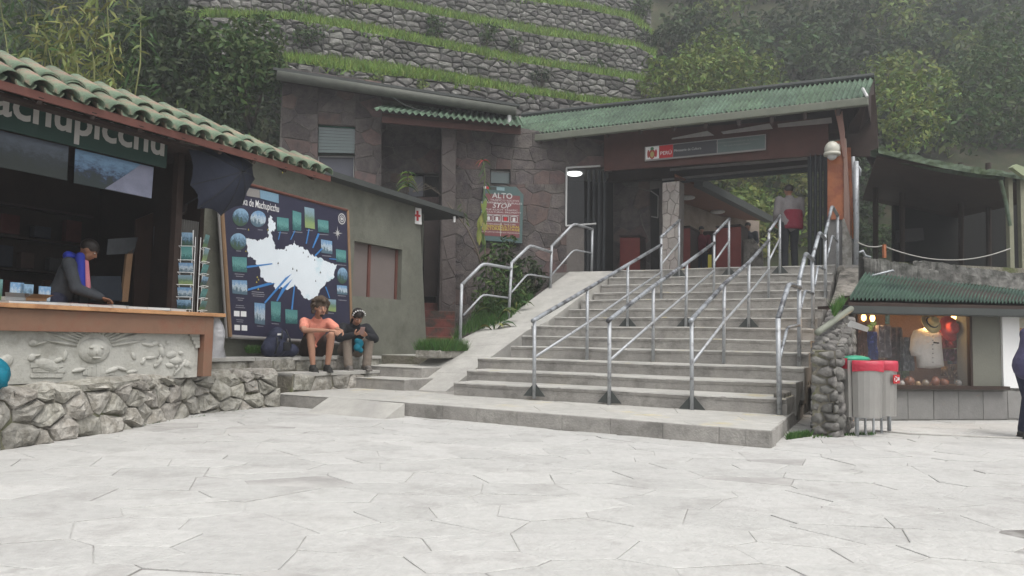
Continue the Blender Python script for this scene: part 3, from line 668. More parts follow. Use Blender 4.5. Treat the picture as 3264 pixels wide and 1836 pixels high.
# shelves with dim goods on the back wall
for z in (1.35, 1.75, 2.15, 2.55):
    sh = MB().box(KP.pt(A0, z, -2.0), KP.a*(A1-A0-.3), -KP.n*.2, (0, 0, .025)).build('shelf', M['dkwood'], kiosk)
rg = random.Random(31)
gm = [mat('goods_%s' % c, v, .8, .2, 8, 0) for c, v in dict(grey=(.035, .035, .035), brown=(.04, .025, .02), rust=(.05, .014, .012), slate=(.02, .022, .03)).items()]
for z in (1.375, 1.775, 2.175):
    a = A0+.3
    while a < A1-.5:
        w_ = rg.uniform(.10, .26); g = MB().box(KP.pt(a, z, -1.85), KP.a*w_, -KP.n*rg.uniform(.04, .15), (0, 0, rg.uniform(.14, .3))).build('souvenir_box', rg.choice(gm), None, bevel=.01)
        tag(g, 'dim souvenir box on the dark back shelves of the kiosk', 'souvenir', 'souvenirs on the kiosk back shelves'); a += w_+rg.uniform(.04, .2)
# corrugated grey shutter standing at the right end
sh = thing('rolled_shutter', 'grey fluted metal shutter panel at the right end of the kiosk', 'shutter', ks.pt(A1-.2, .5))
sa = ks.off(-.05); x0_, x1_ = sa.co(563, 800)[0], sa.co(632, 800)[0]
def flute(u, v): return sa.n*.018*math.sin(u*2*math.pi*9)
MB().grid(sa.pt(x0_, .5), sa.pt(x1_, .5), sa.pt(x1_, 2.42), sa.pt(x0_, 2.42), 90, 1, flute).build('fluted_sheet', mat('grey_flutes', (.13, .125, .115), .7, .15, 4, .1), sh, True)
# sign
sg = KP.off(.06); sign = thing('kiosk_name_sign', 'long dark green sign board reading Machupicchu above the kiosk opening', 'sign', sg.pt(-1, 2.95))
aR = sg.co(533, 490)[0]; zb = 2.945; zt = sg.co(300, 335)[1]+.02
zt = zb+.52
MB().box(sg.pt(A0, zb), sg.a*(aR-A0), -sg.n*.03, (0, 0, zt-zb)).build('board', M['signgreen'], sign, bevel=.004)
aU = sg.co(524, 480)[0]; aH = sg.co(93, 340)[0]; 
cu_m = M['lettergrey']
# measured so that the u ends at the right edge and the h starts near x=93
def sign_text():
    a_end = sg.co(523, 480)[0]; a_h = sg.co(93, 350)[0]
    ob = text('Machupicchu', sg, (300, 400), .30, cu_m, sign, off=.006, bold=.022, width=1.0)
    n = len(ob.data.vertices); co = [Vector(v.co) for v in ob.data.vertices]
    aa = [(c-sg.O).dot(sg.a) for c in co]; lo, hi = min(aa), max(aa)
    k_ = (a_end-a_h)/(hi-lo)/.700
    zz = [c.z for c in co]; zlo = min(zz); 
    for v, a, z in zip(ob.data.vertices, aa, zz):
        v.co = sg.pt(a_end+(a-hi)*k_, zb+.025+(z-zlo)*1.10, .006)
sign_text()
# pictures hanging below the sign
def poster(label, pxs, m, nm='landscape_poster'):
    P_ = KP.off(-.03); o = MB(); o.prism([P_.hit(*q) for q in pxs], -P_.n*.008); return tag(o.build(nm, m), label, 'poster')
poster('dark landscape poster hanging left of the brighter one under the kiosk sign', [(0, 416), (219, 467), (214, 575), (0, 532)], picmat('dark_mountain_print', (.06, .075, .10), (.015, .022, .026), (.012, .018, .015), 6))
p2 = thing('landscape_poster', 'poster of mountains under blue sky with a pale glare corner, under the kiosk sign', 'poster', KP.hit(360, 600))
P_ = KP.off(-.03); MB().prism([P_.hit(*q) for q in [(241, 474), (490, 533), (483, 633), (235, 583)]], -P_.n*.008).build('print', picmat('blue_mountain_print', (.12, .22, .34), (.02, .035, .075), (.012, .022, .022), 6, .42, .9), p2)
MB().prism([P_.hit(*q)+P_.n*.004 for q in [(447, 525), (489, 534), (482, 632), (334, 601), (385, 568), (415, 548)]], -P_.n*.003).build('painted_glare_corner', mat('painted_grey_blue_glare', (.20, .21, .28), .6, .2, 6, 0), p2)  # reflection on the poster, painted as a flat paler grey-blue patch
# books, boxes, pictures on the counter
kc = KP
def kpt(a, d, z=CT): return KP.pt(a, z, d)
rg = random.Random(12)
bc = [mat('book_cover_%d' % i, c, .5, .1, 6, 0) for i, c in enumerate([(.03, .03, .035), (.16, .025, .03), (.05, .06, .08), (.10, .10, .105), (.02, .05, .08)])]
names_ = ['leftmost flat book on the pine counter', 'second flat book from the left on the counter', 'third flat book on the counter in front of the vendor', 'flat dark book beside the vendor hand', 'flat book with red cover on the counter', 'flat book right of the red one', 'wide flat magazine near the middle of the counter', 'flat book left of the postcard rack', 'thin booklet nearest the postcard rack']
for i, nm in enumerate(names_):
    x = 20+i*63+rg.uniform(-6, 6); a = KP.co(x, 965+x*.047)[0]; w_ = rg.uniform(.22, .30); dd = .0
    bk = thing('book', nm, 'book', kpt(a, 0), 'books laid out on the kiosk counter'); rot = rg.uniform(-.25, .25)
    ax = (KP.a*math.cos(rot)+KP.n*math.sin(rot)); ay = ax.cross(Vector((0, 0, 1)))
    if ay.dot(KP.n) < 0: ay = -ay
    o = kpt(a, -.12); h = rg.uniform(.02, .035)
    MB().box(o+Vector((0, 0, .003)), ax*w_, ay*.19, (0, 0, h)).build('pages', M['offwhite'], bk)
    MB().box(o+Vector((0, 0, .003+h))-ay*.003, ax*(w_+.006), ay*.196, (0, 0, .003)).build('cover', bc[4 if i != 4 else 1] if i in (1, 4, 8) else rg.choice(bc), bk)
for i, (x, y, w_, h_, m_, lb) in enumerate(((20, 938, .16, .24, PIC[1], 'green souvenir picture standing at the left end of the counter'), (95, 930, .13, .22, PIC[2], 'blue booklet standing behind the white box on the counter'), (126, 932, .13, .21, PIC[0], 'pale blue booklet standing next to the other blue booklet'), (183, 945, .12, .2, PIC[2], 'silvery booklet leaning nearest the vendor'))):
    a = KP.co(x, y)[0]; o = kpt(a-w_/2, -.22)
    tag(MB().box(o, KP.a*w_, -KP.n*.015-KP.n*.0, (0, 0, h_)).build('standing_booklet', m_), lb, 'booklet')
for i, (x, w_, m_, lb) in enumerate(((78, .2, M['offwhite'], 'open white box on the counter left of the kraft box'), (142, .22, M['pine'], 'open brown kraft box on the counter'))):
    a = KP.co(x, 955)[0]; bx = MB(); o = kpt(a-w_/2, -.15); bx.box(o, KP.a*w_, -KP.n*.12, (0, 0, .07)); bx.add([o+Vector((0, 0, .07)), o+KP.a*w_+Vector((0, 0, .07)), o+KP.a*(w_+.04)+KP.n*.06+Vector((0, 0, .11)), o-KP.a*.04+KP.n*.06+Vector((0, 0, .11))], [(0, 1, 2, 3)])
    tag(bx.build('open_box', m_), lb, 'box')
# framed pictures leaning at the back, slanted wooden strip
fr = thing('leaning_picture_frame', 'slanted picture frame with brown wooden side leaning inside the kiosk', 'picture frame', KP.pt(-1, CT))
F2 = KP.off(-.75)
MB().prism([F2.hit(*q) for q in [(405, 810), (426, 790), (408, 962), (388, 962)]], -F2.n*.04).build('frame_side', M['framewood'], fr)
MB().prism([F2.hit(*q) for q in [(345, 762), (440, 756), (425, 808), (340, 812)]], -F2.n*.01).build('print', mat('dim_blue_grey_print', (.05, .055, .06), .6, .3, 6, 0), fr)
MB().prism([F2.hit(*q) for q in [(290, 880), (385, 880), (392, 958), (290, 958)]], -F2.n*.01).build('print', mat('dim_slate_print', (.02, .028, .04), .6, .3, 6, 0), fr)
dr = MB().prism([F2.off(-.3).hit(*q) for q in [(435, 700), (535, 660), (530, 990), (425, 990)]], -F2.n*.03).build('brown_door_leaf', mat('brown_panel', (.045, .024, .017), .7, .2, 4, .1)); tag(dr, 'brown wooden door leaf inside the kiosk behind the counter', 'door')
for i, q in enumerate(([(490, 722), (534, 700), (530, 800), (488, 805)],)): flat(F2.off(-.27), q, mat('pinned_notice', (.09, .09, .11), .7, .5, 9, 0), dr, name='notice')
# postcard rack
rk = thing('postcard_rack', 'revolving white wire rack of landscape postcards at the end of the counter', 'postcard rack', kpt(KP.co(625, 985)[0], -.08))
rc = kpt(KP.co(622, 985)[0], -.10); hts = [.01, .16, .31, .46, .61, .78]
wire = MB().tube([rc, rc+Vector((0, 0, 1.02))], .008, 8)
fr_dirs = []
for ang in (-20, 70, 160, 250):
    d = Matrix.Rotation(R(ang), 3, 'Z') @ Vector((.35, -.937, 0)); fr_dirs.append(d)
wr = [wire]
for d in fr_dirs:
    s_ = d.cross(Vector((0, 0, 1))).normalized()
    for sg_ in (-.085, .085):
        MB().tube([rc+d*.13+s_*sg_+Vector((0, 0, .0)), rc+d*.13+s_*sg_+Vector((0, 0, .92))], .004, 6).build('wire', M['white'], rk)
wire.build('pole', M['white'], rk)
for hz in hts:
    q = MB()
    for d in fr_dirs:
        s_ = d.cross(Vector((0, 0, 1))).normalized(); q.tube([rc+d*.18-s_*.095+Vector((0, 0, hz+.02)), rc+d*.18+s_*.095+Vector((0, 0, hz+.02))], .004, 6)
        q.tube([rc+d*.13-s_*.09+Vector((0, 0, hz)), rc+d*.18-s_*.09+Vector((0, 0, hz+.02))], .003, 6); q.tube([rc+d*.13+s_*.09+Vector((0, 0, hz)), rc+d*.18+s_*.09+Vector((0, 0, hz+.02))], .003, 6)
    q.build('wire_shelf', M['white'], rk)
cd = None; rg = random.Random(2)
for hi_, hz in enumerate(hts):
    for di, d in enumerate(fr_dirs[:2]+fr_dirs[3:]):
        s_ = d.cross(Vector((0, 0, 1))).normalized(); hh = .12 if hi_ < 4 else .17; ww = .085 if hi_ < 4 else .065
        o = rc+d*.145+Vector((0, 0, hz+.015)); mb = MB(); mb.prism([o-s_*ww, o+s_*ww, o+s_*ww+d*.035+Vector((0, 0, hh)), o-s_*ww+d*.035+Vector((0, 0, hh))], d*.004)
        m_ = PIC[(hi_*2+di+(hi_ == 3)) % 5]; c_ = mb.build('postcard', m_)
        side = ['facing the square', 'on the right side of the rack', 'on the left side of the rack'][di]
        row = ['bottom', 'second', 'third', 'fourth', 'fifth', 'top'][hi_]
        tag(c_, 'landscape postcards %s, %s row from below' % (side, row), 'postcard', 'postcards in the wire rack')
# plastic bag hanging off the end
bg_ = MB(); c = KP.pt(KP.co(688, 1010)[0], .72, -.02); o = []
for i in range(9):
    z = .55*(1-i/8)
    for k in range(12):
        a = 2*math.pi*k/12; r_ = (.02+.13*math.sin(min(1, (i+.3)/6)*math.pi*.5))*(1+.18*math.sin(3*a+i*.7)); o.append(c+Vector((r_*math.cos(a), r_*.6*math.sin(a), z)))
bg_.add(o, [(i*12+k, i*12+(k+1) % 12, (i+1)*12+(k+1) % 12, (i+1)*12+k) for i in range(8) for k in range(12)])
tag(bg_.build('plastic_bag', mat('milky_plastic', (.32, .32, .33), .3, .2, 8, .5, 18, spec=.6, alpha=.75, dist=.02), None, True), 'milky plastic bag hanging from the right end of the pine counter', 'bag')
# turquoise bag on the wall at the left frame edge
tb = MB(); c = on(-62, 1240, .52); tb.ell(c+Vector((0, .05, .12)), .19, .15, .16, 16, 10); tb.tube([c+Vector((.05, 0, .2)), c+Vector((.16, 0, .12)), c+Vector((.19, 0, .02))], [.05, .06, .03], 10)
tq = tb.build('turquoise_bag', M['turq'], None, True); tag(tq, 'turquoise cloth bag lying on the rubble wall at the left edge', 'bag')
# tiled roof
rf_ = kiosk
TX = [36, 133, 220, 295, 372, 443, 513, 582, 646, 702, 762, 811, 856, 905, 950, 997, 1044]; TY = [254, 275, 297, 318, 346, 372, 391, 412, 432, 455, 468, 487, 500, 515, 532, 547, 560]
EV = KP.off(.5); al = R(30)
upd = -KP.n*math.cos(al)+Vector((0, 0, math.sin(al))); rnv = KP.n*math.sin(al)+Vector((0, 0, math.cos(al)))
ea = [EV.co(x, y) for x, y in zip(TX, TY)]
a_first, a_last = ea[0][0], ea[-1][0]; pitch_ = (a_last-a_first)/16; EZ = 3.29
def upper(x):
    P_ = [(-400, 15), (0, 153), (163, 203), (351, 265), (565, 335), (762, 412), (954, 502), (1060, 556)]
    for (a, ya), (b, yb) in zip(P_, P_[1:]):
        if x <= b: return ya+(yb-ya)*(x-a)/(b-a)
    return 560
def half_tile(L, r0, r1, th=.016, n=9, conv=True):
    """curved clay tile along +Y, arch up"""
    mb = MB(); o = []
    for (y, r) in ((0, r0), (L, r1)):
        for q in (0, th):
            for k in range(n+1):
                a = math.pi*(1-k/n); o.append(((r-q)*math.cos(a), y, (r-q)*math.sin(a)*.80 if conv else -(r-q)*math.sin(a)*.8))
    m = n+1; f = []
    for k in range(n):
        f += [(k, k+1, 2*m+k+1, 2*m+k), (m+k+1, m+k, 3*m+k, 3*m+k+1), (k+1, k, m+k, m+k+1), (2*m+k, 2*m+k+1, 3*m+k+1, 3*m+k)]
    mb.add(o, f); return mb
tm = half_tile(.48, .118, .10); me_t = None
tile_me = bpy.data.meshes.new('roof_tile'); tile_me.from_pydata(tm.v, [], tm.f); tile_me.materials.append(M['tile']); tile_me.polygons.foreach_set('use_smooth', [True]*len(tile_me.polygons))
ch = half_tile(.52, .10, .085, conv=False); ch_me = bpy.data.meshes.new('channel_tile'); ch_me.from_pydata(ch.v, [], ch.f); ch_me.materials.append(M['tile'])
rg = random.Random(6)
def place_tile(me, a, s_, dz, tilt=0.03, nm='roof_tile'):
    p = EV.pt(a, EZ)+upd*s_+rnv*dz
    yd = (upd+rnv*-tilt).normalized(); xd = KP.a; zd = xd.cross(yd); 
    if zd.z < 0: xd = -xd; zd = xd.cross(yd)
    mw = Matrix((xd, yd, zd)).transposed().to_4x4(); mw.translation = p
    ob = bpy.data.objects.new(nm, me); C.objects.link(ob); ob.parent = kiosk; ob.matrix_world = Matrix.Identity(4)
    ob.matrix_parent_inverse = Matrix.Translation(-kiosk.location); ob.matrix_basis = mw @ Matrix.Rotation(rg.uniform(-.03, .03), 4, 'Z'); return ob
lens = {}
for i in range(-6, 17):
    a = a_first+pitch_*i; s_ = 0; k = 0
    x0_, y0_ = px(EV.pt(a, EZ)); Lm = 0
    while Lm < 2.6:
        X, Y_ = px(EV.pt(a, EZ)+upd*(Lm+.02)+rnv*.11)
        if Y_ < upper(X): break
        Lm += .02
    lens[i] = Lm
    while s_ < max(.2, Lm-.3):
        place_tile(tile_me, a+rg.uniform(-.012, .012), s_+rg.uniform(-.015, .015), .01+rg.uniform(0, .01)); s_ += .40
    if Lm > .3: place_tile(tile_me, a, max(.05, Lm-.47), .03)
    if i < 16:
        s_ = 0.02
        while s_ < max(.2, Lm-.45): place_tile(ch_me, a+pitch_/2, s_, .035, .03, 'channel_tile'); s_ += .46
aa0, aa1 = a_first-6.3*pitch_, a_last+.35*pitch_
und = MB(); 
for j in range(23):
    i = j-6; a = a_first+pitch_*(i-.5); b = a+pitch_; L0 = max(.15, lens[i]-.04); q = [EV.pt(a, EZ)+upd*.06, EV.pt(b, EZ)+upd*.06, EV.pt(b, EZ)+upd*L0, EV.pt(a, EZ)+upd*L0]
    und.prism([p-rnv*.06 for p in q], -rnv*.03)
und.build('roof_boarding', M['dkwood'], kiosk)
MB().box(EV.pt(aa0, EZ-.085, -.02), KP.a*(aa1-aa0), -KP.n*.03, (0, 0, .08)).build('fascia', M['fascia'], kiosk)
for i in range(-5, 17, 2): MB().box(EV.pt(a_first+pitch_*i, EZ-.12, -.05), KP.a*.05, upd*1.2, rnv*.07).build('rafter', M['dkwood'], kiosk)
# black umbrella hung under the eave
um = thing('hanging_umbrella', 'open dark navy umbrella hung sideways under the end of the tiled roof', 'umbrella', at(753, 549, 9.2))
UP = KP.off(.28); hub = UP.hit(753, 549)+KP.n*.1
rim_px = [(597, 465), (665, 452), (745, 463), (804, 524), (811, 572), (770, 656), (704, 688), (629, 665), (606, 590)]
Ub = KP.off(.12); rim = [Ub.hit(*q) for q in rim_px]
nv = 7; o = [hub]; nr = len(rim)
for j in range(1, nv+1):
    k_ = j/nv
    for i in range(nr):
        for s_ in range(4):
            e = rim[i].lerp(rim[(i+1) % nr], s_/4); sag = -.16*math.sin(s_/4*math.pi)*k_*k_
            c_ = hub.lerp(e, k_); dome = math.sin(k_*math.pi*.5)*.0+(.16*(k_*(1-k_)))*1.4
            p = c_+KP.n*dome; mid = hub.lerp(e, k_*(1+sag*.5)); p = mid+KP.n*dome; o.append(p)
W_ = nr*4; f = [(0, 1+k, 1+(k+1) % W_) for k in range(W_)]
for j in range(nv-1): f += [(1+j*W_+k, 1+(j+1)*W_+k, 1+(j+1)*W_+(k+1) % W_, 1+j*W_+(k+1) % W_) for k in range(W_)]
cn = MB(); cn.add(o, f); cn.build('canopy', M['umbrella'], um, True)
for i in range(nr):
    pts = []
    for j in range(0, nv+1):
        k_ = j/nv; pts.append(hub.lerp(rim[i], k_)+KP.n*(.16*k_*(1-k_)*1.4+.004))
    MB().tube(pts, .005, 6).build('rib', M['black'], um)
hd = hub-KP.n*.62+Vector((0, 0, -.42))-KP.a*.3
MB().tube([hub+KP.n*.07, hub, hd], .009, 8).build('shaft', M['black'], um)
hk = [hd+KP.a*.0]; 
for k in range(7):
    a = math.pi*k/6; hk.append(hd+Vector((0, 0, -.08-.05*math.sin(a)))+KP.a*(-.05+.05*math.cos(a)))
MB().tube(hk, .014, 8).build('handle', M['dkwood'], um, True)

# ================================================================== OLIVE BUILDING
ol = thing('olive_building', 'low olive green rendered building with a flat dark roof edge behind the visitors', 'building', WP.pt(2, .66))
# wall as panels around the recessed window
TLx = [(560, 452), (1335, 656)]
def oz(a): # roofline height
    c0, c1 = WP.co(1064, 578), WP.co(1335, 660); return c0[1]+(c1[1]-c0[1])*(a-c0[0])/(c1[0]-c0[0])
wa0, wa1 = WP.co(600, 900)[0], WP.co(1364, 1131)[0]; w0, w1 = WP.co(1127, 850)[0], WP.co(1280, 870)[0]; wz0, wz1 = 1.775, 2.79
wat = WP.co(1336, 690)[0]
def wp(a, z): return WP.pt(a, z)
ob = MB()
ob.prism([wp(wa0, .4), wp(w0, .4), wp(w0, oz(w0)), wp(wa0, oz(wa0))], -WP.n*.22)
ob.prism([wp(w0, .4), wp(w1, .4), wp(w1, wz0), wp(w0, wz0)], -WP.n*.22)
ob.prism([wp(w0, wz1), wp(w1, wz1), wp(w1, oz(w1)), wp(w0, oz(w0))], -WP.n*.22)
ob.prism([wp(w1, .4), wp(wa1, .4), wp(wat, oz(wat)), wp(w1, oz(w1))], -WP.n*.22)
ob.build('wall', M['olive'], ol)
MB().box(WP.pt(wa1-.02, .4, -.2), WP.a*.02, -WP.n*3.5, (0, 0, 3.3)).build('side_wall', M['olive'], ol)
win = thing  # window parts
wf = MB().box(WP.pt(w0, wz0, -.13), WP.a*(w1-w0), -WP.n*.03, (0, 0, wz1-wz0)).build('window_screen', M['mesh'], ol)
am = WP.co(1191, 850)[0]
MB().box(WP.pt(am-.035, wz0, -.10), WP.a*.07, -WP.n*.03, (0, 0, wz1-wz0)).build('mullion', M['fascia'], ol)
MB().box(WP.pt(w1-.06, wz0, -.10), WP.a*.06, -WP.n*.03, (0, 0, wz1-wz0)).build('window_frame', M['fascia'], ol)
a_r0, a_r1 = -1.2, WP.co(1440, 655)[0]
MB().prism([WP.pt(wa0-.3, oz(wa0-.3)-.01, .28), WP.pt(5.6, oz(5.6)-.01, .28), WP.pt(5.6, oz(5.6)-.01, -3.2), WP.pt(wa0-.3, oz(wa0-.3)-.01, -3.2)], (0, 0, .10)).build('roof_slab', M['dkgutter'], ol)
MB().tube([WP.pt(5.2, oz(5.2)-.03, .2), WP.pt(5.2, oz(5.2)-.16, .2)], .03, 8).build('bulb', M['white'], ol)
fa = tag(thing('first_aid_sign', 'small white box sign with a red cross on the olive wall', 'sign', WP.hit(1331, 690)), 'small white box sign with a red cross on the olive wall', 'sign')
FA = WP.off(.05); fp = [(1319, 660), (1343, 666), (1344, 716), (1318, 712)]
FA = Pl(WP.hit(1331, 716)+WP.n*.1, R(8))
MB().prism([FA.hit(*q)+FA.n*.02 for q in [(1317, 661), (1343, 665), (1344, 716), (1318, 712)]], -FA.n*.06).build('panel', M['white'], fa)
flat(FA, [(1327, 672), (1334, 673), (1334.5, 705), (1327.5, 704)], M['red'], fa, .024, 'cross_bar')
flat(FA, [(1321, 683), (1340, 686), (1340, 693), (1321, 690)], M['red'], fa, .0245, 'cross_bar')
# ------------------------------------------------------------------ map board
MP = WP.off(.16); mb_ = thing('visitor_map_board', 'large dark blue board with a white map of the Machupicchu area and photographs', 'map board', MP.hit(920, 1085))
TLc, TRc, BRc, BLc = (700, 563), (1108, 671), (1121, 1097), (733, 1073)
MB().prism([MP.hit(*q)+MP.n*.02 for q in (BLc, BRc, TRc, TLc)], -MP.n*.05).build('panel', M['navy'], mb_)
MP2 = MP.off(.02)
def edge(a, b, m_, wd, nm='frame'):
    A, B = MP2.hit(*a), MP2.hit(*b); MB().tube([A, B], wd, 8).build(nm, m_, mb_)
edge(TLc, TRc, M['fascia'], .025); edge(TRc, BRc, M['framewood'], .03); edge(BLc, BRc, M['framegrey'], .03); edge(TLc, BLc, M['framewood'], .035)
edge((690, 570), (722, 1078), M['framegrey'], .02, 'outer_frame')
def cp(x, y): return (650+x/1.9325, 500+y/1.9325)      # coordinates read from an enlargement
mp = [(262, 500), (300, 510), (330, 520), (365, 505), (392, 500), (400, 455), (392, 420), (398, 375), (410, 365), (428, 395), (440, 425), (438, 450), (415, 462), (420, 500), (440, 545), (445, 575), (480, 570), (520, 550), (545, 545), (555, 515), (570, 545), (600, 555), (640, 575), (650, 600), (690, 612), (740, 640), (790, 655), (818, 670), (805, 700), (800, 745), (760, 770), (735, 800), (712, 820), (700, 865), (640, 880), (612, 865), (590, 820), (560, 785), (510, 820), (470, 800), (440, 820), (430, 775), (385, 770), (345, 735), (340, 680), (300, 620), (268, 615)]
mo = MB(); pts = [MP2.hit(*cp(*q))+MP2.n*.003 for q in mp]
# jagged outline: subdivide with noise
rg = random.Random(77); jp = []
for i, p in enumerate(pts):
    q = pts[(i+1) % len(pts)]; jp.append(p)
    for k in (.2, .4, .6, .8): jp.append(p.lerp(q, k)+MP2.a*rg.uniform(-.022, .022)+Vector((0, 0, rg.uniform(-.022, .022))))
mo.add(jp, [tuple(range(len(jp)))]); mo.build('map_print', M['mapwhite'], mb_)
def beam(pts, off=.006): 
    MB().add([MP2.hit(*cp(*q))+MP2.n*off for q in pts], [tuple(range(len(pts)))]).build('blue_ray', M['beam'], mb_)
for b in ([(262, 672), (420, 655), (420, 662), (262, 685)], [(268, 812), (395, 775), (440, 780), (268, 825)], [(370, 895), (500, 745), (540, 720), (375, 905)], [(445, 885), (480, 810), (545, 750), (497, 820), (450, 892)], [(535, 940), (552, 800), (560, 790), (545, 942)],
          [(625, 535), (642, 445), (650, 445), (632, 535)], [(665, 560), (700, 470), (712, 475), (672, 562)], [(455, 510), (466, 460), (472, 460), (460, 510)], [(530, 510), (555, 455), (562, 455), (536, 510)], [(680, 605), (725, 560), (730, 568), (684, 615)], [(770, 625), (815, 628), (815, 634), (770, 630)], [(745, 800), (770, 870), (776, 870), (752, 800)]): beam(b)
rects = [((545, 330), (598, 345), (598, 455), (545, 450), 3), ((618, 308), (678, 320), (682, 445), (622, 435), 4), ((700, 385), (765, 395), (768, 470), (702, 460), 3), ((448, 370), (520, 380), (522, 458), (450, 455), 3),
         ((720, 508), (788, 520), (790, 600), (722, 590), 2), ((812, 568), (873, 578), (875, 652), (814, 645), 3), ((818, 790), (880, 795), (882, 850), (820, 845), 2), ((738, 875), (812, 880), (812, 955), (740, 945), 4),
         ((172, 615), (262, 620), (264, 712), (176, 705), 3), ((172, 758), (264, 762), (266, 850), (174, 840), 2), ((310, 898), (376, 905), (374, 1035), (312, 1025), 2), ((412, 890), (472, 895), (470, 1018), (414, 1010), 3), ((500, 938), (575, 945), (575, 1030), (502, 1025), 3), ((720, 1015), (758, 1020), (758, 1045), (722, 1042), 3)]
for a, b, c, d, k in rects: flat(MP2, [cp(*q) for q in (a, b, c, d)], PIC[k], mb_, .005, 'photo_print')
for cx, cy, rx, ry, k in ((225, 372, 50, 55, 0), (333, 382, 48, 50, 2), (210, 522, 50, 52, 0), (852, 732, 32, 50, 0)):
    flat(MP2, [cp(cx+rx*math.cos(2*math.pi*i/20), cy+ry*math.sin(2*math.pi*i/20)) for i in range(20)], PIC[k], mb_, .005, 'photo_print')
for x, y in ((184, 948), (226, 950), (187, 1034), (231, 1036)): flat(MP2, [cp(x, y), cp(x+34, y+2), cp(x+34, y+35), cp(x, y+33)], M['white'], mb_, .005, 'pictogram')
flat(MP2, [cp(260, 188), cp(342, 204), cp(344, 254), cp(262, 240)], M['framegrey'], mb_, .005, 'header_patch')
flat(MP2, [cp(344, 204), cp(458, 230), cp(460, 286), cp(346, 256)], mat('header_blue', (.16, .27, .36), .6, .1, 3, 0), mb_, .005, 'header_patch')
text('Inka de Machupicchu', MP2, cp(343, 316), .12, M['white'], mb_, .006, width=MP2.co(*cp(462, 330))[0]-MP2.co(*cp(222, 280))[0], bold=.003)
# compass rose, round emblem, captions
ex = MB(); 
for r0_, r1_ in ((.085, .07), (.052, .04)):
    a_, z_ = MP2.co(*cp(848, 382)); o = []
    for i in range(24):
        t_ = 2*math.pi*i/24
        for r_ in (r0_, r1_): o.append(MP2.pt(a_+r_*1.15*math.cos(t_), z_+r_*1.15*math.sin(t_), .006))
    ex.add(o, [(2*i, (2*i+2) % 48, (2*i+3) % 48, 2*i+1) for i in range(24)])
o = [MP2.pt(a_+.035*c_, z_+.035*s_, .0065) for c_, s_ in ((1, 0), (0, 1), (-1, 0), (0, -1))]; ex.add(o, [(0, 1, 2, 3)]); ex.build('round_emblem', M['offwhite'], mb_)
cr_ = MB(); a_, z_ = MP2.co(*cp(822, 470))
for i in range(8):
    t_ = i*math.pi/4+.1; l = .13 if i % 2 == 0 else .08; d_ = (math.cos(t_), math.sin(t_)); e_ = (-d_[1]*.012, d_[0]*.012)
    cr_.add([MP2.pt(a_+d_[0]*l, z_+d_[1]*l, .006), MP2.pt(a_+e_[0], z_+e_[1], .006), MP2.pt(a_-e_[0], z_-e_[1], .006)], [(0, 1, 2)])
cr_.build('compass_rose', M['offwhite'], mb_)
cap = MB()
for x, y, w_ in ((230, 445, 60), (345, 452, 30), (212, 582, 30), (218, 725, 60), (218, 738, 45), (222, 872, 50), (222, 885, 30), (330, 835, 75), (332, 848, 80), (334, 860, 70), (220, 918, 50), (222, 930, 60), (220, 1006, 45), (220, 1018, 40), (345, 1045, 40), (438, 1030, 45), (485, 470, 60), (575, 465, 60), (650, 455, 40), (735, 480, 60), (755, 612, 55), (845, 668, 60), (848, 858, 50), (775, 965, 50), (852, 885, 50)):
    P0, P1 = MP2.hit(*cp(x-w_/2, y-w_*.03)), MP2.hit(*cp(x+w_/2, y+w_*.05)); cap.add([P0+MP2.n*.005, P1+MP2.n*.005, P1+MP2.n*.005+Vector((0, 0, .012)), P0+MP2.n*.005+Vector((0, 0, .012))], [(0, 1, 2, 3)])
stuff(cap.build('caption_lines', mat('dim_caption', (.22, .22, .25), .7, .3, 30, 0), mb_))
fg = MB()
for (x, y, r_) in ((455, 655, 5), (545, 690, 5), (570, 700, 5), (715, 712, 5), (686, 765, 4), (610, 590, 4), (505, 575, 4), (640, 615, 4), (680, 635, 4)):
    fg.add([MP2.hit(*cp(x, y-r_*2))+MP2.n*.008, MP2.hit(*cp(x-r_, y+r_))+MP2.n*.008, MP2.hit(*cp(x+r_, y+r_))+MP2.n*.008], [(0, 1, 2)])
fg.build('site_marker', mat('dark_marker', (.05, .06, .07), .7, 0, 1, 0), mb_)
yl = MB()
for (x, y) in ((322, 745), (330, 760), (318, 775), (328, 818), (478, 100), (252, 585), (268, 452), (386, 452)):
    P0 = MP2.hit(*cp(x, y)); yl.add([P0+MP2.n*.007, P0+MP2.a*.03+MP2.n*.007, P0+MP2.a*.015+MP2.n*.007+Vector((0, 0, .03))], [(0, 1, 2)])
yl.build('yellow_mark', M['yellow'], mb_)

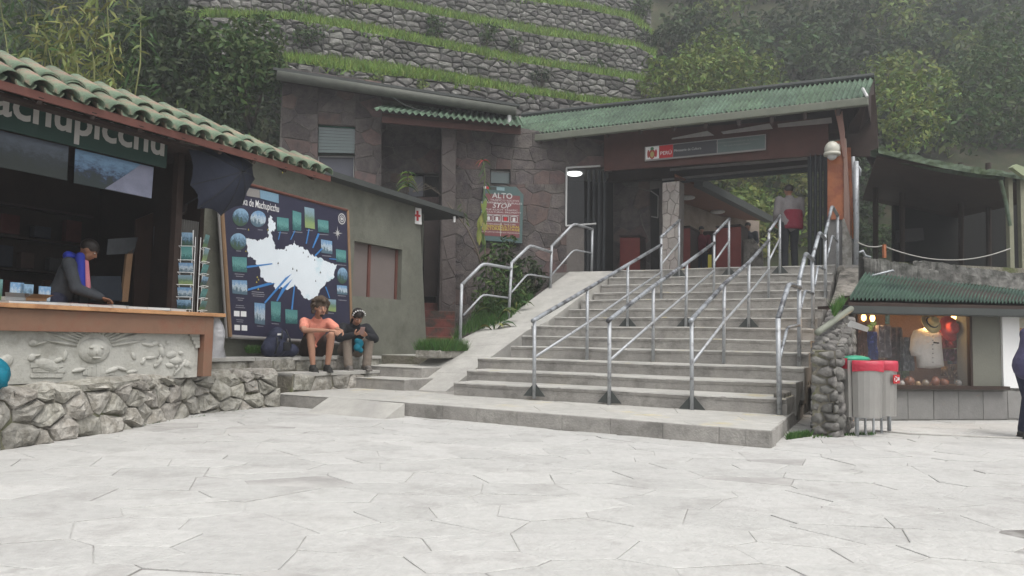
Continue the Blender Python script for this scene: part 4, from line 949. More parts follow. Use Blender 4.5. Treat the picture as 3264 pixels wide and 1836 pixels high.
# ================================================================== STONE BUILDING
BP = Pl((1.3, 19.0), R(9))
sb = thing('stone_clad_building', 'dark two-storey building clad in irregular grey and reddish stone', 'building', BP.pt(-4, .67))
CM = [M['clad'], M['cladred']]
def backing(pxs, off=0, thick=.3, m=None): wallquad('wall', m or M['cladj'], BP.off(off), pxs, sb, thick)
def region(pxs, off=0, sx=.50, sy=.36, seed=1): clad(sb, BP.off(off), pxs, sx, sy, CM, 'wall_stone', .02, .008, seed=seed)
regs = [([(903, 215), (1014, 232), (1012, 640), (893, 640)], 0), ([(1014, 232), (1134, 250), (1133, 403), (1014.5, 396)], 0), ([(1134, 250), (1216, 262), (1216, 700), (1128, 700)], 0), ([(1012, 578), (1128, 578), (1128, 700), (1012, 700)], 0),
        ([(1216, 340), (1412, 360), (1412, 553), (1216, 553)], -.8), ([(1216, 553), (1300, 553), (1300, 720), (1216, 720)], -.8), ([(1300, 628), (1412, 628), (1412, 720), (1300, 720)], -.8),
        ([(1450, 374), (1806, 432), (1806, 540), (1450, 540)], 0), ([(1450, 540), (1563, 540), (1563, 588), (1450, 588)], 0), ([(1627, 540), (1806, 540), (1806, 588), (1627, 588)], 0), ([(1450, 588), (1806, 588), (1806, 940), (1450, 1110)], 0),
        ([(1806, 432), (1930, 450), (1930, 532), (1806, 532)], 0)]
for i, (q, o) in enumerate(regs): backing(q, o); region(q, o, seed=i+20)
# left end wall turning back, recess cheek, dark pier
e0 = BP.hit(903, 215); MB().box(Vector((e0.x-.02, e0.y+.02, 0)), -BP.n*6, BP.a*.1, (0, 0, e0.z)).build('end_wall', M['cladj'], sb)
PX = BP.off(.35); pa, pb = PX.co(1408, 600)[0], PX.co(1452, 600)[0]
MB().box(PX.pt(pa, 0, 0), PX.a*(pb-pa), -PX.n*1.4, (0, 0, 6.35)).build('pier', mat('dark_pier_stone', (.085, .072, .066), .95, .3, 5, .5, 20), sb, bevel=.02)
clad(sb, PX, [(1408, 350), (1452, 352), (1452, 1090), (1408, 1080)], .7, .5, [mat('pier_stone', (.10, .085, .08), .95, .3, 5, .5, 20, rnd=.15)], 'pier_stone', .015, .006, seed=44)
# passage behind the olive building: dark doorway with red steps
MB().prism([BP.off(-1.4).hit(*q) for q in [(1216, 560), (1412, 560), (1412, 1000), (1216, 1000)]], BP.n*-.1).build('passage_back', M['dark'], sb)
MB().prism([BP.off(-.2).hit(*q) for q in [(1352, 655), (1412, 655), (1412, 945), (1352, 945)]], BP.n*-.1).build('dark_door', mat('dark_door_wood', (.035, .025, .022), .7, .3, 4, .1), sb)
rst = thing('passage_steps', 'reddish brown steps in the dark passage behind the olive building', 'steps', BP.pt(-3, .67))
redm = mat('red_step', (.16, .055, .045), .85, .3, 5, .3, 20, col2=(.07, .055, .045), c2amt=.5)
for i in range(6):
    pl = BP.off(1.9-.38*i); a0_, a1_ = pl.co(1340, 1000)[0], pl.co(1450, 1000)[0]; zt = .67+.2*(i+1)
    MB().box(pl.pt(a0_, .5, 0), pl.a*(a1_-a0_), -pl.n*1.2, (0, 0, zt-.5)).build('step', redm, rst, bevel=.01)
# windows
def window(par, pl, q, fm, gm_, depth=.12, fw=.04, bars=0, name='window', louvre=0):
    P_ = [pl.hit(*c) for c in q]; ins = [p-pl.n*depth for p in P_]
    g = MB().prism([p-pl.n*.02 for p in ins], -pl.n*.02).build(name, gm_, par)
    f = MB()
    for i in range(4): f.tube([ins[i], ins[(i+1) % 4]], fw*.6, 6)
    f.build('frame', fm, g)
    rv = MB()
    for i in range(4): j = (i+1) % 4; rv.quad(P_[i]+pl.n*.02, P_[j]+pl.n*.02, ins[j]-pl.n*.03, ins[i]-pl.n*.03)
    rv.build('reveal', M['cladj'], g)
    for k in range(louvre):
        t_ = (k+1)/(louvre+1); A = ins[0].lerp(ins[3], t_); B = ins[1].lerp(ins[2], t_)
        MB().box(A+Vector((0, 0, -.035)), B-A, pl.n*.04, (0, 0, .07)).build('louvre_pane', M['glass'], g)
    return g
window(sb, BP, [(1014.6, 396), (1133, 403.6), (1130, 491), (1013, 489)], M['greenframe'], M['glass'], louvre=8)
window(sb, BP, [(1013, 494), (1130, 496), (1127, 577), (1012, 577)], M['offwhite'], M['glassblue'])
window(sb, BP.off(-.8), [(1300, 554), (1352, 556), (1352, 627), (1300, 627)], M['black'], M['glassblue'])
window(sb, BP.off(-.8), [(1352, 556), (1412, 558), (1412, 627), (1352, 627)], M['framegrey'], M['dark'])
window(sb, BP, [(1564, 541), (1626, 545), (1626, 587), (1564, 585)], M['offwhite'], M['dark'], louvre=4)
# gutter and upper roof edge
RF = BP.off(.65); ga, gb = RF.hit(884, 240), RF.hit(1644, 356)
MB().tube([ga, gb], .115, 12).build('gutter', mat('weathered_dark_gutter', (.085, .09, .075), .6, .2, 5, .1, 40), sb, True)
g1 = BP.hit(884, 236)-BP.n*3; g2 = BP.hit(1644, 350)-BP.n*3
MB().prism([ga+Vector((-.1, 0, .13)), gb+Vector((.1, 0, .13)), gb-BP.n*4+Vector((0, 0, .7)), ga-BP.n*4+Vector((0, 0, .7))], (0, 0, .06)).build('upper_roof', M['dkgutter'], sb)
MB().prism([ga+Vector((.0, 0, .05)), gb+Vector((0, 0, .05)), gb-BP.n*.8+Vector((0, 0, .05)), ga-BP.n*.8+Vector((0, 0, .05))], (0, 0, .05)).build('soffit', M['dkwood'], sb)
MB().tube([gb-Vector((.15, 0, .05)), gb-Vector((.15, 0, .28))], .05, 8).build('down_pipe', M['offwhite'], sb)
cbl = [RF.hit(*q) for q in [(1240, 304), (1290, 335), (1340, 352), (1400, 366), (1460, 375)]]
tag(MB().tube(cbl, .012, 6).build('loose_cable', M['dkgutter']), 'thin loose cable sagging from the long roof gutter', 'cable')

# ================================================================== corrugated sheets
def sheets(par, A, B, Cc, D, cols, rows, waves, amp, m=None, lap=.03, name='roof_sheet', th=.0, irregular=.012, seed=1):
    """A-B eave left to right, D-C ridge; separate corrugated sheets, lapped"""
    rg = random.Random(seed); A, B, Cc, D = map(Vector, (A, B, Cc, D)); nrm = (B-A).cross(D-A).normalized()
    if nrm.z < 0: nrm = -nrm
    for r in range(rows):
        for c in range(cols):
            u0, u1 = c/cols, (c+1)/cols; v0, v1 = r/rows, min(1, (r+1)/rows+.06)
            def P_(u, v): return (A*(1-u)+B*u)*(1-v)+(D*(1-u)+Cc*u)*v
            n = waves*8; j0 = rg.uniform(-irregular, irregular); dv = rg.uniform(-irregular, irregular)
            fn = lambda u, v: nrm*(amp*math.sin(u*waves*2*math.pi)+(.028*(rows-1-r) if 0 else -.02*r)+.02*v*0+(.03*(1-v) if r else 0)+j0*.3)
            MB().grid(P_(u0, v0+dv), P_(u1, v0+dv), P_(u1, v1), P_(u0, v1), n, 2, fn).build(name, m or M['greenroof'], par, True)
# small green porch roof against the building
pr_ = thing('porch_roof', 'short green corrugated porch roof between the stone building and the gate', 'roof', BP.hit(1400, 400))
Q = BP.off(1.0); Q2 = BP.off(.05)
fa_, fb_ = Q.hit(1185, 348), Q.hit(1672, 402); ba, bb = Q2.hit(1236, 334), Q2.hit(1652, 368)
sheets(pr_, fa_, fb_, bb, ba, 4, 1, 6, .03, seed=5)
MB().box(Q.off(-.25).hit(1217, 374)-Vector((0, 0, .12)), Q.off(-.25).hit(1660, 412)-Q.off(-.25).hit(1217, 374), -Q.n*.06, (0, 0, .22)).build('fascia', M['brwood'], pr_)
MB().prism([Q.off(-.25).hit(1217, 366), Q.off(-.25).hit(1660, 405), Q.off(-1.0).hit(1660, 405), Q.off(-1.0).hit(1217, 366)], (0, 0, -.03)).build('soffit', M['dkwood'], pr_)

# ================================================================== COVERED GATE
gate = thing('covered_gate', 'covered entrance gate with long green corrugated roof and brown timber', 'gate', st(2.5, 8, LZ))
GE, GB = tplane(7.2), tplane(8.65)
A, B, Cc, D = GE.hit(1596, 440), GE.hit(2766, 310), tplane(8.9).hit(2787, 246), tplane(8.9).hit(1664, 371)
A = GE.hit(1590, 438)
sheets(gate, A, B, Cc, D, 12, 2, 7, .032, seed=3)
gl, gr = GE.off(.06).hit(1571, 452), GE.off(.06).hit(2768, 318)
MB().box(gl-Vector((0, 0, .10)), gr-gl, -GE.n*.13, (0, 0, .17)).build('gutter', M['gutter'], gate, bevel=.02)
MB().tube([gr+Vector((-.02, 0, .06)), gr+Vector((-.02, .2, .30))], .03, 6).build('gutter_end', M['offwhite'], gate)
# ridge flashing
MB().tube([D+Vector((0, 0, .03)), Cc+Vector((0, 0, .03))], .07, 8).build('ridge_cap', M['dkgutter'], gate)
# rear slope, seen from beneath on the right
rz = Vector((0, 0, -.04))
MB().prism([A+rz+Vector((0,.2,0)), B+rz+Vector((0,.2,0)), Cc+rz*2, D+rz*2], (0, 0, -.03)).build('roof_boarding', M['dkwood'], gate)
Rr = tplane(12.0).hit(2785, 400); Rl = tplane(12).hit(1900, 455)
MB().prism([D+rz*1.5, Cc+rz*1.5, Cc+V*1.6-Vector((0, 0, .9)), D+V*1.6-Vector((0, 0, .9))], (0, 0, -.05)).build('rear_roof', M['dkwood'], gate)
# gable side boards on the right
sR = 4.35
gpl = vplane(st(sR, 8)); 
MB().prism([B+Vector((-.02, 0, -.08)), Cc+Vector((-.02, 0, -.1)), Cc+V*3.0-Vector((0, 0, 1.8)), tplane(11.9).hit(2800, 500), tplane(9.2).hit(2716, 500), tplane(8.0).hit(2712, 400)], -U*.04).build('gable_board', M['dkwood'], gate)
MB().prism([tplane(8.3).hit(*q) for q in [(2695, 330), (2790, 300), (2800, 498), (2700, 500)]], V*.05).build('gable_panel', M['dkwood'], gate)
# rafters under the front overhang and pale roof lights between them
GS = tplane(7.75)
for x in range(1720, 2760, 105):
    a_ = GE.hit(x, 446-(x-1571)*.0993+14); b_ = tplane(8.8).hit(x+36, 446-(x-1571)*.0993-30); b_.z = a_.z+1.0
    MB().box(a_+Vector((0, 0, -.12)), U*.07, b_-a_, (0, 0, .14)).build('rafter', M['dkwood'], gate)
def gq(t, q, m_, nm, th=.06): return MB().prism([tplane(t).hit(*c) for c in q], V*th).build(nm, m_, gate)
pale = mat('pale_roof_light', (.30, .28, .27), .7, .15, 6, 0)
for q in ([(2142, 440), (2255, 417), (2276, 431), (2140, 444)], [(2298, 420), (2453, 393), (2463, 410), (2305, 427)], [(2478, 395), (2650, 374), (2652, 392), (2480, 406)]): gq(7.82, q, pale, 'roof_light', .02)
# deep header beam with the ministry sign, then lower beams behind
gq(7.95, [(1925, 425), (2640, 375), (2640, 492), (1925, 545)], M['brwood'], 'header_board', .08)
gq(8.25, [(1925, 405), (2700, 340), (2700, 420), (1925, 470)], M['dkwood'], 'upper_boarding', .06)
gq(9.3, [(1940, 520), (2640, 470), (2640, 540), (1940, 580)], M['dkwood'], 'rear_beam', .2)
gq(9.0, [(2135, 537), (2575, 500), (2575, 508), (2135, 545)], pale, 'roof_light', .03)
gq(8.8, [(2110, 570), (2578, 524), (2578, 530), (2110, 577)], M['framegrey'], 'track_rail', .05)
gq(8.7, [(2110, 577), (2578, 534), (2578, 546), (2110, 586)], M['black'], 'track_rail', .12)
# right post, orange faces, plinth, bracket
def post(t, q, m_, nm, dep, par=gate, bev=.008):
    P_ = [tplane(t).hit(*c) for c in q]; return MB().prism(P_, V*dep).build(nm, m_, par, bevel=bev)
post(7.55, [(2637, 455), (2690, 445), (2690, 700), (2637, 700)], M['orwood'], 'post', .3)
post(7.60, [(2638, 695), (2690, 695), (2692, 860), (2638, 860)], mat('plinth_grey', (.17, .165, .16), .9, .2, 5, .3, 30), 'post_plinth', .3)
post(7.50, [(2657, 340), (2682, 338), (2692, 420), (2692, 500), (2686, 500), (2676, 430), (2670, 395)], mat('pink_brown_bracket', (.23, .13, .105), .7, .1, 4, .1), 'bracket', .12)
post(7.52, [(2688, 440), (2696, 440), (2708, 640), (2712, 860), (2704, 860), (2690, 700)], mat('pink_brown_trim', (.25, .16, .13), .7, .1, 4, .1), 'post_trim', .1)
for i, (x0_, x1_) in enumerate(((2697, 2709), (2711, 2716))):
    gq(8.2+i*.7, [(x0_, 470), (x1_+3, 470), (x1_+4, 760), (x0_+4, 760)], M['orwood'], 'side_panel', .05)
# concrete wedge wall right of the landing
cw = thing('concrete_cheek_wall', 'pale streaked concrete wall wedge below the gate post', 'wall', st(3.9, 7.4, 0))
MB().prism([tplane(7.45).hit(*q) for q in [(2684, 700), (2690, 695), (2716, 770), (2716, 945), (2712, 960), (2684, 960)]], V*.5).build('wedge', mat('streaked_concrete', (.30, .29, .265), .95, .2, 4, .5, 16, col2=(.17, .16, .14), c2amt=.5, c2scale=5, stain=.3), cw, bevel=.02)
MB().prism([tplane(7.0).hit(*q) for q in [(2668, 850), (2690, 845), (2716, 930), (2700, 1010), (2640, 1060), (2620, 1060), (2655, 960)]], V*.6).build('lower_wedge', M['rough'], cw, bevel=.03)
MB().prism([st(3.36, t, z) for t, z in ((2.9, 0), (2.9, 1.05), (4.4, 1.55), (5.9, 2.05), (7.2, 2.62), (7.6, 2.62), (7.6, 0))], U*.5).build('side_mass', M['rough'], cw, bevel=.03)
# black folded sliding gate leaf
bl = thing('sliding_gate', 'black folded metal sliding gate leaves standing beside the orange post', 'metal gate', st(3.2, 8.0, LZ))
for i, (x0_, x1_) in enumerate(((2574, 2590), (2592, 2606), (2608, 2622), (2624, 2637))):
    MB().prism([tplane(8.1-.05*i).hit(*q) for q in [(x0_, 478-i*2), (x1_, 476-i*2), (x1_, 858), (x0_, 860)]], V*.04).build('gate_leaf', M['black'], bl, bevel=.004)
for x in (2583, 2599, 2615): 
    a_ = tplane(7.9).hit(x, 490); b_ = tplane(7.9).hit(x, 850); MB().tube([a_, b_], .012, 6).build('bar', mat('dark_steel', (.05, .055, .06), .4, .1, 4, 0, metal=.5), bl)
# camera dome on the post
dc = thing('dome_camera', 'cream dome security camera mounted on the orange gate post', 'security camera', tplane(7.4).hit(2652, 490))
c0 = tplane(7.3).hit(2652, 476); rr = .16
MB().ell(c0, .15, .15, .17, 16, 10).build('housing', mat('cream_plastic', (.50, .49, .42), .4, .05, 3, 0, spec=.5), dc, True)
MB().tube([c0-Vector((0, 0, .07)), c0-Vector((0, 0, .13))], .165, 16).build('collar', mat('cream_plastic_band', (.46, .45, .38), .4, .05, 3, 0, spec=.5), dc, True)
MB().ell(c0-Vector((0, 0, .14)), .10, .10, .09, 14, 8).build('lens_dome', M['offwhite'], dc, True)
MB().box(c0+Vector((.05, .05, -.02)), U*.12, V*.25, (0, 0, .14)).build('bracket', mat('cream_plastic_arm', (.45, .44, .38), .4, .05, 3, 0), dc)
# ministry sign
ms = thing('ministry_sign', 'long hanging sign reading PERU Ministerio de Cultura with a crest on white', 'sign', tplane(7.85).hit(2250, 500))
MS = tplane(7.86)
sT = lambda x: 468-(x-2056)*.1065; sB = lambda x: 514-(x-2057)*.094
def strip(x0_, x1_, m_, off=.002, i0=0, i1=0, nm='panel'):
    return flat(MS, [(x0_, sT(x0_)+i0), (x1_, sT(x1_)+i0), (x1_, sB(x1_)-i1), (x0_, sB(x0_)-i1)], m_, ms, off, nm, .03 if off < .004 else .002)
strip(2055, 2441, mat('sign_frame', (.24, .23, .22), .6, .1, 3, 0)); 
strip(2058, 2101, M['white'], .006, 2, 5, 'crest_field'); strip(2101, 2145, M['red'], .006, 2, 5, 'red_field'); strip(2146, 2285, mat('dark_grey_field', (.05, .05, .055), .6, .1, 3, 0), .006, 3, 5, 'name_field'); strip(2288, 2438, mat('grey_green_field', (.10, .13, .125), .6, .1, 3, 0), .006, 3, 5, 'name_field')
text('PERÚ', MS, (2123, 493), .09, M['white'], ms, .009, width=.27)
text('Ministerio de Cultura', MS, (2192, 480), .06, M['offwhite'], ms, .009, width=.64)
text('Dirección Desconcentrada de Cultura', MS, (2350, 452), .04, M['framegrey'], ms, .009, width=.95)
text('Parque Arqueológico', MS, (2350, 463), .04, M['framegrey'], ms, .009, width=.6)
# crest: shield with wreath and supporters as plain shapes
a_, z_ = MS.co(2079, 490); ck = MB()
def disc(cx, cz, rx, rz, m_, nm, off=.009, n=14):
    MB().add([MS.pt(a_+cx*.72+rx*.8*math.cos(2*math.pi*i/n), z_+cz+rz*math.sin(2*math.pi*i/n), off) for i in range(n)], [tuple(range(n))]).build(nm, m_, ms)
disc(0, -.01, .10, .12, mat('crest_red', (.35, .05, .04), .6, .1, 3, 0), 'crest'); disc(0, -.02, .06, .075, mat('crest_gold', (.40, .33, .12), .6, .1, 3, 0), 'crest', .0105); disc(0, .12, .055, .04, mat('crest_green', (.06, .18, .08), .6, .1, 3, 0), 'crest', .0108)
disc(-.13, 0, .035, .10, mat('crest_red2', (.35, .06, .05), .6, .1, 3, 0), 'crest', .009); disc(.13, 0, .035, .10, M['red'], 'crest', .009)
# doorway left of the pillar, stone strip, pillar
dwy = thing('gate_doorway', 'dark office doorway with a lit ceiling lamp left of the stone pillar', 'doorway', BP.hit(1860, 860))
DW = BP.off(.04)
def fr4(pl, q, wd, m_, par, nm='frame'):
    P_ = [pl.hit(*c) for c in q]; f = MB()
    for i in range(len(P_)-1): f.tube([P_[i], P_[i+1]], wd, 6)
    return f.build(nm, m_, par)
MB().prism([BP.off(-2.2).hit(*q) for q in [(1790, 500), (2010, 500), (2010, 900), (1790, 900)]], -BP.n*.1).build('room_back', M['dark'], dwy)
MB().prism([BP.off(-.02).hit(*q) for q in [(1806, 536), (1862, 534), (1862, 716), (1804, 720)]], -BP.n*.01).build('window_pane', mat('dark_pane', (.02, .02, .022), .15, .1, 3, 0, spec=.5, alpha=.35), dwy)
fr4(DW, [(1900, 713), (1804, 720), (1806, 535), (1913, 529)], .025, M['offwhite'], dwy)
MB().prism([BP.hit(*q) for q in [(1804, 722), (1862, 718), (1862, 880), (1804, 880)]], -BP.n*.2).build('sill_wall', M['cladj'], dwy)
for x in (1868, 1885, 1902, 1919): 
    MB().box(BP.hit(x, 870), BP.a*.06, BP.n*.04, (0, 0, 2.6)).build('grille_bar', M['black'], dwy)
MB().box(BP.hit(1862, 870)-BP.n*.1, BP.a*.52, -BP.n*.04, (0, 0, 1.4)).build('dark_gate_leaf', M['black'], dwy)
lmp = thing('ceiling_lamp', 'lit round white ceiling lamp inside the dark office window', 'lamp', BP.off(-.8).hit(1831, 553))
lc = BP.off(-.9).hit(1831, 553)
MB().ell(lc, .21, .21, .07, 18, 8).build('diffuser', mat('lamp_glow', (.95, 1, .97), .4, 0, 1, 0, emit=3.2), lmp, True)
MB().tube([lc+Vector((0, 0, .02)), lc+Vector((0, 0, .09))], .24, 18).build('lamp_base', M['offwhite'], lmp, True)
MB().box(lc+Vector((-.6, -.4, .09)), (1.6, 0, 0), (0, 2, 0), (0, 0, .04)).build('ceiling_patch', M['framegrey'], dwy)
# stone wall stretch between doorway and pillar, with narrow tall window
SWp = tplane(9.6)
MB().prism([SWp.hit(*q) for q in [(1955, 560), (2110, 552), (2112, 870), (1955, 880)]], V*.3).build('stone_wall', M['cladj'], gate)
cs_ = cells([SWp.co(*q) for q in [(1957, 562), (2072, 556), (2072, 868), (1957, 878)]], .5, .45, gap=.012, seed=61)
stones(cs_, lambda a, b, d: SWp.pt(a, b, d), 'wall_stone', CM, gate, .02, .006)
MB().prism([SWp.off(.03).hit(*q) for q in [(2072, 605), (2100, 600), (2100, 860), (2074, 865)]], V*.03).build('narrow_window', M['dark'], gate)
fr4(SWp.off(.05), [(2074, 608), (2098, 625), (2097, 694), (2076, 690)], .018, M['framegrey'], gate, 'window_frame')
pil = thing('stone_pillar', 'pale stone-clad square pillar in the middle of the gate opening', 'pillar', tplane(8.3).hit(2138, 860))
PLp = tplane(8.2); pw = [(2112, 583), (2166, 577), (2162, 866), (2110, 868)]
MB().prism([PLp.hit(*q) for q in pw], V*.42).build('core', M['cladj'], pil)
pm_ = mat('pale_pillar_stone', (.34, .31, .285), .9, .15, 8, .3, 30, rnd=.15, col2=(.27, .235, .215), c2amt=.4)
cs_ = cells([PLp.co(*q) for q in pw], .2, .28, gap=.012, seed=62, jit=.3); stones(cs_, lambda a, b, d: PLp.pt(a, b, d), 'cladding_stone', [pm_], pil, .015, .004)
# ticket hall roof receding behind the gate
hall = thing('ticket_hall', 'ticket hall behind the gate with brown sloping soffit and stone wall', 'building', on(2300, 690, 5))
HZ = 5.0
h1, h2, h3, h4 = on(2165, 590, HZ+.05), on(2225, 596, HZ), on(2432, 700, HZ), on(2168, 660, HZ)
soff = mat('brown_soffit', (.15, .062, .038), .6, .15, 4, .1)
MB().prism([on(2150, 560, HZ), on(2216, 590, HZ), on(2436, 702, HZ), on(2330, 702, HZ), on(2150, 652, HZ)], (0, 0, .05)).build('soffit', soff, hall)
e1, e2 = on(2212, 586, HZ+.02), on(2440, 702, HZ+.02)
MB().box(e1-Vector((0, 0, .08)), e2-e1, (.2, -.1, 0), (0, 0, .2)).build('edge_beam', M['dkgutter'], hall)
tb_ = MB()
for k in range(26): 
    p = e1.lerp(e2, k/25)+Vector((.05, 0, .16)); tb_.ell(p, .06, .06, .06, 8, 4)
tb_.build('roof_edge_tiles', M['dkgutter'], hall)
for q in ((2190, 630), (2288, 675)): MB().ell(on(q[0], q[1], HZ-.03), .22, .22, .06, 14, 6).build('soffit_lamp', M['offwhite'], hall, True)
hp = Pl(on(2170, 700, 4.3), R(40))
MB().prism([at(2165, 640, 21.5), at(2300, 690, 23.5), at(2420, 705, 25), at(2420, 860, 25), at(2165, 860, 21.5)], (-.2, .3, 0)).build('back_wall', mat('tan_stone_wall', (.22, .185, .15), .9, .3, 3, .3, 20, rnd=.1), hall)
# red-brown ticket counters
ctm = mat('red_counter', (.16, .028, .022), .55, .15, 4, .05)
for nm, q, dp, lb in (('ticket_counter', [(1976, 757), (2039, 757), (2040, 864), (1976, 868)], 9.1, 'red-brown ticket counter left of the stone pillar'),
                  ('ticket_counter', [(2142, 730), (2200, 727), (2200, 860), (2142, 864)], 9.6, 'red-brown ticket counter just right of the stone pillar'),
                  ('ticket_counter', [(2282, 728), (2362, 722), (2362, 852), (2282, 856)], 9.6, 'red-brown ticket counter nearest the standing man')):
    t_ = thing(nm, lb, 'counter', tplane(dp).hit(*q[3]))
    MB().prism([tplane(dp).hit(*c) for c in q], V*.02).build('front_panel', ctm, t_, bevel=.004)
    P_ = [tplane(dp).hit(*c) for c in q]; MB().prism([P_[1]+V*.02, P_[2]+V*.02, P_[2]+V*.9, P_[1]+V*.9], -U*.03).build('side_panel', M['dkwood'], t_)
    MB().prism([P_[0]-V*.05+Vector((0, 0, .02)), P_[1]-V*.05+Vector((0, 0, .02)), P_[1]+V*.9+Vector((0, 0, .02)), P_[0]+V*.9+Vector((0, 0, .02))], (0, 0, .04)).build('counter_top', M['dkwood'], t_)
MB().prism([tplane(10.8).hit(*q) for q in [(2200, 740), (2300, 735), (2300, 860), (2200, 865)]], V*.1).build('dark_partition', M['dkwood'], hall)
MB().prism([tplane(9.9).hit(*q) for q in [(2365, 765), (2400, 760), (2430, 800), (2432, 856), (2365, 858)]], V*.1).build('low_wall', M['rough'], hall)
flat(tplane(9.3), [(2257, 812), (2268, 812), (2268, 856), (2257, 856)], M['yellow'], hall, .01, 'notice', .01)

# ================================================================== ALTO sign on the building
asg = thing('warning_board', 'teal framed maroon board reading ALTO and STOP on the stone wall', 'sign', BP.hit(1595, 770))
AP = BP.off(.14)
def c15(x, y): return (1500+x/2.07, 200+y/2.07)
MB().prism([AP.hit(*c15(*q)) for q in [(50, 1170), (340, 1193), (350, 872), (300, 818), (88, 812)]], -AP.n*.08).build('board', M['teal'], asg, bevel=.01)
flat(AP, [c15(*q) for q in [(72, 1138), (322, 1155), (326, 880), (100, 862)]], M['maroon'], asg, .006, 'maroon_print')
flat(AP, [c15(*q) for q in [(86, 815), (102, 816), (102, 832), (86, 831)]], M['white'], asg, .006, 'header_patch'); flat(AP, [c15(*q) for q in [(103, 816), (120, 817), (120, 834), (103, 833)]], M['red'], asg, .006, 'header_patch')
flat(AP, [c15(*q) for q in [(121, 817), (170, 820), (170, 840), (121, 836)]], M['dkgutter'], asg, .006, 'header_patch'); flat(AP, [c15(*q) for q in [(172, 820), (224, 824), (224, 846), (172, 841)]], mat('pale_teal', (.22, .32, .34), .6, 0, 1, 0), asg, .006, 'header_patch')
text('ALTO', AP, c15(208, 895), .135, M['offwhite'], asg, .009, width=.50, bold=.01)
text('AL TRÁFICO ILÍCITO', AP, c15(206, 914), .045, M['offwhite'], asg, .009, width=.85)
text('DE BIENES CULTURALES', AP, c15(206, 931), .045, M['offwhite'], asg, .009, width=1.0)
text('STOP', AP, c15(206, 960), .125, M['offwhite'], asg, .009, width=.46, shear=.25, bold=.01)
text('THE ILLICIT TRAFFIC', AP, c15(203, 976), .04, M['offwhite'], asg, .009, width=.8)
text('OF CULTURAL PROPERTY', AP, c15(203, 992), .04, M['offwhite'], asg, .009, width=.98)
for i, x in enumerate((119, 173, 229, 286)):
    y = 1022+i*3; f = MB()
    pts = [AP.hit(*c15(x-22, y+18))+AP.n*.01, AP.hit(*c15(x+22, y+20))+AP.n*.01, AP.hit(*c15(x+22, y-14))+AP.n*.01, AP.hit(*c15(x-22, y-16))+AP.n*.01]
    for k in range(4): f.tube([pts[k], pts[(k+1) % 4]], .008, 4)
    h_ = [AP.hit(*c15(x-7, y-15))+AP.n*.01, AP.hit(*c15(x-7, y-23))+AP.n*.01, AP.hit(*c15(x+7, y-22))+AP.n*.01, AP.hit(*c15(x+7, y-14))+AP.n*.01]
    for k in range(3): f.tube([h_[k], h_[k+1]], .006, 4)
    f.build('case_pictogram', M['offwhite'], asg)
    a_, z_ = AP.co(*c15(x, y+4)); MB().add([AP.pt(a_+.05*math.cos(t_*.785)*(1 if t_ % 2 else .6), z_+.05*math.sin(t_*.785), .01) for t_ in range(8)], [tuple(range(8))]).build('pictogram', M['offwhite'] if i != 2 else M['red'], asg)
ln = MB()
for a, b in (((92, 1000), (318, 1010)), ((82, 1046), (316, 1056)), ((200, 1056), (197, 1145))): ln.tube([AP.hit(*c15(*a))+AP.n*.008, AP.hit(*c15(*b))+AP.n*.008], .006, 4)
ln.build('rule_line', M['offwhite'], asg)
text('LLEVE RECUERDOS', AP, c15(140, 1068), .032, M['offwhite'], asg, .009, width=.5); text('TAKE CARE', AP, c15(258, 1072), .032, M['offwhite'], asg, .009, width=.3)
text('PATRIMONIO', AP, c15(140, 1086), .06, M['yellow'], asg, .009, width=.55); text('CULTURAL', AP, c15(140, 1103), .06, M['yellow'], asg, .009, width=.5)
text('CULTURAL', AP, c15(258, 1090), .06, M['yellow'], asg, .009, width=.5); text('HERITAGE', AP, c15(258, 1110), .06, M['yellow'], asg, .009, width=.5)
text('NO SE LLEVE RECUERDOS', AP, c15(140, 1120), .03, M['offwhite'], asg, .009, width=.5); text('DO NOT TAKE SOUVENIRS', AP, c15(258, 1127), .03, M['offwhite'], asg, .009, width=.5)

# ================================================================== STONE PIER AND RETAINING WALL RIGHT OF THE STAIRS
pier = thing('dry_stone_wall', 'dark dry-stone wall with a rounded end standing right of the stairs', 'stone wall', (3.5, 8.8, 0))
pA, pB = on(2586, 1388, 0), on(2676, 1396, 0)
pyaw = math.atan2((pB-pA).y, (pB-pA).x); PP = Pl(pA, pyaw)
w_ = (pB-pA).length; zf = PP.co(2600, 1112)[1]
dm = mat('dark_field_stone', (.135, .13, .12), .9, .3, 8, .6, 20, col2=(.22, .21, .195), c2amt=.35, c2scale=6, rnd=.3, dist=.02)
aE = 2.0; zE = zf+.50
MB().prism([PP.pt(.01, 0, -.01), PP.pt(w_-.02, 0, -.01), PP.pt(w_-.02, zf-.02, -.01), PP.pt(.01, zf-.02, -.01)], V*aE).build('core', M['mort'], pier)
cs_ = cells([(0, -.02), (w_, -.02), (w_*.97, zf*.5), (w_*.84, zf-.02), (w_*.02, zf-.03)], .17, .10, jit=.42, gap=.012, seed=71)
stones(cs_, lambda a, b, d: PP.pt(a, b, d), 'field_stone', [dm], pier, .02, .012, bulge=.03, mid=.008, smooth=True)
# receding right face
Pv = vplane(pB); 
def vface(pts, sx, sy, seed, off=0):
    cs = cells(pts, sx, sy, jit=.42, gap=.012, seed=seed)
    stones(cs, lambda a, b, d: Pv.pt(a, b, d+off), 'field_stone', [dm], pier, .02, .012, bulge=.03, mid=.008, smooth=True)
    MB().prism([Pv.pt(a+.01, b, -.03+off) for a, b in pts], -U*.25).build('core', M['mort'], pier)
vface([(.0, -.02), (aE, -.02), (aE, zE), (.0, zf-.02)], .22, .13, 72)
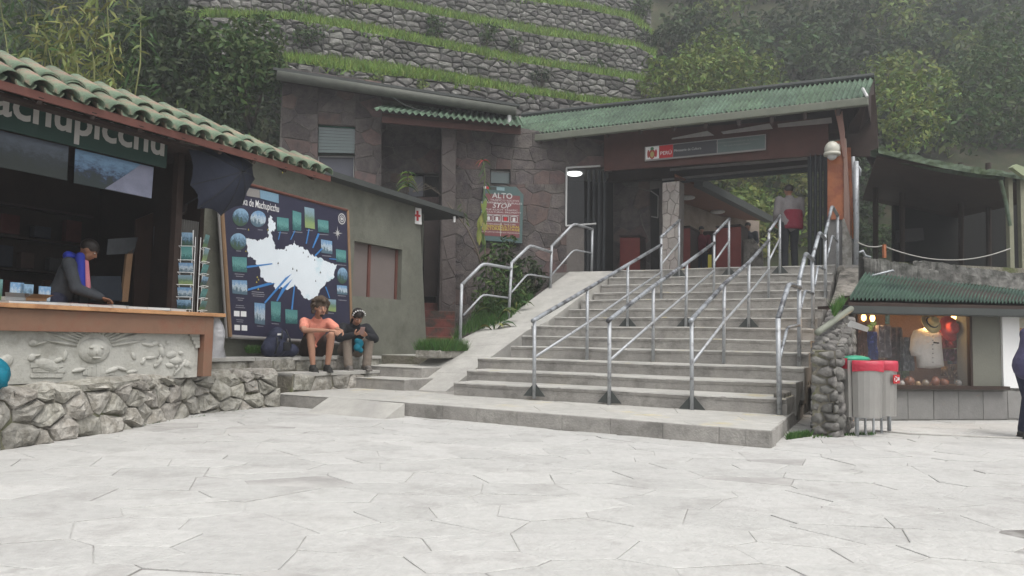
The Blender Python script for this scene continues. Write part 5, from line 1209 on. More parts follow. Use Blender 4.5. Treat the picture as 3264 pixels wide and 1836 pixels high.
# slanting top that climbs with the stairs
q0, q1, q2, q3 = PP.pt(0, zf-.02), PP.pt(w_*.9, zf-.02), PP.pt(w_*.9, zE, 0)+V*aE, PP.pt(0, zE, 0)+V*aE
e1_, e2_ = (q1-q0), (q3-q0); nn_ = e1_.cross(e2_).normalized(); l1_, l2_ = e1_.length, e2_.length
cs_ = cells([(0, 0), (l1_, 0), (l1_, l2_), (0, l2_)], .16, .10, jit=.42, gap=.012, seed=75)
stones(cs_, lambda a, b, d: q0+e1_*(a/l1_)+e2_*(b/l2_)+nn_*d, 'field_stone', [dm], pier, .02, .015, bulge=.03, mid=.008, smooth=True)
pp_ = MB().tube([PP.off(-.05).hit(2606, 1060), PP.off(-1.55).hit(2713, 984)], .038, 12).build('drain_pipe', mat('grey_green_pipe', (.20, .21, .17), .6, .1, 5, .1), pier, True)
tag(MB().box(Pv.off(.2).hit(2702, 1040), Pv.off(.2).hit(2765, 1058)-Pv.off(.2).hit(2702, 1040), V*.35+Vector((0, 0, .05)), (0, 0, .02)).build('metal_flap', M['offwhite']), 'small pale metal flap sticking out beside the shop window', 'metal sheet')
# down pipes by the gate
dp = thing('down_pipe', 'tall galvanised down pipe standing between the gate and the shop roof', 'pipe', tplane(8).hit(2735, 900))
D8 = tplane(7.6)
MB().tube([D8.hit(2719, 500), D8.hit(2723, 600), D8.hit(2732, 890)], .035, 10).build('pipe', M['steel'], dp, True)
MB().tube([D8.off(.1).hit(2729, 515), D8.off(.1).hit(2731, 700), D8.off(.1).hit(2727, 905)], .05, 12).build('pipe', M['steel'], dp, True)
MB().tube([D8.off(.2).hit(2736, 890), D8.off(.2).hit(2748, 940)], .05, 10).build('pipe_elbow', M['steel'], dp, True)
MB().tube([D8.off(.2).hit(2742, 905), D8.off(.2).hit(2818, 938)], .045, 10).build('pipe_elbow', M['steel'], dp, True)
MB().tube([D8.hit(2729, 520), D8.hit(2742, 540), D8.hit(2741, 560)], .025, 8).build('hook', M['steel'], dp, True)

# ================================================================== SHOP ON THE RIGHT
sA, sB = on(2735, 1343, 0), on(3264, 1340, 0)
SH = Pl(sA, math.atan2((sB-sA).y, (sB-sA).x)); sc_ = SH.co
shop = thing('souvenir_shop', 'single-storey souvenir shop with green corrugated roof and lit display window', 'shop', SH.pt(1.5, 0))
xa = -.05; xe = sc_(3264, 1300)[0]+1.6
wx0, wx1 = sc_(2728, 1100)[0], sc_(3094, 1100)[0]; wz0, wz1 = sc_(2900, 1230)[1], sc_(2900, 994)[1]; ez = sc_(2900, 952)[1]
shw = mat('grey_shop_wall', (.20, .195, .18), .9, .12, 4, .3, 30, stain=.2)
MB().box(SH.pt(xa, 0), SH.a*(xe-xa), -SH.n*.25, (0, 0, wz0-.03)).build('base_wall', shw, shop)
cs_ = cells([(xa, .02), (xe, .02), (xe, wz0-.05), (xa, wz0-.05)], .42, .40, jit=.015, gap=.008, seed=81, brick=False)
stones(cs_, lambda a, b, d: SH.pt(a, b, d), 'base_tile', [mat('grey_base_tile', (.215, .21, .20), .85, .12, 5, .2, 40, rnd=.13, stain=.15)], shop, .010, .002, inset=.004)
MB().box(SH.pt(xa, wz0-.04, .10), SH.a*(sc_(3200, 1200)[0]-xa), -SH.n*.2, (0, 0, .045)).build('window_sill', M['dkwood'], shop)
MB().box(SH.pt(wx1, wz0), SH.a*(sc_(3190, 1100)[0]-wx1), -SH.n*.25, (0, 0, ez-wz0)).build('pilaster', mat('olive_grey_wall', (.15, .15, .125), .9, .08, 3, .2), shop)
MB().box(SH.pt(xa, wz1), SH.a*(wx1-xa), -SH.n*.2, (0, 0, ez-wz1+.02)).build('lintel', M['dkwood'], shop)
MB().box(SH.pt(xa, wz0, 0), SH.a*(wx0-xa), -SH.n*.2, (0, 0, wz1-wz0)).build('side_panel', M['dkwood'], shop)
fr = MB()
for a in (wx0, wx1): fr.box(SH.pt(a-.02, wz0, .012), SH.a*.04, -SH.n*.06, (0, 0, wz1-wz0))
fr.box(SH.pt(wx0+.02, wz1-.04, .01), SH.a*(wx1-wx0-.04), -SH.n*.05, (0, 0, .04)).build('window_frame', M['dkwood'], shop)
gl_ = mat('shop_glass', (.5, .5, .5), .02, 0, 1, 0, spec=.35, alpha=.05)
MB().box(SH.pt(wx0+.02, wz0, -.03), SH.a*(wx1-wx0-.04), -SH.n*.008, (0, 0, wz1-wz0)).build('window_glass', gl_, shop)
# display box
DBK = SH.off(-.95)
brick_ = mat('warm_back_wall', (.09, .05, .03), .9, .3, 9, .3, 30)
wq = DBK.co(2738, 1100)[0]
MB().box(DBK.pt(wq, wz0-.1), DBK.a*(wx1-wq+.6), -DBK.n*.05, (0, 0, 1.5)).build('display_back', brick_, shop)
MB().box(SH.pt(wx0+.1, wz0-.06, -.04), SH.a*(wx1-wx0+.3), -SH.n*.95, (0, 0, .05)).build('display_floor', mat('tan_shelf', (.22, .15, .09), .7, .2, 4, .1), shop)
MB().box(SH.pt(wx0+.1, wz1+.05, -.04), SH.a*(wx1-wx0+.3), -SH.n*.95, (0, 0, .04)).build('display_ceiling', M['dkwood'], shop)
ws_ = cells([DBK.co(*q) for q in [(3060, 1010), (3110, 1010), (3110, 1150), (3060, 1150)]], .16, .05, jit=.1, gap=.008, seed=82)
stones(ws_, lambda a, b, d: DBK.pt(a, b, d), 'wall_brick', [mat('warm_brick', (.30, .16, .08), .9, .15, 6, .2, rnd=.2)], shop, .012, .003, inset=.004)
# shop lamps (lit in the photograph)
def slamp(x, y, dpt, e, lb):
    p = SH.off(dpt).hit(x, y); o = thing('display_lamp', lb, 'lamp', p, 'warm spot lamps in the shop window')
    MB().ell(p, .035, .035, .05, 10, 6).build('bulb', mat('warm_bulb', (1, .55, .16), .4, 0, 1, 0, emit=6), o, True)
    MB().tube([p+Vector((0, 0, .04)), p+Vector((0, 0, .10))], .03, 8).build('socket', M['black'], o)
    ld = bpy.data.lights.new('lamp_light', 'POINT'); ld.energy = e; ld.color = (1, .62, .28); ld.shadow_soft_size = .05
    lo = bpy.data.objects.new('lamp_light', ld); C.objects.link(lo); lo.parent = o; lo.matrix_parent_inverse = Matrix.Translation(-o.location); lo.location = p-Vector((0, 0, .08))
slamp(2753, 1012, -.5, 3, 'warm lamp at the upper left corner of the shop window')
slamp(2781, 1014, -.5, 5, 'second warm lamp from the left in the shop window')
slamp(2958, 1012, -.35, 7, 'warm lamp above the straw hat in the shop window')
slamp(3040, 1010, -.6, 5, 'warm lamp above the red hat in the shop window')
# merchandise
MD = SH.off(-.35)
def sx(x, y): return (2550+x/1.449, 450+y/1.449)
shirt = thing('white_shirt', 'white short-sleeved shirt on a hanger with dark pocket trim in the shop window', 'shirt', MD.hit(*sx(590, 1045)))
out = [(555, 868), (590, 862), (630, 872), (650, 890), (655, 960), (664, 1040), (638, 1047), (600, 1050), (548, 1046), (542, 995), (520, 990), (512, 962), (518, 905), (530, 875)]
n_ = len(out); c0 = MD.hit(*sx(590, 955)); sm = MB(); P_ = [MD.hit(*sx(*q)) for q in out]
for lay, (k_, d_) in enumerate(((1, -.03), (1.0, .01), (.8, .05), (.4, .065))): sm.v += [tuple(c0.lerp(p, k_)+MD.n*(d_+(.008*math.sin(i*2.3) if lay > 1 else 0))) for i, p in enumerate(P_)]
for lay in range(3):
    for k in range(n_): sm.f.append((lay*n_+k, lay*n_+(k+1) % n_, (lay+1)*n_+(k+1) % n_, (lay+1)*n_+k))
sm.f.append(tuple(3*n_+k for k in range(n_)))
sm.build('cloth', mat('cream_cotton', (.52, .50, .47), .9, .1, 6, .5, 12, dist=.02), shirt, True)
flat(MD, [sx(597, 926), sx(622, 929), sx(622, 936), sx(597, 933)], M['black'], shirt, .085, 'pocket_trim', .004)
bt = MB()
for k in range(7): bt.ell(MD.hit(*sx(597, 900+k*20))+MD.n*.07, .008, .006, .008, 6, 4)
bt.build('button', M['black'], shirt)
def hat(x, y, m_, lb, r=.15, tilt=50, dd=-.3, band=None):
    p = SH.off(dd).hit(*sx(x, y)); o = thing('brimmed_hat', lb, 'hat', p)
    rot = Matrix.Rotation(SH.yaw, 3, 'Z') @ Matrix.Rotation(R(tilt), 3, 'X')
    mb = MB(); vv = []; prof = [(r, -.0), (r*.97, -.012), (r*.62, .0), (r*.52, .02), (r*.48, .085), (r*.38, .11), (r*.15, .105), (.001, .10)]
    for rr_, z in prof:
        for k in range(20):
            a = 2*math.pi*k/20; vv.append(p+rot @ Vector((rr_*math.cos(a), rr_*math.sin(a), z+(.015*math.cos(2*a) if rr_ > r*.7 else 0))))
    mb.add(vv, [(i*20+k, i*20+(k+1) % 20, (i+1)*20+(k+1) % 20, (i+1)*20+k) for i in range(7) for k in range(20)]); mb.build('crown_and_brim', m_, o, True)
    if band: 
        b_ = MB(); b_.tube([p+rot @ Vector((r*.53*math.cos(2*math.pi*k/16), r*.53*math.sin(2*math.pi*k/16), .03)) for k in range(17)], .012, 6); b_.build('band', band, o)
hat(604, 842, mat('straw', (.50, .40, .18), .8, .15, 20, .3), 'pale straw hat with black band above the white shirt', .155, 60, -.2, M['black'])
hat(692, 865, mat('coral_felt', (.42, .06, .06), .8, .15, 20, .2), 'coral red brimmed hat to the right of the straw hat', .19, 80, -.3)
# folded and hanging textiles, pottery
tx = [((310, 880, 352, 1008), (.02, .035, .16), 'deep blue textile hanging at the left of the shop window'), ((355, 850, 415, 1000), (.10, .09, .10), 'grey patterned textile hanging beside the blue one'), ((410, 860, 470, 1060), (.035, .02, .02), 'dark brown poncho hanging left of the shirt'),
      ((470, 905, 520, 1060), (.05, .055, .06), 'dark grey woven bag hanging next to the shirt'), ((655, 905, 745, 955), (.14, .02, .03), 'dark red folded textile under the red hat'), ((660, 960, 745, 1015), (.07, .025, .06), 'plum folded textile below the dark red one'), ((275, 840, 305, 1000), (.12, .05, .03), 'rust coloured textile at the left edge of the window'),
      ((270, 1012, 400, 1110), (.16, .085, .04), 'brown woven basket stack at the lower left of the window'), ((690, 1030, 780, 1100), (.20, .15, .10), 'tan carton on the right of the display floor')]
for i, (b4, c, lb) in enumerate(tx):
    pl = SH.off(-.45-.05*(i % 3)); x0_, y0_, x1_, y1_ = b4; A_, B_, C_, D_ = [pl.hit(*sx(*q)) for q in ((x0_, y1_), (x1_, y1_), (x1_, y0_), (x0_, y0_))]
    fn = lambda u, v, pl=pl: pl.n*(.02*math.sin(u*14+v*2)+.01*math.sin(v*9)+.015)
    g = MB().grid(A_, B_, C_, D_, 14, 8, fn); g2 = MB().grid(A_-pl.n*.03, B_-pl.n*.03, C_-pl.n*.03, D_-pl.n*.03, 1, 1); g.add(g2.v, [tuple(reversed(f)) for f in g2.f])
    tag(g.build('textile' if i < 7 else 'basket', mat('textile_%d' % i, c, .9, .35, 14, .4, 25, col2=tuple(x*2.5+.02 for x in c), c2amt=.3, c2scale=14), None, True), lb, 'textile' if i < 7 else ('basket' if i == 7 else 'box'))
rgm = random.Random(55); items_ = ['small woven purse', 'little carved mask', 'folded striped cloth', 'bead necklace bundle', 'small leather bag', 'knitted cap', 'painted gourd', 'little doll']
for i in range(30):
    x, y = rgm.uniform(275, 520) if i % 3 else rgm.uniform(665, 775), rgm.uniform(805, 1075); pl = SH.off(-.60-.2*rgm.random()); p = pl.hit(*sx(x, y)); w_, h_ = rgm.uniform(.05, .14), rgm.uniform(.06, .16)
    col = rgm.choice([(.12, .02, .02), (.02, .06, .10), (.16, .10, .03), (.05, .02, .06), (.03, .07, .03), (.20, .16, .12), (.02, .02, .025), (.22, .06, .02)])
    g = MB(); g.ell(p, w_*.5, .03, h_*.5, 10, 8) if i % 2 else g.box(p-pl.a*w_*.5-Vector((0, 0, h_*.5)), pl.a*w_, -pl.n*.04, (0, 0, h_))
    tag(g.build('craft_item', mat('craft_%d' % (i % 8), col, .8, .5, 16, .3, 30, col2=tuple(min(1, c*3+.03) for c in col), c2amt=.3, c2scale=22), None, True), 'dim small craft item hanging at the back of the shop window display', 'souvenir', 'craft items at the back of the shop window')
pots = [(455, 1108, .04, .05, (.24, .22, .2)), (505, 1090, .075, .09, (.16, .05, .015)), (470, 1112, .04, .05, (.5, .48, .45)), (580, 1102, .05, .06, (.22, .18, .13)), (545, 1110, .035, .045, (.45, .3, .15)), (625, 1100, .06, .09, (.22, .07, .03)), (665, 1100, .07, .07, (.20, .06, .02)), (735, 1105, .05, .06, (.45, .44, .42))]
plb = ['small pale pot', 'large glossy brown pot', 'tiny white dish', 'round cream pot under the shirt', 'small tan cup', 'tall dark pot under the shirt hem', 'wide orange pot under the red hat', 'pale cup at the right end']
for (x, y, r_, h_, c), lb in zip(pots, plb):
    pl = SH.off(-.22); p = pl.hit(*sx(x, y)); p.z = wz0-.01; mb = MB(); vv = []
    for rr_, z in ((.5, 0), (.9, .25), (1, .5), (.8, .8), (.5, .9), (.6, 1)):
        for k in range(14): vv.append(p+Vector((rr_*r_*math.cos(k*.4488), rr_*r_*math.sin(k*.4488), z*h_*1.5)))
    mb.add(vv, [(i*14+k, i*14+(k+1) % 14, (i+1)*14+(k+1) % 14, (i+1)*14+k) for i in range(5) for k in range(14)]); tag(mb.build('pot', mat('glaze', c, .25, .5, 14, 0, spec=.7), None, True), lb+' on the shop window floor', 'pot')
# white door frame with picture, right end
MB().box(SH.pt(sc_(3191, 1100)[0], wz0-.02, .03), SH.a*.30, -SH.n*.1, (0, 0, sc_(3200, 992)[1]-wz0)).build('door_frame', M['white'], shop)
MB().box(SH.pt(sc_(3228, 1100)[0], .0, .0), SH.a*.9, -SH.n*.06, (0, 0, sc_(3240, 1012)[1])).build('door_panel', M['offwhite'], shop)
flat(SH, [(3236, 1015), (3330, 1013), (3330, 1080), (3236, 1080)], mat('cream_print', (.45, .42, .33), .6, .3, 9, 0), shop, .012, 'door_picture', .004)
fs = MB(); 
q_ = SH.hit(3250, 1052)+SH.n*.02; fs.ell(q_, .08, .01, .03, 12, 6).build('fish_print', M['pine'], shop, True)
# roof of the shop
EA, EB = SH.off(.35).hit(2704, 952), SH.off(.35).hit(3264, 965); ed = (EB-EA); EBx = EA+ed*1.35
RA, RB = SH.off(-1.5).hit(2757, 866), SH.off(-1.5).hit(3264, 921)
RBx = RA+(RB-RA)*1.4
sheets(shop, EA, EBx, RBx, RA, 9, 2, 7, .022, m=mat('dark_green_sheet', (.055, .105, .075), .75, .15, 3, .1, 60, col2=(.035, .06, .05), c2amt=.4, c2scale=4, rnd=.12, stain=.3), seed=9)
dn = Vector((0, 0, -.05))
MB().prism([EA+dn, EBx+dn, RBx+dn, RA+dn], (0, 0, -.04)).build('roof_boarding', M['dkwood'], shop)
MB().box(EA+Vector((0, 0, -.20)), ed*1.35, -SH.n*.15, (0, 0, .12)).build('gutter', M['dkgutter'], shop, bevel=.02)
# rough concrete edges of the upper terrace behind the shop roof
ut = thing('terrace_edge', 'rough streaked concrete edge of the upper terrace above the shop roof', 'wall', SH.pt(2, 2, -1.6))
rr_ = mat('rough_edge_concrete', (.20, .195, .18), .95, .35, 5, .7, 14, col2=(.09, .09, .08), c2amt=.5, c2scale=4, dist=.03, stain=.35)
def rough_band(pl, top, bot, name, par=ut, th=.5, m=rr_, seed=1):
    rg = random.Random(seed); a0_, z0_ = pl.co(*top[0]); mb = MB(); N_ = 50
    def lerp(P_, k): 
        k *= len(P_)-1; i = min(int(k), len(P_)-2); f = k-i; return (P_[i][0]*(1-f)+P_[i+1][0]*f, P_[i][1]*(1-f)+P_[i+1][1]*f)
    for i in range(N_+1):
        t_ = pl.hit(*lerp(top, i/N_)); b_ = pl.hit(*lerp(bot, i/N_)); j = Vector((0, 0, rg.uniform(-.02, .02)))
        for p in (b_, t_.lerp(b_, .5)+pl.n*rg.uniform(-.02, .03), t_+j, t_+j*.5-pl.n*th, b_-pl.n*th): mb.v.append(tuple(p))
    for i in range(N_):
        for q in range(4): mb.f.append((i*5+q, (i+1)*5+q, (i+1)*5+q+1, i*5+q+1))
    return mb.build(name, m, par)
rough_band(SH.off(-1.55), [(2752, 820), (2800, 826), (2880, 840), (2992, 862)], [(2752, 900), (2800, 900), (2880, 900), (2992, 905)], 'lower_edge', th=.12, seed=2)
rough_band(SH.off(-1.9), [(2910, 830), (3000, 838), (3100, 855), (3264, 872), (3500, 895)], [(2910, 890), (3000, 900), (3100, 905), (3264, 925), (3500, 960)], 'upper_edge', seed=3)
MB().tube([SH.off(-1.3).hit(2775, 880), SH.off(-1.3).hit(2845, 862), SH.off(-1.3).hit(2848, 866)], .018, 8).build('thin_pipe', M['steel'], ut, True)
MB().tube([SH.off(-1.4).hit(2738, 805), SH.off(-1.4).hit(2750, 800), SH.off(-1.4).hit(2758, 815), SH.off(-1.4).hit(2775, 820)], .02, 8).build('thin_pipe', M['steel'], ut, True)
utz = SH.off(-2.2).hit(3000, 838).z
ua = ((S0+U*4.1)-SH.O+SH.n*2.0).dot(U)/SH.a.dot(U)
struct(MB().prism([SH.pt(ua, 0, -2.0), SH.pt(9, 0, -2.0), SH.pt(12, 0, -9), st(4.3, 12)], (0, 0, utz-.05)).build('upper_terrace_ground', M['mort']))
# rope fence
rp = thing('rope_fence', 'white rope strung between low posts along the upper terrace', 'rope fence', SH.off(-2.0).hit(2816, 820))
RP = SH.off(-1.75)
def sagline(A_, B_, dip, n=12): return [A_.lerp(B_, k/n)-Vector((0, 0, dip*4*(k/n)*(1-k/n))) for k in range(n+1)]
MB().tube(sagline(RP.hit(2733, 772), RP.hit(2816, 782), .05), .010, 6).build('rope', mat('rope_fibre', (.34, .33, .30), .9, .1, 9, .2), rp, True)
MB().tube(sagline(RP.hit(2816, 784), RP.hit(3220, 792), .22, 20), .010, 6).build('rope', mat('rope_fibre', (.34, .33, .30), .9, .1, 9, .2), rp, True)
MB().box(RP.hit(2812, 822), RP.a*.045, RP.n*.045, (0, 0, RP.hit(2816, 780).z-RP.hit(2812, 822).z)).build('post', M['orwood'], rp)
# open shelter with green roof further back
cp_ = thing('open_shelter', 'open wooden shelter with a thin mossy green roof on the upper terrace', 'shelter', (8, 15, utz))
Fp = Pl((7.4, 14.2), R(8))
ctop = [(2800, 470), (2900, 492), (3010, 515), (3120, 535), (3195, 545), (3300, 560), (3500, 575)]
cbot = [(2800, 488), (2900, 512), (3010, 537), (3120, 555), (3195, 562), (3300, 580), (3500, 598)]
mossy = mat('mossy_green_roof', (.09, .12, .085), .9, .25, 4, .4, 14, col2=(.05, .07, .035), c2amt=.5)
rough_band(Fp, ctop, cbot, 'roof_edge', cp_, .25, mossy, 7)
t0_, t1_ = Fp.hit(2804, 474), Fp.hit(3500, 574)
dz_ = Vector((0, 0, -.14)); t0_ = t0_+dz_; t1_ = t1_+dz_
MB().prism([t0_-Fp.n*.1, t1_-Fp.n*.1, t1_-Fp.n*4, t0_-Fp.n*4+Fp.a*2.2], (0, 0, .03)).build('roof', M['dkwood'], cp_)
for q in ((3214, 3229, 553, 870), (3255, 3264, 560, 870)):
    a_ = Fp.off(-.1).hit((q[0]+q[1])/2, q[3]); a_.z = utz-.1; b_ = Fp.off(-.1).hit((q[0]+q[1])/2, q[2]); MB().box(a_, Fp.a*.09, -Fp.n*.09, (0, 0, b_.z-a_.z)).build('post', mat('pale_green_post', (.21, .21, .15), .8, .2, 5, .2), cp_)
MB().tube([Fp.hit(3190, 575), Fp.hit(3205, 640), Fp.hit(3220, 720)], .035, 8).build('brace', mossy, cp_)
MB().prism([Fp.off(.25).hit(*q) for q in [(3226, 533), (3240, 523), (3300, 545), (3300, 570), (3262, 560)]], -Fp.n*.1).build('bright_sheet', mat('yellow_green_sheet', (.28, .32, .2), .7, .15, 4, .1), cp_)
for x in (2790, 2875, 3062, 3150):
    a_ = Fp.off(-2.6).hit(x, 800); a_.z = utz-.1; b_ = Fp.off(-2.6).hit(x, 520); MB().tube([a_, b_], .06, 8).build('pole', mat('brown_pole', (.035, .024, .018), .8, .2, 5, .2), cp_)
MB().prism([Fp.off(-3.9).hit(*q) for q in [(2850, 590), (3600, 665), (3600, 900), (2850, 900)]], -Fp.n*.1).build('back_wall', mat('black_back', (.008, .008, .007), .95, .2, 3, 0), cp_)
MB().prism([Fp.off(-3.6).hit(*q) for q in [(2880, 730), (2942, 726), (2946, 765), (2884, 768)]], -Fp.n*.3).build('dim_box', mat('dim_box', (.045, .045, .045), .8, .2, 4, 0), cp_)

# ================================================================== RECYCLING BINS
bins = thing('recycling_station', 'row of hanging stainless steel recycling bins on a tube frame with red and green liners', 'recycling bins', on(2735, 1392, 0))
bo = on(2732, 1392, 0); dirb = Vector((math.cos(R(38)), math.sin(R(38)), 0)); nb = Vector((dirb.y, -dirb.x, 0))
stn = mat('stainless_sheet', (.34, .33, .31), .42, .08, 6, .03, 30, metal=.55); redl = mat('red_bin_liner', (.42, .025, .05), .45, .15, 10, .4, 20, spec=.5, dist=.01)
MB().tube([bo, bo+Vector((0, 0, .80))], .022, 10).build('frame_post', M['steel'], bins, True)
e_ = bo+dirb*.75; MB().tube([e_, e_+Vector((0, 0, .80))], .022, 10).build('frame_post', M['steel'], bins, True)
MB().tube([bo+Vector((0, 0, .21)), e_+Vector((0, 0, .21))], .015, 8).build('frame_bar', M['steel'], bins); MB().tube([bo+Vector((0, 0, .78)), e_+Vector((0, 0, .78))], .015, 8).build('frame_bar', M['steel'], bins)
for k in (.25, .5, .75): MB().tube([bo+dirb*.75*k, bo+dirb*.75*k+Vector((0, 0, .22))], .014, 8).build('frame_leg', M['steel'], bins)
def bin_(c, a_dir, w_, dpt, z0, z1, par, lb=None):
    sd_ = Vector((a_dir.y, -a_dir.x, 0)); mb = MB(); N_ = 12
    ring = []
    for k in range(N_+1):
        t_ = math.pi*k/N_; ring.append((math.cos(t_)*w_/2, math.sin(t_)*dpt))
    o = []
    for z, f_ in ((z0, .93), (z1, 1)):
        for x, y in ring: o.append(c+a_dir*x*f_+sd_*y*f_+Vector((0, 0, z)))
    m = N_+1; mb.add(o, [(k, k+1, m+k+1, m+k) for k in range(N_)]+[tuple(range(m))[::-1], (0, N_, m+N_, m)])
    b = mb.build('bin_body', stn, par, False, 0)
    rg_ = MB(); oo = []
    for z, f_ in ((z1-.10, 1.03), (z1-.03, 1.05), (z1+.015, 1.03), (z1+.02, .9)):
        for i, (x, y) in enumerate(ring): oo.append(c+a_dir*x*f_+sd_*(y*f_+.004)+Vector((0, 0, z+.008*math.sin(i*.9)*(z < z1-.05))))
    rg_.add(oo, [(j*m+k, j*m+k+1, (j+1)*m+k+1, (j+1)*m+k) for j in range(3) for k in range(N_)]); rg_.build('red_liner', redl, b, True)
    return b
b1_ = bin_(bo+dirb*.12-nb*.02, dirb, .36, .25, .22, .84, bins); b2_ = bin_(bo+dirb*.52-nb*.02, dirb, .32, .22, .22, .84, bins)
b3_ = bin_(bo+dirb*.06+nb*-.03, -dirb, .38, .27, .22, .86, bins)
gb = MB(); c = bo+dirb*.1+Vector((0, 0, .87))-nb*.06; gb.ell(c, .20, .10, .045, 16, 6, Matrix.Rotation(R(20), 3, 'Z')).build('green_liner', mat('green_bin_liner', (.02, .26, .15), .45, .2, 10, .5, 20, spec=.5), bins, True)
stl = Pl(bo+dirb*.50+nb*.205, R(38)); MB().prism([stl.pt(a, b, .01) for a, b in ((-.075, .70), (.075, .70), (.075, .60), (-.075, .60))], -stl.n*.006).build('recycling_sticker', M['red'], bins)
rcs = MB()
for k in range(3):
    a = 2*math.pi*k/3+.5; a_, z_ = -.035, .65; pts = [stl.pt(a_+.028*math.cos(a+j*.45), z_+.028*math.sin(a+j*.45), .016) for j in range(4)]; rcs.tube(pts, .005, 5)
rcs.build('recycling_arrows', M['white'], bins)
MB().add([stl.pt(a, b, .014) for a, b in ((.01, .635), (.06, .635), (.06, .67), (.01, .67))], [(0, 1, 2, 3)]).build('sticker_text', M['offwhite'], bins)
# rope lying on the paving
tag(MB().tube([on(x, y, .012) for x, y in ((2790, 1374), (2900, 1383), (3000, 1388), (3120, 1392), (3264, 1398), (3400, 1404))], .014, 6).build('ground_rope', M['conc'], None, True), 'thin pale rope lying across the paving in front of the shop', 'rope')

# ================================================================== HILLSIDE, TERRACES
def hillz(x, y):
    yy = y-.364*max(-14, min(x, 8)); return (yy-19.5)*1.0-2
vv = []; nx_, ny_ = 60, 50; rg = random.Random(9)
for j in range(ny_+1):
    for i in range(nx_+1):
        x = -45+110*i/nx_; y = 14+75*j/ny_; z = hillz(x, y)
        if z < 0: z = 0-.3
        vv.append((x, y, z+rg.uniform(-.25, .25)))
hs_ = struct(MB().add(vv, [(j*(nx_+1)+i, j*(nx_+1)+i+1, (j+1)*(nx_+1)+i+1, (j+1)*(nx_+1)+i) for j in range(ny_) for i in range(nx_)]).build('hillside', M['soil'], None, True))
TY0 = R(20)
def tpl(k): return Pl((0, 27.5+k*2.3), TY0)
W_top = {0: [(908, 197), (948, 202), (1221, 239), (1470, 267), (1718, 304), (1954, 338), (2100, 362)],
 1: [(600, 55), (760, 58), (910, 62), (1029, 78), (1221, 115), (1470, 165), (1656, 199), (1842, 227), (2091, 264), (2112, 285)],
 2: [(600, -60), (800, -50), (950, -25), (1100, 0), (1252, 22), (1532, 75), (1718, 112), (1904, 134), (2029, 149), (2090, 185)],
 3: [(1250, -70), (1450, -40), (1656, 0), (1842, 25), (1998, 59), (2075, 110)],
 4: [(1650, -90), (1842, -60), (2029, -20), (2075, 30)], 5: [(600, -190), (800, -170), (1000, -120), (1250, -80)]}
W_bot = {0: [(908, 347), (948, 350), (1221, 380), (1470, 400), (1718, 410), (1954, 420), (2100, 440)],
 1: [(600, 180), (760, 180), (910, 182), (1029, 188), (1221, 208), (1470, 250), (1656, 287), (1842, 322), (2091, 335), (2112, 340)],
 2: [(600, 45), (800, 48), (950, 60), (1100, 74), (1252, 104), (1532, 163), (1718, 198), (1904, 225), (2029, 247), (2090, 260)],
 3: [(1250, 10), (1450, 48), (1656, 80), (1842, 112), (1998, 136), (2075, 165)],
 4: [(1650, -10), (1842, 12), (2029, 50), (2075, 100)], 5: [(600, -70), (800, -62), (1000, -20), (1250, 10)]}
tlab = {0: 'lowest stone terrace wall just above the stone building roof', 1: 'second terrace wall from below, the longest one', 2: 'third terrace wall from below', 3: 'fourth terrace wall from below, starting in mid-picture', 4: 'topmost visible terrace wall at the right end', 5: 'upper left terrace wall mostly above the frame'}
def interp(P_, x):
    for (a, ya), (b, yb) in zip(P_, P_[1:]):
        if x <= b: return ya+(yb-ya)*(x-a)/(b-a)
    return P_[-1][1]
for k in range(5):
    if k == 5: continue
    pl = tpl(k); top, bot = W_top[k], W_bot[k]
    tw = thing('terrace_wall', tlab[k], 'stone wall', pl.hit(*bot[len(bot)//2]), 'agricultural terrace walls on the hillside')
    cells_ = []; bk = MB()
    for i in range(len(top)-1):
        (x0_, y0_), (x1_, y1_) = top[i], top[i+1]; b0, b1 = interp(bot, x0_), interp(bot, x1_)
        reg = [pl.co(x0_, b0+8), pl.co(x1_, b1+8), pl.co(x1_, y1_), pl.co(x0_, y0_)]
        cells_ += cells(reg, .42, .23, jit=.47, gap=.022, seed=100+k*20+i)
        P_ = [pl.pt(*c, -.02) for c in reg]; bk.prism(P_, -pl.n*.8)
    bk.build('wall_core', M['terback'], tw)
    zc = lambda p: -abs(area(p))
    stones(cells_, lambda a, b, d, pl=pl: pl.pt(a, b, d), 'terrace_stone', [M['ter']], tw, .03, .03, bulge=.05, mid=.012, key=zc, seed=k)
    # grass shelf sloping back to the next wall
    if k < 4:
        pn_ = tpl(k+1); nb_ = W_bot[k+1]; g = MB(); n = 40; x0_, x1_ = top[0][0], top[-1][0]
        for i in range(n+1):
            x = x0_+(x1_-x0_)*i/n; A_ = pl.hit(x, interp(top, x)+1)-pl.n*.0; B_ = pn_.hit(x, (interp(nb_, x) if nb_[0][0] <= x <= nb_[-1][0] else interp(top, x)-22)+4); g.v += [tuple(A_), tuple(A_.lerp(B_, .5)+Vector((0, 0, .12))), tuple(B_)]
        for i in range(n): g.f += [(i*3, i*3+3, i*3+4, i*3+1), (i*3+1, i*3+4, i*3+5, i*3+2)]
        sh_ = struct(g.build('grass_shelf', mat('grass_soil', (.085, .13, .03), .95, .3, 3, .4, 10, col2=(.05, .075, .02), c2amt=.4)))
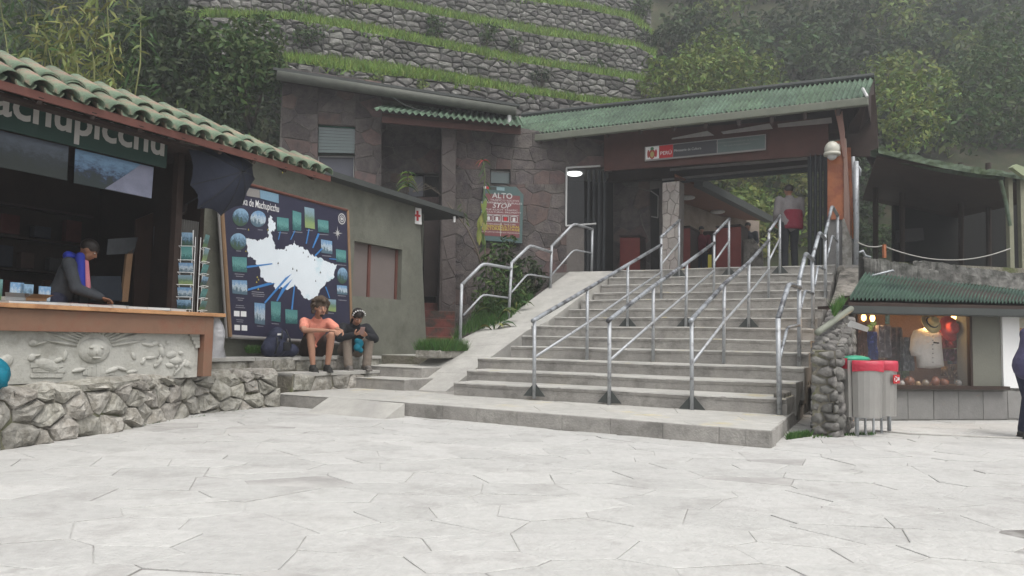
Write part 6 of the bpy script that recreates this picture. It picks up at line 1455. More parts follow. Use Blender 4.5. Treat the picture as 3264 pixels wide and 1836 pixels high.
# ------------------------------------------------------------------ leaf clouds (numpy)
def leaf_quads(cen, nrm, size, rng, aspect=.45):
    n = len(cen); d = rng.normal(size=(n, 3)); d -= (d*nrm).sum(1, keepdims=True)*nrm; d /= np.linalg.norm(d, axis=1, keepdims=True)+1e-9
    e = np.cross(nrm, d); L_ = size[:, None]; W_ = L_*aspect
    a = cen-d*L_*.5; b = cen+e*W_*.5+nrm*W_*.12; c = cen+d*L_*.5-nrm*L_*.12; f = cen-e*W_*.5+nrm*W_*.12
    v = np.stack([a, b, c, f], 1).reshape(-1, 3); q = np.arange(4*n).reshape(-1, 4); return v, q
def cloud(name, m, centres, radii, per, size, seed=1, aspect=.45, parent=None, flatk=.8, up=.35):
    rng = np.random.default_rng(seed); C_ = []; N_ = []; S_ = []
    for c, r in zip(centres, radii):
        k = int(per*r*r) if per > 0 else int(-per)
        d = rng.normal(size=(k, 3)); d /= np.linalg.norm(d, axis=1, keepdims=True); rad = r*(rng.uniform(.35, 1.0, size=(k, 1))**.45)*(1+.18*np.sin(d[:, :1]*5+c[0]*3)+.15*np.sin(d[:, 2:]*7+c[1]))
        p = np.array(c)+d*rad*np.array([1, 1, flatk]); n_ = d*.6+rng.normal(size=(k, 3))*.55+np.array([0, 0, up]); n_ /= np.linalg.norm(n_, axis=1, keepdims=True)
        C_.append(p); N_.append(n_); S_.append(size*rng.uniform(.5, 1.3, size=k))
    v, q = leaf_quads(np.concatenate(C_), np.concatenate(N_), np.concatenate(S_), rng, aspect)
    return npmesh(name, v, q, m, parent)
def blades(name, m, pts, h, seed=1, w=.02, lean=.35):
    rng = np.random.default_rng(seed); p = np.array(pts); n = len(p); hh_ = h*rng.uniform(.5, 1.3, size=(n, 1)); a = rng.uniform(0, 6.28, size=n)
    d = np.stack([np.cos(a), np.sin(a), 0*a], 1)*w; l = rng.normal(size=(n, 3))*lean*hh_; l[:, 2] = hh_[:, 0]
    v = np.stack([p-d, p+d, p+l*.6+d*.6+np.array([0, 0, 0]), p+l], 1); v[:, 2] = p+l*.6+d*.5; v = v.reshape(-1, 3)
    return npmesh(name, v, np.arange(4*n).reshape(-1, 4), m)
# grass on the shelves
rng = np.random.default_rng(3)
for k in range(4):
    pl, pn_ = tpl(k), tpl(k+1); top = W_top[k]; nb_ = W_bot[k+1]; pts = []
    for i in range(11000 if k < 3 else 6000):
        x = rng.uniform(top[0][0], top[-1][0]); A_ = pl.hit(x, interp(top, x)); B_ = pn_.hit(x, (interp(nb_, x) if nb_[0][0] <= x <= nb_[-1][0] else interp(top, x)-22)+2)
        q_ = rng.random(); p = A_.lerp(B_, q_**1.2)+pl.n*(.10 if q_ < .25 else 0); pts.append((p.x, p.y, p.z-.03-(.22*rng.random() if q_ < .25 and math.sin(x*.031+k*2)+math.sin(x*.013) > .5 else 0)))
    stuff(blades('terrace_grass', M['grass'], pts, .27, k, w=.028, lean=.45))
def hp_(x, y): # hillside point seen through a pixel
    d = ray(x, y); lo, hi = 12.0, 110.0
    for _ in range(40):
        mdd = (lo+hi)/2; p = EYE+d*mdd
        if p.z > hillz(p.x, p.y) or p.y < 14: lo = mdd
        else: hi = mdd
    return EYE+d*lo
# ------------------------------------------------------------------ undergrowth
def scatter(name, box, step, rfac, per, size, seed, weights=(.5, .35, .15), skip=None, push=0.0, tints=('leafdk', 'leafmd', 'leaflt'), aspect=.45):
    rg = random.Random(seed); G = [[], [], []]
    x = box[0]
    while x < box[2]:
        y = box[1]
        while y < box[3]:
            X, Y_ = x+rg.uniform(-.6, .6)*step, y+rg.uniform(-.6, .6)*step
            if not (skip and skip(X, Y_)):
                p = hp_(X, Y_); r = rfac*step/FPX*p.y*rg.uniform(.7, 1.35); p = p+Vector((0, -push*r, 0))
                w_ = rg.random(); nz = math.sin(X*.011+1)+math.sin(Y_*.017+X*.006); 
                k = 0 if w_ < weights[0]-.12*nz else (1 if w_ < weights[0]+weights[1]-.08*nz else 2)
                G[k].append((tuple(p), r))
            y += step
        x += step
    for k in range(3):
        if G[k]: 
            c = [g[0] for g in G[k]]; r = [g[1] for g in G[k]]
            stuff(cloud(name, M[tints[k]], c, r, per, size, seed*10+k, aspect))
scatter('undergrowth', (-160, -120, 930, 520), 78, .95, 900, .21, 1, (.62, .30, .08), skip=lambda x, y: (x > 640 and y < 150 and False) or (x > 905 and y > 200) or (x > 560 and y < 300 and x-560 > (y-0)*1.2+150) or (y > 250+.35*x and y > 330 and x < 700), push=.6)
scatter('undergrowth', (2090, -120, 3420, 520), 64, 1.15, 130, .42, 2, (.42, .42, .16), skip=lambda x, y: (x < 2110+max(0, 200-y)*.0) or y > 520, push=.5)
scatter('undergrowth', (2130, 540, 2600, 800), 70, .95, 300, .30, 3, (.15, .40, .45), push=.5, tints=('leafmd', 'leaflt', 'leafyl'))
scatter('undergrowth', (2680, 430, 2860, 800), 60, .9, 500, .24, 4, (.65, .3, .05), push=.5)
def leafy(name, label, cat, foot, crown_pts, m, per, size, seed, stem=None, aspect=.45, stemr=.03, group=None, flatk=.9):
    o = thing(name, label, cat, foot, group)
    cloud('crown' if cat == 'tree' else 'foliage', m, [tuple(c[:3]) for c in crown_pts], [c[3] for c in crown_pts], per, size, seed, aspect, o, flatk)
    f = Vector(foot); mb = MB()
    for c in crown_pts:
        t = Vector(c[:3]); mid = f.lerp(t, .5)+Vector((.05*math.sin(c[0]*9), 0, .0)); mb.tube([f, mid, t], stemr, 7, r2=stemr*.4)
    mb.build('trunk' if cat == 'tree' else 'stem', M['bark'], o, True); return o
def cr(x, y, Y_, r): p = at(x, y, Y_); return (p.x, p.y, p.z, r)
# terrace bushes
def tb(lab, x, y, k, w_, seed, m='leafmd'):
    p = tpl(k).off(.2).hit(x, y); f = tpl(k).off(-.05).hit(x, y+60); s_ = p.y/FPX; rg = random.Random(seed)
    cp = [(p.x+rg.uniform(-.5, .5)*w_*s_, p.y+rg.uniform(-.3, .2), p.z+rg.uniform(-.5, .5)*w_*.6*s_, w_*s_*rg.uniform(.3, .5)) for _ in range(4)]
    return leafy('bush', lab, 'bush', tuple(f), cp, M[m], 700, .17, seed, group=None)
tb('leafy bush hanging over the third terrace wall near the top of the photo', 975, 55, 2, 85, 11)
tb('tall leafy bush at the upper left end of the terraces', 990, 110, 1, 70, 12)
tb('round dark bush standing on the terrace at the very top of the photo', 1215, 15, 3, 65, 13, 'leafdk')
tb('bushy shrub left of centre on the third terrace', 1400, 85, 2, 60, 14)
tb('dark slender shrub in the middle of the third terrace', 1535, 110, 2, 62, 15)
tb('low shrub growing on the second terrace shelf', 1370, 120, 2, 45, 16)
tb('thorny low shrub on the face of the second terrace wall', 1725, 250, 1, 50, 17, 'leafdk')
tb('green shrub low on the left end of the second terrace wall', 760, 120, 1, 70, 18)
tb('pale green shrub where the lowest terrace wall begins', 880, 160, 1, 60, 19, 'leaflt')
tb('bright grassy tuft on the rounded end of the second terrace wall', 2050, 290, 1, 35, 20, 'leaflt')
tb('grassy tuft at the right end of the third terrace wall', 2085, 200, 2, 45, 26, 'leafmd')
tb('dark bush where the terraces meet the right slope', 2120, 120, 3, 75, 27, 'leafdk')
tb('leafy bush at the right end of the lowest visible terraces beside the gate roof', 2105, 300, 1, 70, 61, 'leafmd')
tb('dark bush covering the right end of the fourth terrace wall', 2075, 130, 3, 80, 62, 'leafdk')
tb('ragged bush at the right end of the topmost terrace wall', 2060, 40, 4, 90, 63, 'leafmd')
tb('grey-green bush hanging over the right end of the third terrace wall', 2110, 215, 2, 70, 64, 'leafdk')
tb('small fern on the face of the third terrace wall', 1640, 140, 2, 40, 65)
tb('grassy clump on the edge of the fourth terrace', 1760, 105, 3, 45, 66, 'leaflt')
tb('weedy shrub on the second terrace shelf right of centre', 1880, 215, 2, 50, 67)
tb('mossy tuft hanging on the lowest terrace wall', 1190, 255, 0, 42, 68, 'leaflt')
tb('second mossy tuft on the lowest terrace wall', 1345, 270, 0, 40, 69, 'leaflt')
# larger separate plants on the slopes
leafy('tree', 'dark broad-leaved tree behind the kiosk roof at left', 'tree', tuple(hp_(480, 420)), [cr(430, 180, 18, .8), cr(520, 120, 18.5, .9), cr(600, 220, 18, .8), cr(520, 270, 17.6, .7), cr(660, 330, 17.6, .7), cr(610, 120, 19, .7)], M['leafdk'], 1300, .2, 31, stemr=.07)
leafy('tree', 'mid green tree with glossy hanging leaves left of the stone building', 'tree', tuple(hp_(800, 420)), [cr(770, 200, 18, .75), cr(850, 230, 18, .6), cr(700, 160, 18.5, .8), cr(820, 120, 19, .7), cr(740, 290, 17.8, .6)], M['leafmd'], 1300, .18, 32, stemr=.07)
leafy('tree', 'large pale green tree on the slope above the gate roof', 'tree', tuple(hp_(2230, 300)), [cr(2200, 260, 30, 1.5), cr(2310, 230, 31, 1.5), cr(2130, 250, 29, 1.0), cr(2400, 250, 32, 1.2), cr(2260, 180, 33, 1.3)], M['leaflt'], 420, .26, 33, stemr=.1)
leafy('tree', 'pale leafy tree beside the right end of the gate roof', 'tree', tuple(hp_(2850, 460)), [cr(2850, 330, 27, 1.1), cr(2900, 400, 26, 1.0), cr(2830, 240, 29, 1.0), cr(2960, 300, 28, 1.1)], M['leaflt'], 420, .24, 34, stemr=.1)
leafy('tree', 'dark tree at the upper right corner of the photo', 'tree', tuple(hp_(3180, 420)), [cr(3150, 250, 30, 1.5), cr(3240, 330, 29, 1.4), cr(3080, 380, 28, 1.2), cr(3220, 150, 33, 1.6)], M['leafmd'], 420, .26, 35, stemr=.1)
# bamboo with long hanging leaves at the upper left
def bamboo(label, xs, Y_, seed, n=700, m='leafyl'):
    rg = random.Random(seed); rng = np.random.default_rng(seed); o = thing('bamboo', label, 'bamboo', tuple(at(xs[len(xs)//2], 400, Y_)))
    culm = MB(); C_ = []; N_ = []; D_ = []
    for x in xs:
        a = at(x+rg.uniform(-10, 10), 420, Y_+rg.uniform(-.4, .4)); b = at(x+rg.uniform(-60, 60), rg.uniform(-60, 60), Y_+rg.uniform(-.4, .6)); cpts = [a, a.lerp(b, .5)+Vector((.1, 0, .1)), b, b+Vector((rg.uniform(-.5, .5), -.3, -.1))]
        culm.tube(cpts, .018, 6, r2=.008)
        for _ in range(n//len(xs)):
            k = rg.random(); p = a.lerp(b, k)+Vector((rg.gauss(0, .28), rg.gauss(0, .28), rg.gauss(0, .2))); C_.append(p)
    culm.build('culm', mat('bamboo_culm', (.16, .17, .06), .6, .2, 4, 0), o, True)
    n_ = len(C_); v = []
    for p in C_:
        L_ = rg.uniform(.16, .34); d = Vector((rg.gauss(0, .6), rg.gauss(0, .4), rg.uniform(-1.1, .15))).normalized(); s_ = d.cross(Vector((rg.gauss(0, 1), -1, rg.gauss(0, 1)))).normalized()*L_*.09
        v += [tuple(p), tuple(p+d*L_*.4+s_), tuple(p+d*L_+Vector((0, 0, -L_*.15))), tuple(p+d*L_*.4-s_)]
    npmesh('foliage', np.array(v), np.arange(4*n_).reshape(-1, 4), M[m], o)
bamboo('yellow-green bamboo clump with long drooping leaves at the upper left', [170, 215, 250, 290, 320], 13.5, 41, 900)
bamboo('sparser olive bamboo stems left of the yellow clump', [20, 70, 110], 13.8, 42, 380, 'leafmd')
bamboo('thin bamboo sprays right of the yellow clump', [370, 420], 14.5, 43, 320, 'leafmd')
# planter between the ramp and the stone wall
PZ = lambda t: .67+max(0, t-2.3)*.33
def pcr(x, y, t, r): p = tplane(t).hit(x, y); return (p.x, p.y, p.z, r)
leafy('planter_shrub', 'dark glossy shrub in the planter behind the lower ramp handrail', 'shrub', tuple(tplane(4.6).hit(1590, 1030)), [pcr(1570, 930, 4.6, .42), pcr(1620, 890, 5.0, .40), pcr(1560, 990, 4.2, .36), pcr(1640, 950, 4.8, .34), pcr(1600, 1010, 4.2, .3)], M['leafmd'], 1600, .15, 51, aspect=.3)
leafy('planter_shrub', 'dark leafy shrub in the planter behind the upper ramp handrail', 'shrub', tuple(tplane(5.8).hit(1700, 950)), [pcr(1680, 860, 5.9, .36), pcr(1710, 890, 5.9, .33), pcr(1660, 920, 5.4, .36), pcr(1625, 850, 5.9, .35)], M['leafdk'], 1600, .15, 52, aspect=.3)
leafy('planter_shrub', 'upright bush with hanging leaves just below the warning board', 'shrub', tuple(tplane(5.4).hit(1605, 900)), [pcr(1600, 800, 5.6, .28), pcr(1625, 770, 5.6, .18), pcr(1580, 840, 5.4, .28)], M['leafmd'], 1700, .16, 53, aspect=.35)
for i, (x, y, t, lb) in enumerate(((1588, 975, 3.6, 'plant with broad yellow-edged leaves behind the second rail post'), (1645, 950, 4.4, 'plant with long yellow leaves between the rail posts'), (1575, 1020, 3.4, 'low plant with one broad pale leaf by the ramp edge'))):
    b_ = tplane(t).hit(x, y+35); b_.z -= .1; o = thing('broad_leaf_plant', lb, 'plant', tuple(b_)); rg = random.Random(60+i)
    for k in range(8):
        a = rg.uniform(-.2, math.pi+.2); L_ = rg.uniform(.3, .55); d = Vector((math.cos(a), -.3*math.sin(a), 0)); s_ = Vector((-d.y, d.x, 0))*.05+Vector((0, 0, .02)); q = MB(); pts = []
        for j in range(6):
            u = j/5; c = b_+d*L_*u*.9+Vector((0, 0, .05+L_*(1.5*u-1.25*u*u))); w_ = math.sin(math.pi*min(1, u*.9+.08)); q.v += [tuple(c+s_*w_), tuple(c-Vector((0, 0, .008))), tuple(c-s_*w_)]
        for j in range(5): q.f += [(j*3, j*3+1, j*3+4, j*3+3), (j*3+1, j*3+2, j*3+5, j*3+4)]
        q.build('leaf', M['leafyl'] if k % 3 == 0 else M['leafmd'], o, True)
# tall thin plant in front of the warning board with red top
tp = thing('tall_red_topped_plant', 'tall thin plant with yellow-green leaves and a red top in front of the warning board', 'plant', tuple(tplane(5.3).hit(1545, 960)))
TPp = tplane(5.4); spts = [TPp.hit(*q) for q in [(1548, 980), (1550, 860), (1543, 760), (1541, 650), (1546, 560), (1541, 515)]]
MB().tube(spts, .018, 7, r2=.009).build('stem', mat('green_stem', (.09, .12, .04), .7, .2, 4, 0), tp, True)
def bigleaf(par, p, d, L_, w_, m_, droop=.5, nm='leaf'):
    d = Vector(d).normalized(); s_ = d.cross(Vector((0, 1, .2))).normalized()*w_; q = MB()
    for j in range(6):
        u = j/5; c = p+d*L_*u+Vector((0, 0, -droop*L_*u*u)); k_ = math.sin(math.pi*min(1, u*.92+.06)); q.v += [tuple(c+s_*k_), tuple(c+Vector((0, -.01, 0))), tuple(c-s_*k_)]
    for j in range(5): q.f += [(j*3, j*3+1, j*3+4, j*3+3), (j*3+1, j*3+2, j*3+5, j*3+4)]
    return q.build(nm, m_, par, True)
rg = random.Random(70)
ylw = mat('yellowing_leaf', (.20, .20, .05), .6, .2, 4, 0); redb = mat('red_bract', (.35, .05, .05), .6, .2, 4, 0)
for i in range(9): bigleaf(tp, TPp.hit(1541+rg.uniform(-10, 10), 635+i*13), (rg.uniform(-.5, .5), -.15, -1), rg.uniform(.28, .42), .05, ylw if i % 2 else M['leaflt'], .1)
for i in range(7): a = i*.9; bigleaf(tp, TPp.hit(1541, 512), (math.cos(a), -.3, .15+.2*math.sin(a)), .22, .02, redb if i % 2 else M['leafmd'], .9)
for i in range(6): bigleaf(tp, TPp.hit(1545+rg.uniform(-6, 6), 520+i*20), (rg.choice((-1, 1))*.6, -.2, -.5), .18, .018, M['leafmd'], .5)
for i in range(6): bigleaf(tp, TPp.hit(1548, 780+i*28), (rg.choice((-1, 1))*.7, -.2, -.6), .22, .035, M['leafdk'], .5)
bp = thing('bare_branch', 'bare arching branch leaning over the passage left of the planter', 'branch', tuple(tplane(4.6).hit(1530, 830)))
TB = tplane(4.6); MB().tube([TB.hit(*q) for q in [(1535, 850), (1518, 790), (1490, 730), (1460, 690), (1436, 660), (1425, 645)]], .022, 7, r2=.012).build('branch', M['bark'], bp, True)
MB().tube([TB.hit(*q) for q in [(1478, 712), (1480, 660), (1466, 632)]], .01, 6, r2=.005).build('twig', M['bark'], bp, True)
for i in range(5): bigleaf(bp, TB.hit(1472+i*3, 650+i*14), (rg.choice((-1, 1))*.5, -.2, -.4), .14, .018, M['leafmd'], .4)
# hanging spider plant on the olive roof
hgp = thing('roof_plant', 'small spiky plant growing on the edge of the olive roof', 'plant', tuple(WP.hit(1302, 610)))
for i in range(16): a = i*.39+.2; bigleaf(hgp, WP.off(.1).hit(1300, 552+(i % 4)*14), (math.cos(a), -.3, .3+.3*math.sin(a*2)), .26, .022, M['leaflt'] if i % 3 else M['leafmd'], .9)
MB().tube([WP.off(.1).hit(1302, 612), WP.off(.1).hit(1300, 550)], .015, 6).build('stem', M['bark'], hgp)
gr_ = MB()
for k in range(4): gr_.tube([WP.off(.1).hit(1315, 612), WP.off(.1).hit(1345+k*14, 580+k*6), WP.off(.1).hit(1405, 622)], .005, 5)
gr_.build('dry_blade', M['bark'], hgp)
# grass patches
rng = np.random.default_rng(8)
def patch(name, quad, n, h, m, seed, zf):
    pts = []
    for _ in range(n):
        u, v = rng.random(2); a, b, c, d = quad; x = (a[0]*(1-u)+b[0]*u)*(1-v)+(d[0]*(1-u)+c[0]*u)*v; y = (a[1]*(1-u)+b[1]*u)*(1-v)+(d[1]*(1-u)+c[1]*u)*v; p = zf(x, y); pts.append(tuple(p))
    return stuff(blades(name, m, pts, h, seed, w=.008))
g_box = thing('grass_planter', 'low stone edged planter with a tuft of green grass beside the side steps', 'planter', tuple(on(1370, 1137, .68)))
gA = on(1322, 1140, .67); MB().box(gA, U*.55, V*.8, (0, 0, .14)).build('edge_stone', M['rub'], g_box, bevel=.03)
pts = [tuple(gA+U*rng.uniform(.0, .6)+V*rng.uniform(0, .85)+Vector((0, 0, .13))) for _ in range(2600)]
blades('grass_tuft', M['grassdk'], pts, .20, 5, w=.007).parent = g_box
bpy.data.objects['grass_tuft'].matrix_parent_inverse = Matrix.Translation(-g_box.location)
patch('planter_ground_cover', [(1440, 1085), (1620, 1020), (1700, 950), (1560, 950)], 2500, .16, M['grassdk'], 6, lambda x, y: tplane(2.6+(1085-y)*.02).hit(x, y))
patch('weeds', [(2508, 1404), (2585, 1394), (2585, 1388), (2508, 1396)], 500, .07, M['grassdk'], 7, lambda x, y: on(x, y, 0))
patch('weeds', [(2590, 1400), (2790, 1388), (2790, 1382), (2600, 1390)], 250, .04, M['grassdk'], 9, lambda x, y: on(x, y, 0))
patch('weeds', [(790, 1127), (830, 1127), (850, 1120), (780, 1120)], 400, .10, M['grassdk'], 10, lambda x, y: L2.off(-.35).hit(x, y))
patch('weeds', [(2650, 1000), (2690, 960), (2690, 975), (2660, 1010)], 400, .12, M['grassdk'], 11, lambda x, y: Pv.off(-.1).hit(x, y))
patch('wall_foot_weeds', [(0, 1434), (900, 1293), (900, 1290), (0, 1430)], 260, .04, M['grassdk'], 12, lambda x, y: on(x, y-3, 0)+Vector((0,0,-.02)))

# ================================================================== PEOPLE
def capsule(mb, a, b, ra, rb, n=14, sq=1.0, side=None):
    """tapered limb with rounded ends; sq squashes across 'side'"""
    a, b = Vector(a), Vector(b); d = (b-a); L_ = d.length; d = d/L_ if L_ > 1e-6 else Vector((0, 0, 1))
    x = Vector(side) if side else d.cross(Vector((0, 0, 1)) if abs(d.z) < .9 else Vector((0, 1, 0))); x = (x-d*x.dot(d)).normalized(); y = d.cross(x)
    rings = []
    for i in range(5): t_ = math.pi/2*(1-i/4); rings.append((a-d*ra*math.sin(t_), max(.001, ra*math.cos(t_))))
    for i in range(1, 4): rings.append((a.lerp(b, i/4), ra+(rb-ra)*i/4))
    for i in range(5): t_ = math.pi/2*i/4; rings.append((b+d*rb*math.sin(t_), max(.001, rb*math.cos(t_))))
    o = len(mb.v)
    for c, r in rings:
        for k in range(n): t_ = 2*math.pi*k/n; mb.v.append(tuple(c+x*math.cos(t_)*r+y*math.sin(t_)*r*sq))
    m = len(rings)
    for i in range(m-1):
        for k in range(n): mb.f.append((o+i*n+k, o+i*n+(k+1) % n, o+(i+1)*n+(k+1) % n, o+(i+1)*n+k))
    mb.f.append(tuple(o+k for k in reversed(range(n)))); mb.f.append(tuple(o+(m-1)*n+k for k in range(n)))
def remesh(mb, name, m, parent, voxel=.012, smooth=4, extra=None):
    me = bpy.data.meshes.new(name); me.from_pydata(mb.v, [], mb.f); t_ = bpy.data.objects.new(name, me); C.objects.link(t_)
    md = t_.modifiers.new('r', 'REMESH'); md.mode = 'VOXEL'; md.voxel_size = voxel; md.use_smooth_shade = True
    ms_ = t_.modifiers.new('s', 'SMOOTH'); ms_.iterations = smooth; ms_.factor = .5
    dg = bpy.context.evaluated_depsgraph_get(); out = bpy.data.meshes.new_from_object(t_.evaluated_get(dg)); bpy.data.objects.remove(t_)
    if extra:
        bm = bmesh.new(); bm.from_mesh(out); e = bpy.data.meshes.new('e'); e.from_pydata(extra.v, [], extra.f); bm.from_mesh(e); bm.to_mesh(out); bm.free()
        out.polygons.foreach_set('use_smooth', [True]*len(out.polygons))
    out.materials.clear(); out.name = name; return link(name, out, m, parent)
def hand(mb, wrist, d, palm_n, s=1.0, curl=.6):
    """palm with five unequal, bent fingers; d = direction of the fingers, palm_n = normal of the palm side"""
    d = Vector(d).normalized(); pn_ = Vector(palm_n); pn_ = (pn_-d*pn_.dot(d)).normalized(); sd_ = d.cross(pn_)
    w = Vector(wrist); 
    for k in (-1.2, -.4, .4, 1.2): capsule(mb, w+d*.01, w+d*.085*s+sd_*k*.021*s, .014*s, .012*s, 8)
    for k, L_ in ((-1.5, .062), (-.5, .078), (.5, .082), (1.5, .074)):
        b = w+d*.088*s+sd_*k*.0185*s; c1 = b+(d+pn_*curl*.5).normalized()*L_*.45*s; c2 = c1+(d*.7+pn_*curl*1.2).normalized()*L_*.32*s; c3 = c2+(d*.25+pn_*curl*1.6).normalized()*L_*.27*s
        mb.tube([b-d*.01, b, c1, c2, c3], [.009*s, .0095*s, .0088*s, .008*s, .0062*s], 8)
    t0_ = w+d*.025*s+sd_*.026*s; t1_ = t0_+(d*.6+sd_*.8+pn_*.4).normalized()*.038*s; t2_ = t1_+(d*.9+sd_*.2+pn_*.5).normalized()*.03*s
    mb.tube([t0_-d*.01, t0_, t1_, t2_], [.012*s, .012*s, .0105*s, .008*s], 8)
def head(mb, c, fwd, up, s=1.0):
    """skull, jaw, nose, ears, lips; c = centre of the skull"""
    f = Vector(fwd).normalized(); u = Vector(up); u = (u-f*u.dot(f)).normalized(); r = f.cross(u); rot = Matrix((r, f, u)).transposed()
    P_ = lambda x, y, z: Vector(c)+rot @ Vector((x, y, z))*s
    mb.ell(P_(0, -.008, .022), .076*s, .096*s, .092*s, 20, 14, rot); mb.ell(P_(0, .022, -.045), .058*s, .066*s, .068*s, 16, 12, rot)
    mb.ell(P_(0, .055, -.088), .024*s, .024*s, .02*s, 10, 8, rot)
    capsule(mb, P_(0, .088, .012), P_(0, .107, -.026), .009*s, .0145*s, 8); 
    for sg_ in (-1, 1):
        mb.ell(P_(.078*sg_, -.002, -.005), .010*s, .022*s, .032*s, 8, 8, rot); mb.ell(P_(.028*sg_, .078, .024), .024*s, .014*s, .010*s, 8, 6, rot); mb.ell(P_(.036*sg_, .062, -.03), .022*s, .02*s, .02*s, 8, 6, rot)
    mb.ell(P_(0, .084, -.052), .024*s, .010*s, .008*s, 8, 6, rot)
    return P_, rot
def face_bits(P_, rot, s, par, hairm, beard=False):
    e = MB(); w = MB()
    for sg_ in (-1, 1):
        w.ell(P_(.028*sg_, .0775, .008), .013*s, .010*s, .0065*s, 10, 8, rot); e.ell(P_(.028*sg_, .0835, .007), .006*s, .005*s, .006*s, 8, 6, rot)
        e.tube([P_(.012*sg_, .092, .027), P_(.028*sg_, .09, .033), P_(.044*sg_, .078, .028)], .004*s, 6)
    w.build('eyes', M['offwhite'], par, True); e.build('brows_and_pupils', M['hair'], par, True)
    q = MB(); q.ell(P_(0, .090, -.052), .022*s, .006*s, .005*s, 10, 6, rot); q.build('lips', mat('lips', (.26, .09, .075), .6, 0, 1, 0), par, True)
    if beard:
        b_ = MB(); b_.ell(P_(0, .086, -.041), .026*s, .010*s, .006*s, 10, 6, rot); b_.ell(P_(0, .062, -.090), .028*s, .026*s, .022*s, 12, 8, rot); b_.build('beard', M['hair'], par, True)
def lerp3(a, b, k): return Vector(a).lerp(Vector(b), k)
def person(label, J, frame, skin='skin', top='salmon', bottom='shorts', shoes='shoe', sleeve='short', legs='short', scale=1.0, beard=False, hairk='short', voxel=.012, handdirs=None, face=(0, 1, -.1), hatm=None, bulk=1.0, no_face=False):
    """J: joints in local metres (x right of the figure, y forward, z up from the ground it stands on); frame = (origin, yaw)"""
    O, yaw = frame; Rm = Matrix.Rotation(yaw, 3, 'Z'); W_ = lambda p: Vector(O)+Rm @ (Vector(p)*scale); s = scale
    Dv = lambda d: Rm @ Vector(d)
    o = thing('person', label, 'person', tuple(O)); j = {k: W_(v) for k, v in J.items()}
    b = MB(); sidev = Dv((1, 0, 0))
    hp0 = j['pelvis']; ch = j['chest']; nk = j['neck']; hd_ = j['head']
    capsule(b, hp0, lerp3(hp0, ch, .5), .125*s, .115*s, 16, .75, sidev); capsule(b, lerp3(hp0, ch, .5), ch, .115*s, .135*s, 16, .72, sidev)
    capsule(b, ch, nk, .11*s, .05*s, 14, .8, sidev); capsule(b, nk, hd_, .05*s, .05*s, 12)
    for S_ in 'LR':
        capsule(b, lerp3(ch, j['sh'+S_], .35), j['sh'+S_], .07*s, .055*s); capsule(b, j['sh'+S_], j['el'+S_], .05*s, .038*s); capsule(b, j['el'+S_], j['wr'+S_], .038*s, .024*s)
        capsule(b, j['hip'+S_], j['kn'+S_], .078*s, .052*s); capsule(b, j['kn'+S_], lerp3(j['kn'+S_], j['an'+S_], .35), .052*s, .053*s); capsule(b, lerp3(j['kn'+S_], j['an'+S_], .35), j['an'+S_], .053*s, .034*s)
        capsule(b, hp0, j['hip'+S_], .10*s, .085*s)
    P_, rot = head(b, hd_, Dv(face), Dv((0, .02, 1)), s)
    ex = MB(); hdd = handdirs or {}
    for S_ in 'LR':
        d, n_ = hdd.get(S_, ((0, 0, -1), (0, 1, 0))) if handdirs else ((0, 0, -1), (1 if S_ == 'L' else -1, 0, 0))
        hand(ex, j['wr'+S_], Dv(d), Dv(n_), s*1.0, .7)
    body = remesh(b, 'body', M[skin], o, voxel, 3, ex)
    if not no_face: face_bits(P_, rot, s, o, M['hair'], beard)
    # top
    t_ = MB(); k = 1.13*bulk
    capsule(t_, lerp3(hp0, ch, -.02), lerp3(hp0, ch, .5), .135*s*k, .125*s*k, 16, .78, sidev); capsule(t_, lerp3(hp0, ch, .5), ch, .125*s*k, .142*s*k, 16, .75, sidev); capsule(t_, ch, lerp3(ch, nk, .75), .12*s*k, .066*s*k, 14, .85, sidev)
    for S_ in 'LR':
        capsule(t_, lerp3(ch, j['sh'+S_], .3), j['sh'+S_], .080*s*k, .058*s*k); e_ = .60 if sleeve == 'short' else 1.0
        capsule(t_, j['sh'+S_], lerp3(j['sh'+S_], j['el'+S_], e_), .058*s*k, (.058 if sleeve == 'short' else .052)*s*k)
        if sleeve != 'short': capsule(t_, j['el'+S_], lerp3(j['el'+S_], j['wr'+S_], .93), .052*s*k, .037*s*k)
    rgp = random.Random(len(label)); 
    for q in range(26):
        a_ = lerp3(hp0, ch, rgp.random()); t_.ell(a_+Vector((rgp.uniform(-.1, .1), rgp.uniform(-.1, .1), 0))*s, .05*s, .05*s, .018*s, 8, 5)
    remesh(t_, 'shirt' if sleeve == 'short' else 'jacket', M[top], o, voxel, 3)
    p_ = MB(); capsule(p_, hp0, lerp3(hp0, ch, .12), .142*s, .135*s, 14, .85, sidev)
    for S_ in 'LR':
        capsule(p_, hp0, j['hip'+S_], .12*s, .105*s); e_ = .72 if legs == 'short' else 1
        capsule(p_, j['hip'+S_], lerp3(j['hip'+S_], j['kn'+S_], e_), .102*s, (.088 if legs == 'short' else .072)*s)
        if legs != 'short': capsule(p_, j['kn'+S_], lerp3(j['kn'+S_], j['an'+S_], .5), .072*s, .068*s); capsule(p_, lerp3(j['kn'+S_], j['an'+S_], .5), lerp3(j['kn'+S_], j['an'+S_], .98), .068*s, .066*s)
    remesh(p_, 'shorts' if legs == 'short' else 'trousers', M[bottom], o, voxel, 3)
